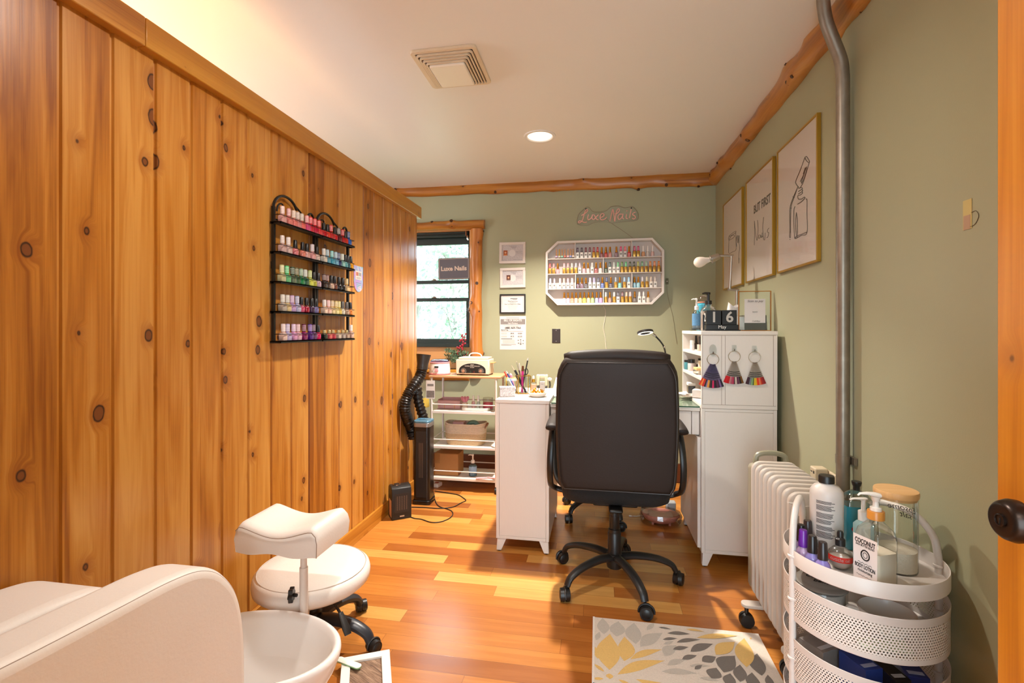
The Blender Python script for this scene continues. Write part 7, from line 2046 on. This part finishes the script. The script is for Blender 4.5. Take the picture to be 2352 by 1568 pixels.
# coconut body lotion
lx, ly = .684, 1.345
t = thing('body_lotion', 'square clear bottle of white coconut body lotion at the tray front', 'bottle', (lx, ly, TRZ))
RZL = R(24); t.rotation_euler = (0, 0, RZL)
hw = .033
LIQ = mat('cream_lotion', (232, 218, 196), .35)
stack(MB(), [(hw * .9, hw * .9, .008, .003), (hw * .93, hw * .93, .008, .012), (hw * .93, hw * .93, .008, .082), (hw * .93, hw * .93, .008, .084)]).build('liquid', LIQ, t, ang=60)
stack(MB(), [(hw * .96, hw * .96, .009, 0), (hw, hw, .009, .003), (hw, hw, .010, .118), (hw * .93, hw * .93, .014, .134), (hw * .62, hw * .62, .016, .149), (.0155, .0155, .0150, .155), (.0155, .0155, .015, .160)]).build('bottle', M_GLASS, t, ang=60)
MB().lathe([(0, .1605), (.0185, .1605), (.0185, .180), (.0178, .181), (0, .181)], n=28).build('wood_collar', pine('bamboo_collar', axis='z', plank=False, across='x', tones=((190, 118, 42), (206, 136, 56), (214, 150, 74)), knots=0), t)
MB().lathe([(0, .1815), (.0125, .1815), (.0125, .189), (.007, .191), (.006, .204), (.0085, .207), (.0095, .216), (0, .217)], n=20).build('pump_stem', M_WHITEP, t)
pd = Matrix.Rotation(-RZL, 4, 'Z') @ V(-.86, .05, 0)
MB().tube([-pd * .011 + V(0, 0, .219), V(0, 0, .2205), pd * .022 + V(0, 0, .2225), pd * .040 + V(0, 0, .221), pd * .046 + V(0, 0, .216)], [.009, .0105, .0068, .0045, .003], 10, flat=.55, up=(0, 0, 1)).build('pump_head', M_WHITEP, t)
# label on the face towards the left of the camera (local -X side)
lbm = frame_mat((-hw - .0007, 0, 0), (0, -1, 0), (0, 0, 1))
lb = MB().box(-hw + .002, 0, 0, hw - .002, .118, .0004, M=lbm)
lo_ = lb.build('label', mat('label_white', (232, 222, 218), .6), t, smooth=False)
tx = MB()
def LT(s_, size, z, sxx=1, bold=0, shear=0): tx.text(s_, size, lbm @ Matrix.Translation((0, z, .0008)), 0, depth=.0002, sx=sxx, bold=bold, shear=shear)
LT('COCONUT', .0165, .104, .62, .0004); LT('SHEA BUTTER BLEND', .0075, .0945, .68)
LT('BODY LOTION', .0135, .0425, .58, .0003); LT('moisturizing', .0095, .032, .8)
tx.tube([lbm @ V(-.018 + .036 * k / 12, .052 + .0016 * math.sin(k * 1.9), .001) for k in range(13)], .0005, 4)
tx.tube([lbm @ V(-.022 + .044 * k / 14, .020 + .0013 * math.sin(k * 2.3), .001) for k in range(15)], .0004, 4)
for rr_, th_ in ((.0125, .0012), (.0112, .0006), (.0065, .0006)):
    tx.tube([lbm @ V(rr_ * .86 * math.cos(w) + .001, .073 + rr_ * math.sin(w), .001) for w in [2 * math.pi * k / 28 for k in range(28)]], th_, 5, closed=True)
tx.build('lettering', M_INK, lo_, smooth=False)
# glass jar with bamboo lid
jx, jy = .780, 1.440
t = thing('salt_jar', 'tall glass jar of bath salt with a bamboo lid on the round cart', 'jar', (jx, jy, TRZ))
jr = .047
MB().lathe([(0, .004), (jr * .94, .004), (jr * .95, .055), (jr * .5, .058), (0, .06)], n=40).build('salt', mat('bath_salt', (226, 212, 190), .7, var=.08, vscale=160, bump=.5, bscale=300), t, ang=60)
MB().lathe([(0, 0), (jr * .97, 0), (jr, .004), (jr, .192)], n=48, cap=False).build('glass', M_GLASS, t, ang=60)
MB().lathe([(0, .186), (jr * .95, .186), (jr * .95, .1925), (jr * 1.03, .193), (jr * 1.05, .197), (jr * 1.05, .206), (jr * 1.02, .209), (0, .209)], n=48).build('bamboo_lid', pine('bamboo_lid', axis='x', plank=False, across='y', tones=((200, 150, 92), (216, 170, 112), (226, 184, 130)), knots=0, rough=.5), t)
# words written on the far side of the jar read mirrored from here
fa = math.atan2(jy, jx)
wr = MB()
def curved(s_, size, z, da):
    M0 = frame_mat((0, 0, z), (0, 1, 0), (0, 0, 1))
    c_ = MB().text(s_, size, Matrix.Identity(4), 0, depth=.0001, shear=.25)
    vs = []
    for v_ in c_.v:
        a = fa + da - (-v_.x / jr)
        vs.append(V((jr + .0008) * math.cos(a), (jr + .0008) * math.sin(a), z + v_.y))
    wr.add(vs, c_.f)
curved('Epsome', .021, .150, -.35); curved('salt', .021, .132, -.5)
wr.build('handwriting', M_INK, t, smooth=False, fix=False)
# cuticle oil
t = thing('cuticle_oil', 'round clear dropper bottle with a red label at the tray front', 'bottle', onz(1930, 1303, TRZ))
t.scale = (1.12, 1.12, 1.12)
cr = .026
MB().lathe([(0, .003), (cr * .6, .004), (cr * .9, .014), (cr * .93, .026), (0, .027)], n=32).build('oil', mat('clear_oil', (222, 206, 196), .15), t, ang=60)
MB().lathe([(0, 0), (cr * .55, 0), (cr * .86, .008), (cr, .024), (cr * .9, .038), (cr * .55, .048), (.009, .050), (.009, .053), (0, .053)], n=36).build('bottle', M_CLEARP, t, ang=60)
wb = MB(); w0 = math.atan2(-1.352, -.64)
wrap(wb, w0 - 1.2, w0 + 1.2, .021, .034, cr + .0005, 0, 20)
o_ = wb.build('label', cm((206, 52, 40), .5), t, smooth=False, fix=False)
wt = MB()
c_ = MB().text('cuticle oil', .0105, Matrix.Identity(4), 0, depth=.0001)
wt.add([V((cr + .0011) * math.cos(w0 + v_.x / cr), (cr + .0011) * math.sin(w0 + v_.x / cr), .0275 + v_.y) for v_ in c_.v], c_.f)
wt.build('lettering', M_PAPER, o_, smooth=False, fix=False)
MB().lathe([(0, .0535), (.0105, .0535), (.0105, .068), (.008, .070), (.0065, .072), (.0068, .082), (.005, .087), (0, .088)], n=20).build('dropper_cap', M_BLACKP, t)
# polishes on the tray
for (px, py, cap, body, lab) in ((1845, 1216, (104, 36, 150), (190, 160, 190), 'purple-capped polish at the left of the round cart tray'), (1866, 1229, (34, 28, 28), (150, 140, 206), 'black-capped lilac polish right of the purple-capped one'), (1889, 1244, (40, 33, 32), (150, 136, 206), 'black-capped lavender polish nearest the tray front edge'), (1840, 1204, (30, 27, 27), (120, 110, 140), 'black-capped polish behind the purple-capped one'), (1855, 1194, (62, 52, 52), (100, 90, 110), 'brown-capped polish against the frosted bottle')):
    p = onz(px, py, TRZ + .0874)
    p = (p[0], p[1], TRZ)
    r_ = math.hypot(p[0] - CX, p[1] - CYc)
    if r_ > CR - .024: p = (CX + (p[0] - CX) * (CR - .024) / r_, CYc + (p[1] - CYc) * (CR - .024) / r_, TRZ)
    t = thing('nail_polish', lab, 'nail polish', p, 0, 'polishes on the round cart')
    t.scale = (1.25, 1.25, 1.3)
    add_part('body', me_bodyB, varnish(body), t); add_part('cap', me_capB, cm(cap, .3), t)
# pink and white plastic scraps in front of the oil
p = (.632, 1.316, TRZ)
vs = []; rg = random.Random(12); b_ = MB()
for k in range(5):
    c = V(p[0] + rg.uniform(-.012, .028), p[1] + rg.uniform(-.006, .008), TRZ + .0006)
    b_.add([c + V(-.008, -.006, 0), c + V(.008, -.005, 0), c + V(.006, .007, .0), c + V(-.006, .006, 0), c + V(rg.uniform(-.004, .004), 0, rg.uniform(.012, .022))], [(0, 1, 4), (1, 2, 4), (2, 3, 4), (3, 0, 4), (3, 2, 1, 0)], k % 2)
tag(b_.build('toe_separators', [mat('soft_white_foam', (236, 222, 224), .7), mat('soft_pink_foam', (236, 186, 200), .7)], ang=80), 'pink and white foam toe separators at the tray front', 'toe separator')
# soap pouch bottle hanging behind the cart's left handle
t = thing('refill_pouch', 'clear pump-neck jug behind the left handle of the round cart', 'jug', (.640, 1.688, 0))
PJ = mat('milky_plastic', (206, 198, 190), .35)
b_ = stack(MB(), [(.028, .022, .01, .40), (.034, .026, .012, .41), (.034, .026, .012, .52), (.026, .022, .014, .56), (.016, .016, .012, .59), (.016, .016, .012, .605)])
b_.build('bottle', M_CLEARP, t, ang=60)
MB().lathe([(0, .6055), (.019, .6055), (.019, .622), (.014, .626), (0, .627)], n=20).tube([(.010, .0, .632), (-.008, -.004, .636), (-.040, -.014, .646)], [.012, .012, .004], 10, flat=.5, up=(0, 0, 1)).build('pump_head', PJ, t, ang=60)
MB().tube([(0.0, 0, .40), (0, -.02, .395), (.03, -.045, .50), (.005, -.028, .585)], .0016, 5).build('hanging_loop', M_CLEARP, t)
# second tier: cotton jar and a white bowl ; third tier: boxes
B2 = .4162
t = thing('cotton_jar', 'glass jar with a written lid in the upper basket of the round cart', 'jar', (.612, 1.47, B2))
MB().lathe([(0, .002), (.056, .002), (.056, .07), (0, .072)], n=28).build('cotton', mat('cotton_wool', (206, 200, 196), .9, bump=.6, bscale=90), t, ang=60)
MB().lathe([(0, 0), (.06, 0), (.062, .004), (.062, .075), (.058, .078)], n=36, cap=False).build('glass', M_GLASS, t, ang=60)
lo_ = MB().lathe([(0, .0785), (.064, .0785), (.065, .083), (.058, .087), (.054, .086), (.048, .0895), (.0, .0895)], n=40).build('lid', mat('grey_glass_lid', (150, 144, 136), .15), t, ang=50)
MB().text('cotton', .026, on_top(.0, .008, .0900, R(-22)), 0, shear=.2, bold=.0004).text('balls', .022, on_top(-.006, -.014, .0900, R(-22)), 0, shear=.2, bold=.0004).build('handwriting', M_INK, lo_, smooth=False)
t = thing('white_bowl', 'white bowl in the upper basket of the round cart', 'bowl', (.735, 1.395, B2))
MB().lathe([(0, 0), (.035, 0), (.052, .02), (.064, .058), (.061, .06), (.048, .024), (0, .008)], n=40).build('bowl', M_PORC, t, ang=60)
MB().tube(spl([(-.060, .01, .05), (-.082, .015, .052), (-.084, .016, .03), (-.056, .012, .024)], 5), .006, 8).build('handle', M_PORC, t)
t = thing('green_pouch', 'pale green packet lying in the upper basket of the round cart', 'packet', (.70, 1.33, B2))
MB().box(-.06, -.02, .0004, .05, .02, .012).build('packet', mat('pale_green_film', (196, 216, 170), .35), t, bev=.004)
B3 = .2592
for (nm, lab, x, y, dims, col, rz) in (('blue_box', 'blue and white box in the middle basket of the round cart', .664, 1.376, (.05, .08, .095), (40, 62, 132), 20), ('black_box', 'black box between two blue boxes in the middle basket', .721, 1.348, (.040, .07, .092), (30, 26, 26), 12), ('navy_box', 'navy box at the right of the middle basket', .772, 1.362, (.046, .07, .095), (34, 46, 110), -4), ('grey_carton', 'grey printed carton at the left of the middle basket', .598, 1.447, (.065, .07, .085), (140, 132, 126), 30)):
    t = thing(nm, lab, 'box', (x, y, B3), R(rz))
    MB().box(-dims[0] / 2, -dims[1] / 2, 0, dims[0] / 2, dims[1] / 2, dims[2]).build('carton', mat(nm + '_print', col, .4, var=.25, vscale=30), t, bev=.001)
    MB().box(-dims[0] / 2 + .006, -dims[1] / 2 + .01, dims[2] + .0002, dims[0] / 2 - .006, -dims[1] / 2 + .022, dims[2] + .0006).build('print_strip', cm(light(col, .6), .5), t, smooth=False)

box_thing('white_bin', 'plain white bin on the floor beyond the left desk cabinet', 'bin', (-.275, 3.62, .0004), (.16, .12, .38), M_WHITEP, bev=.006)
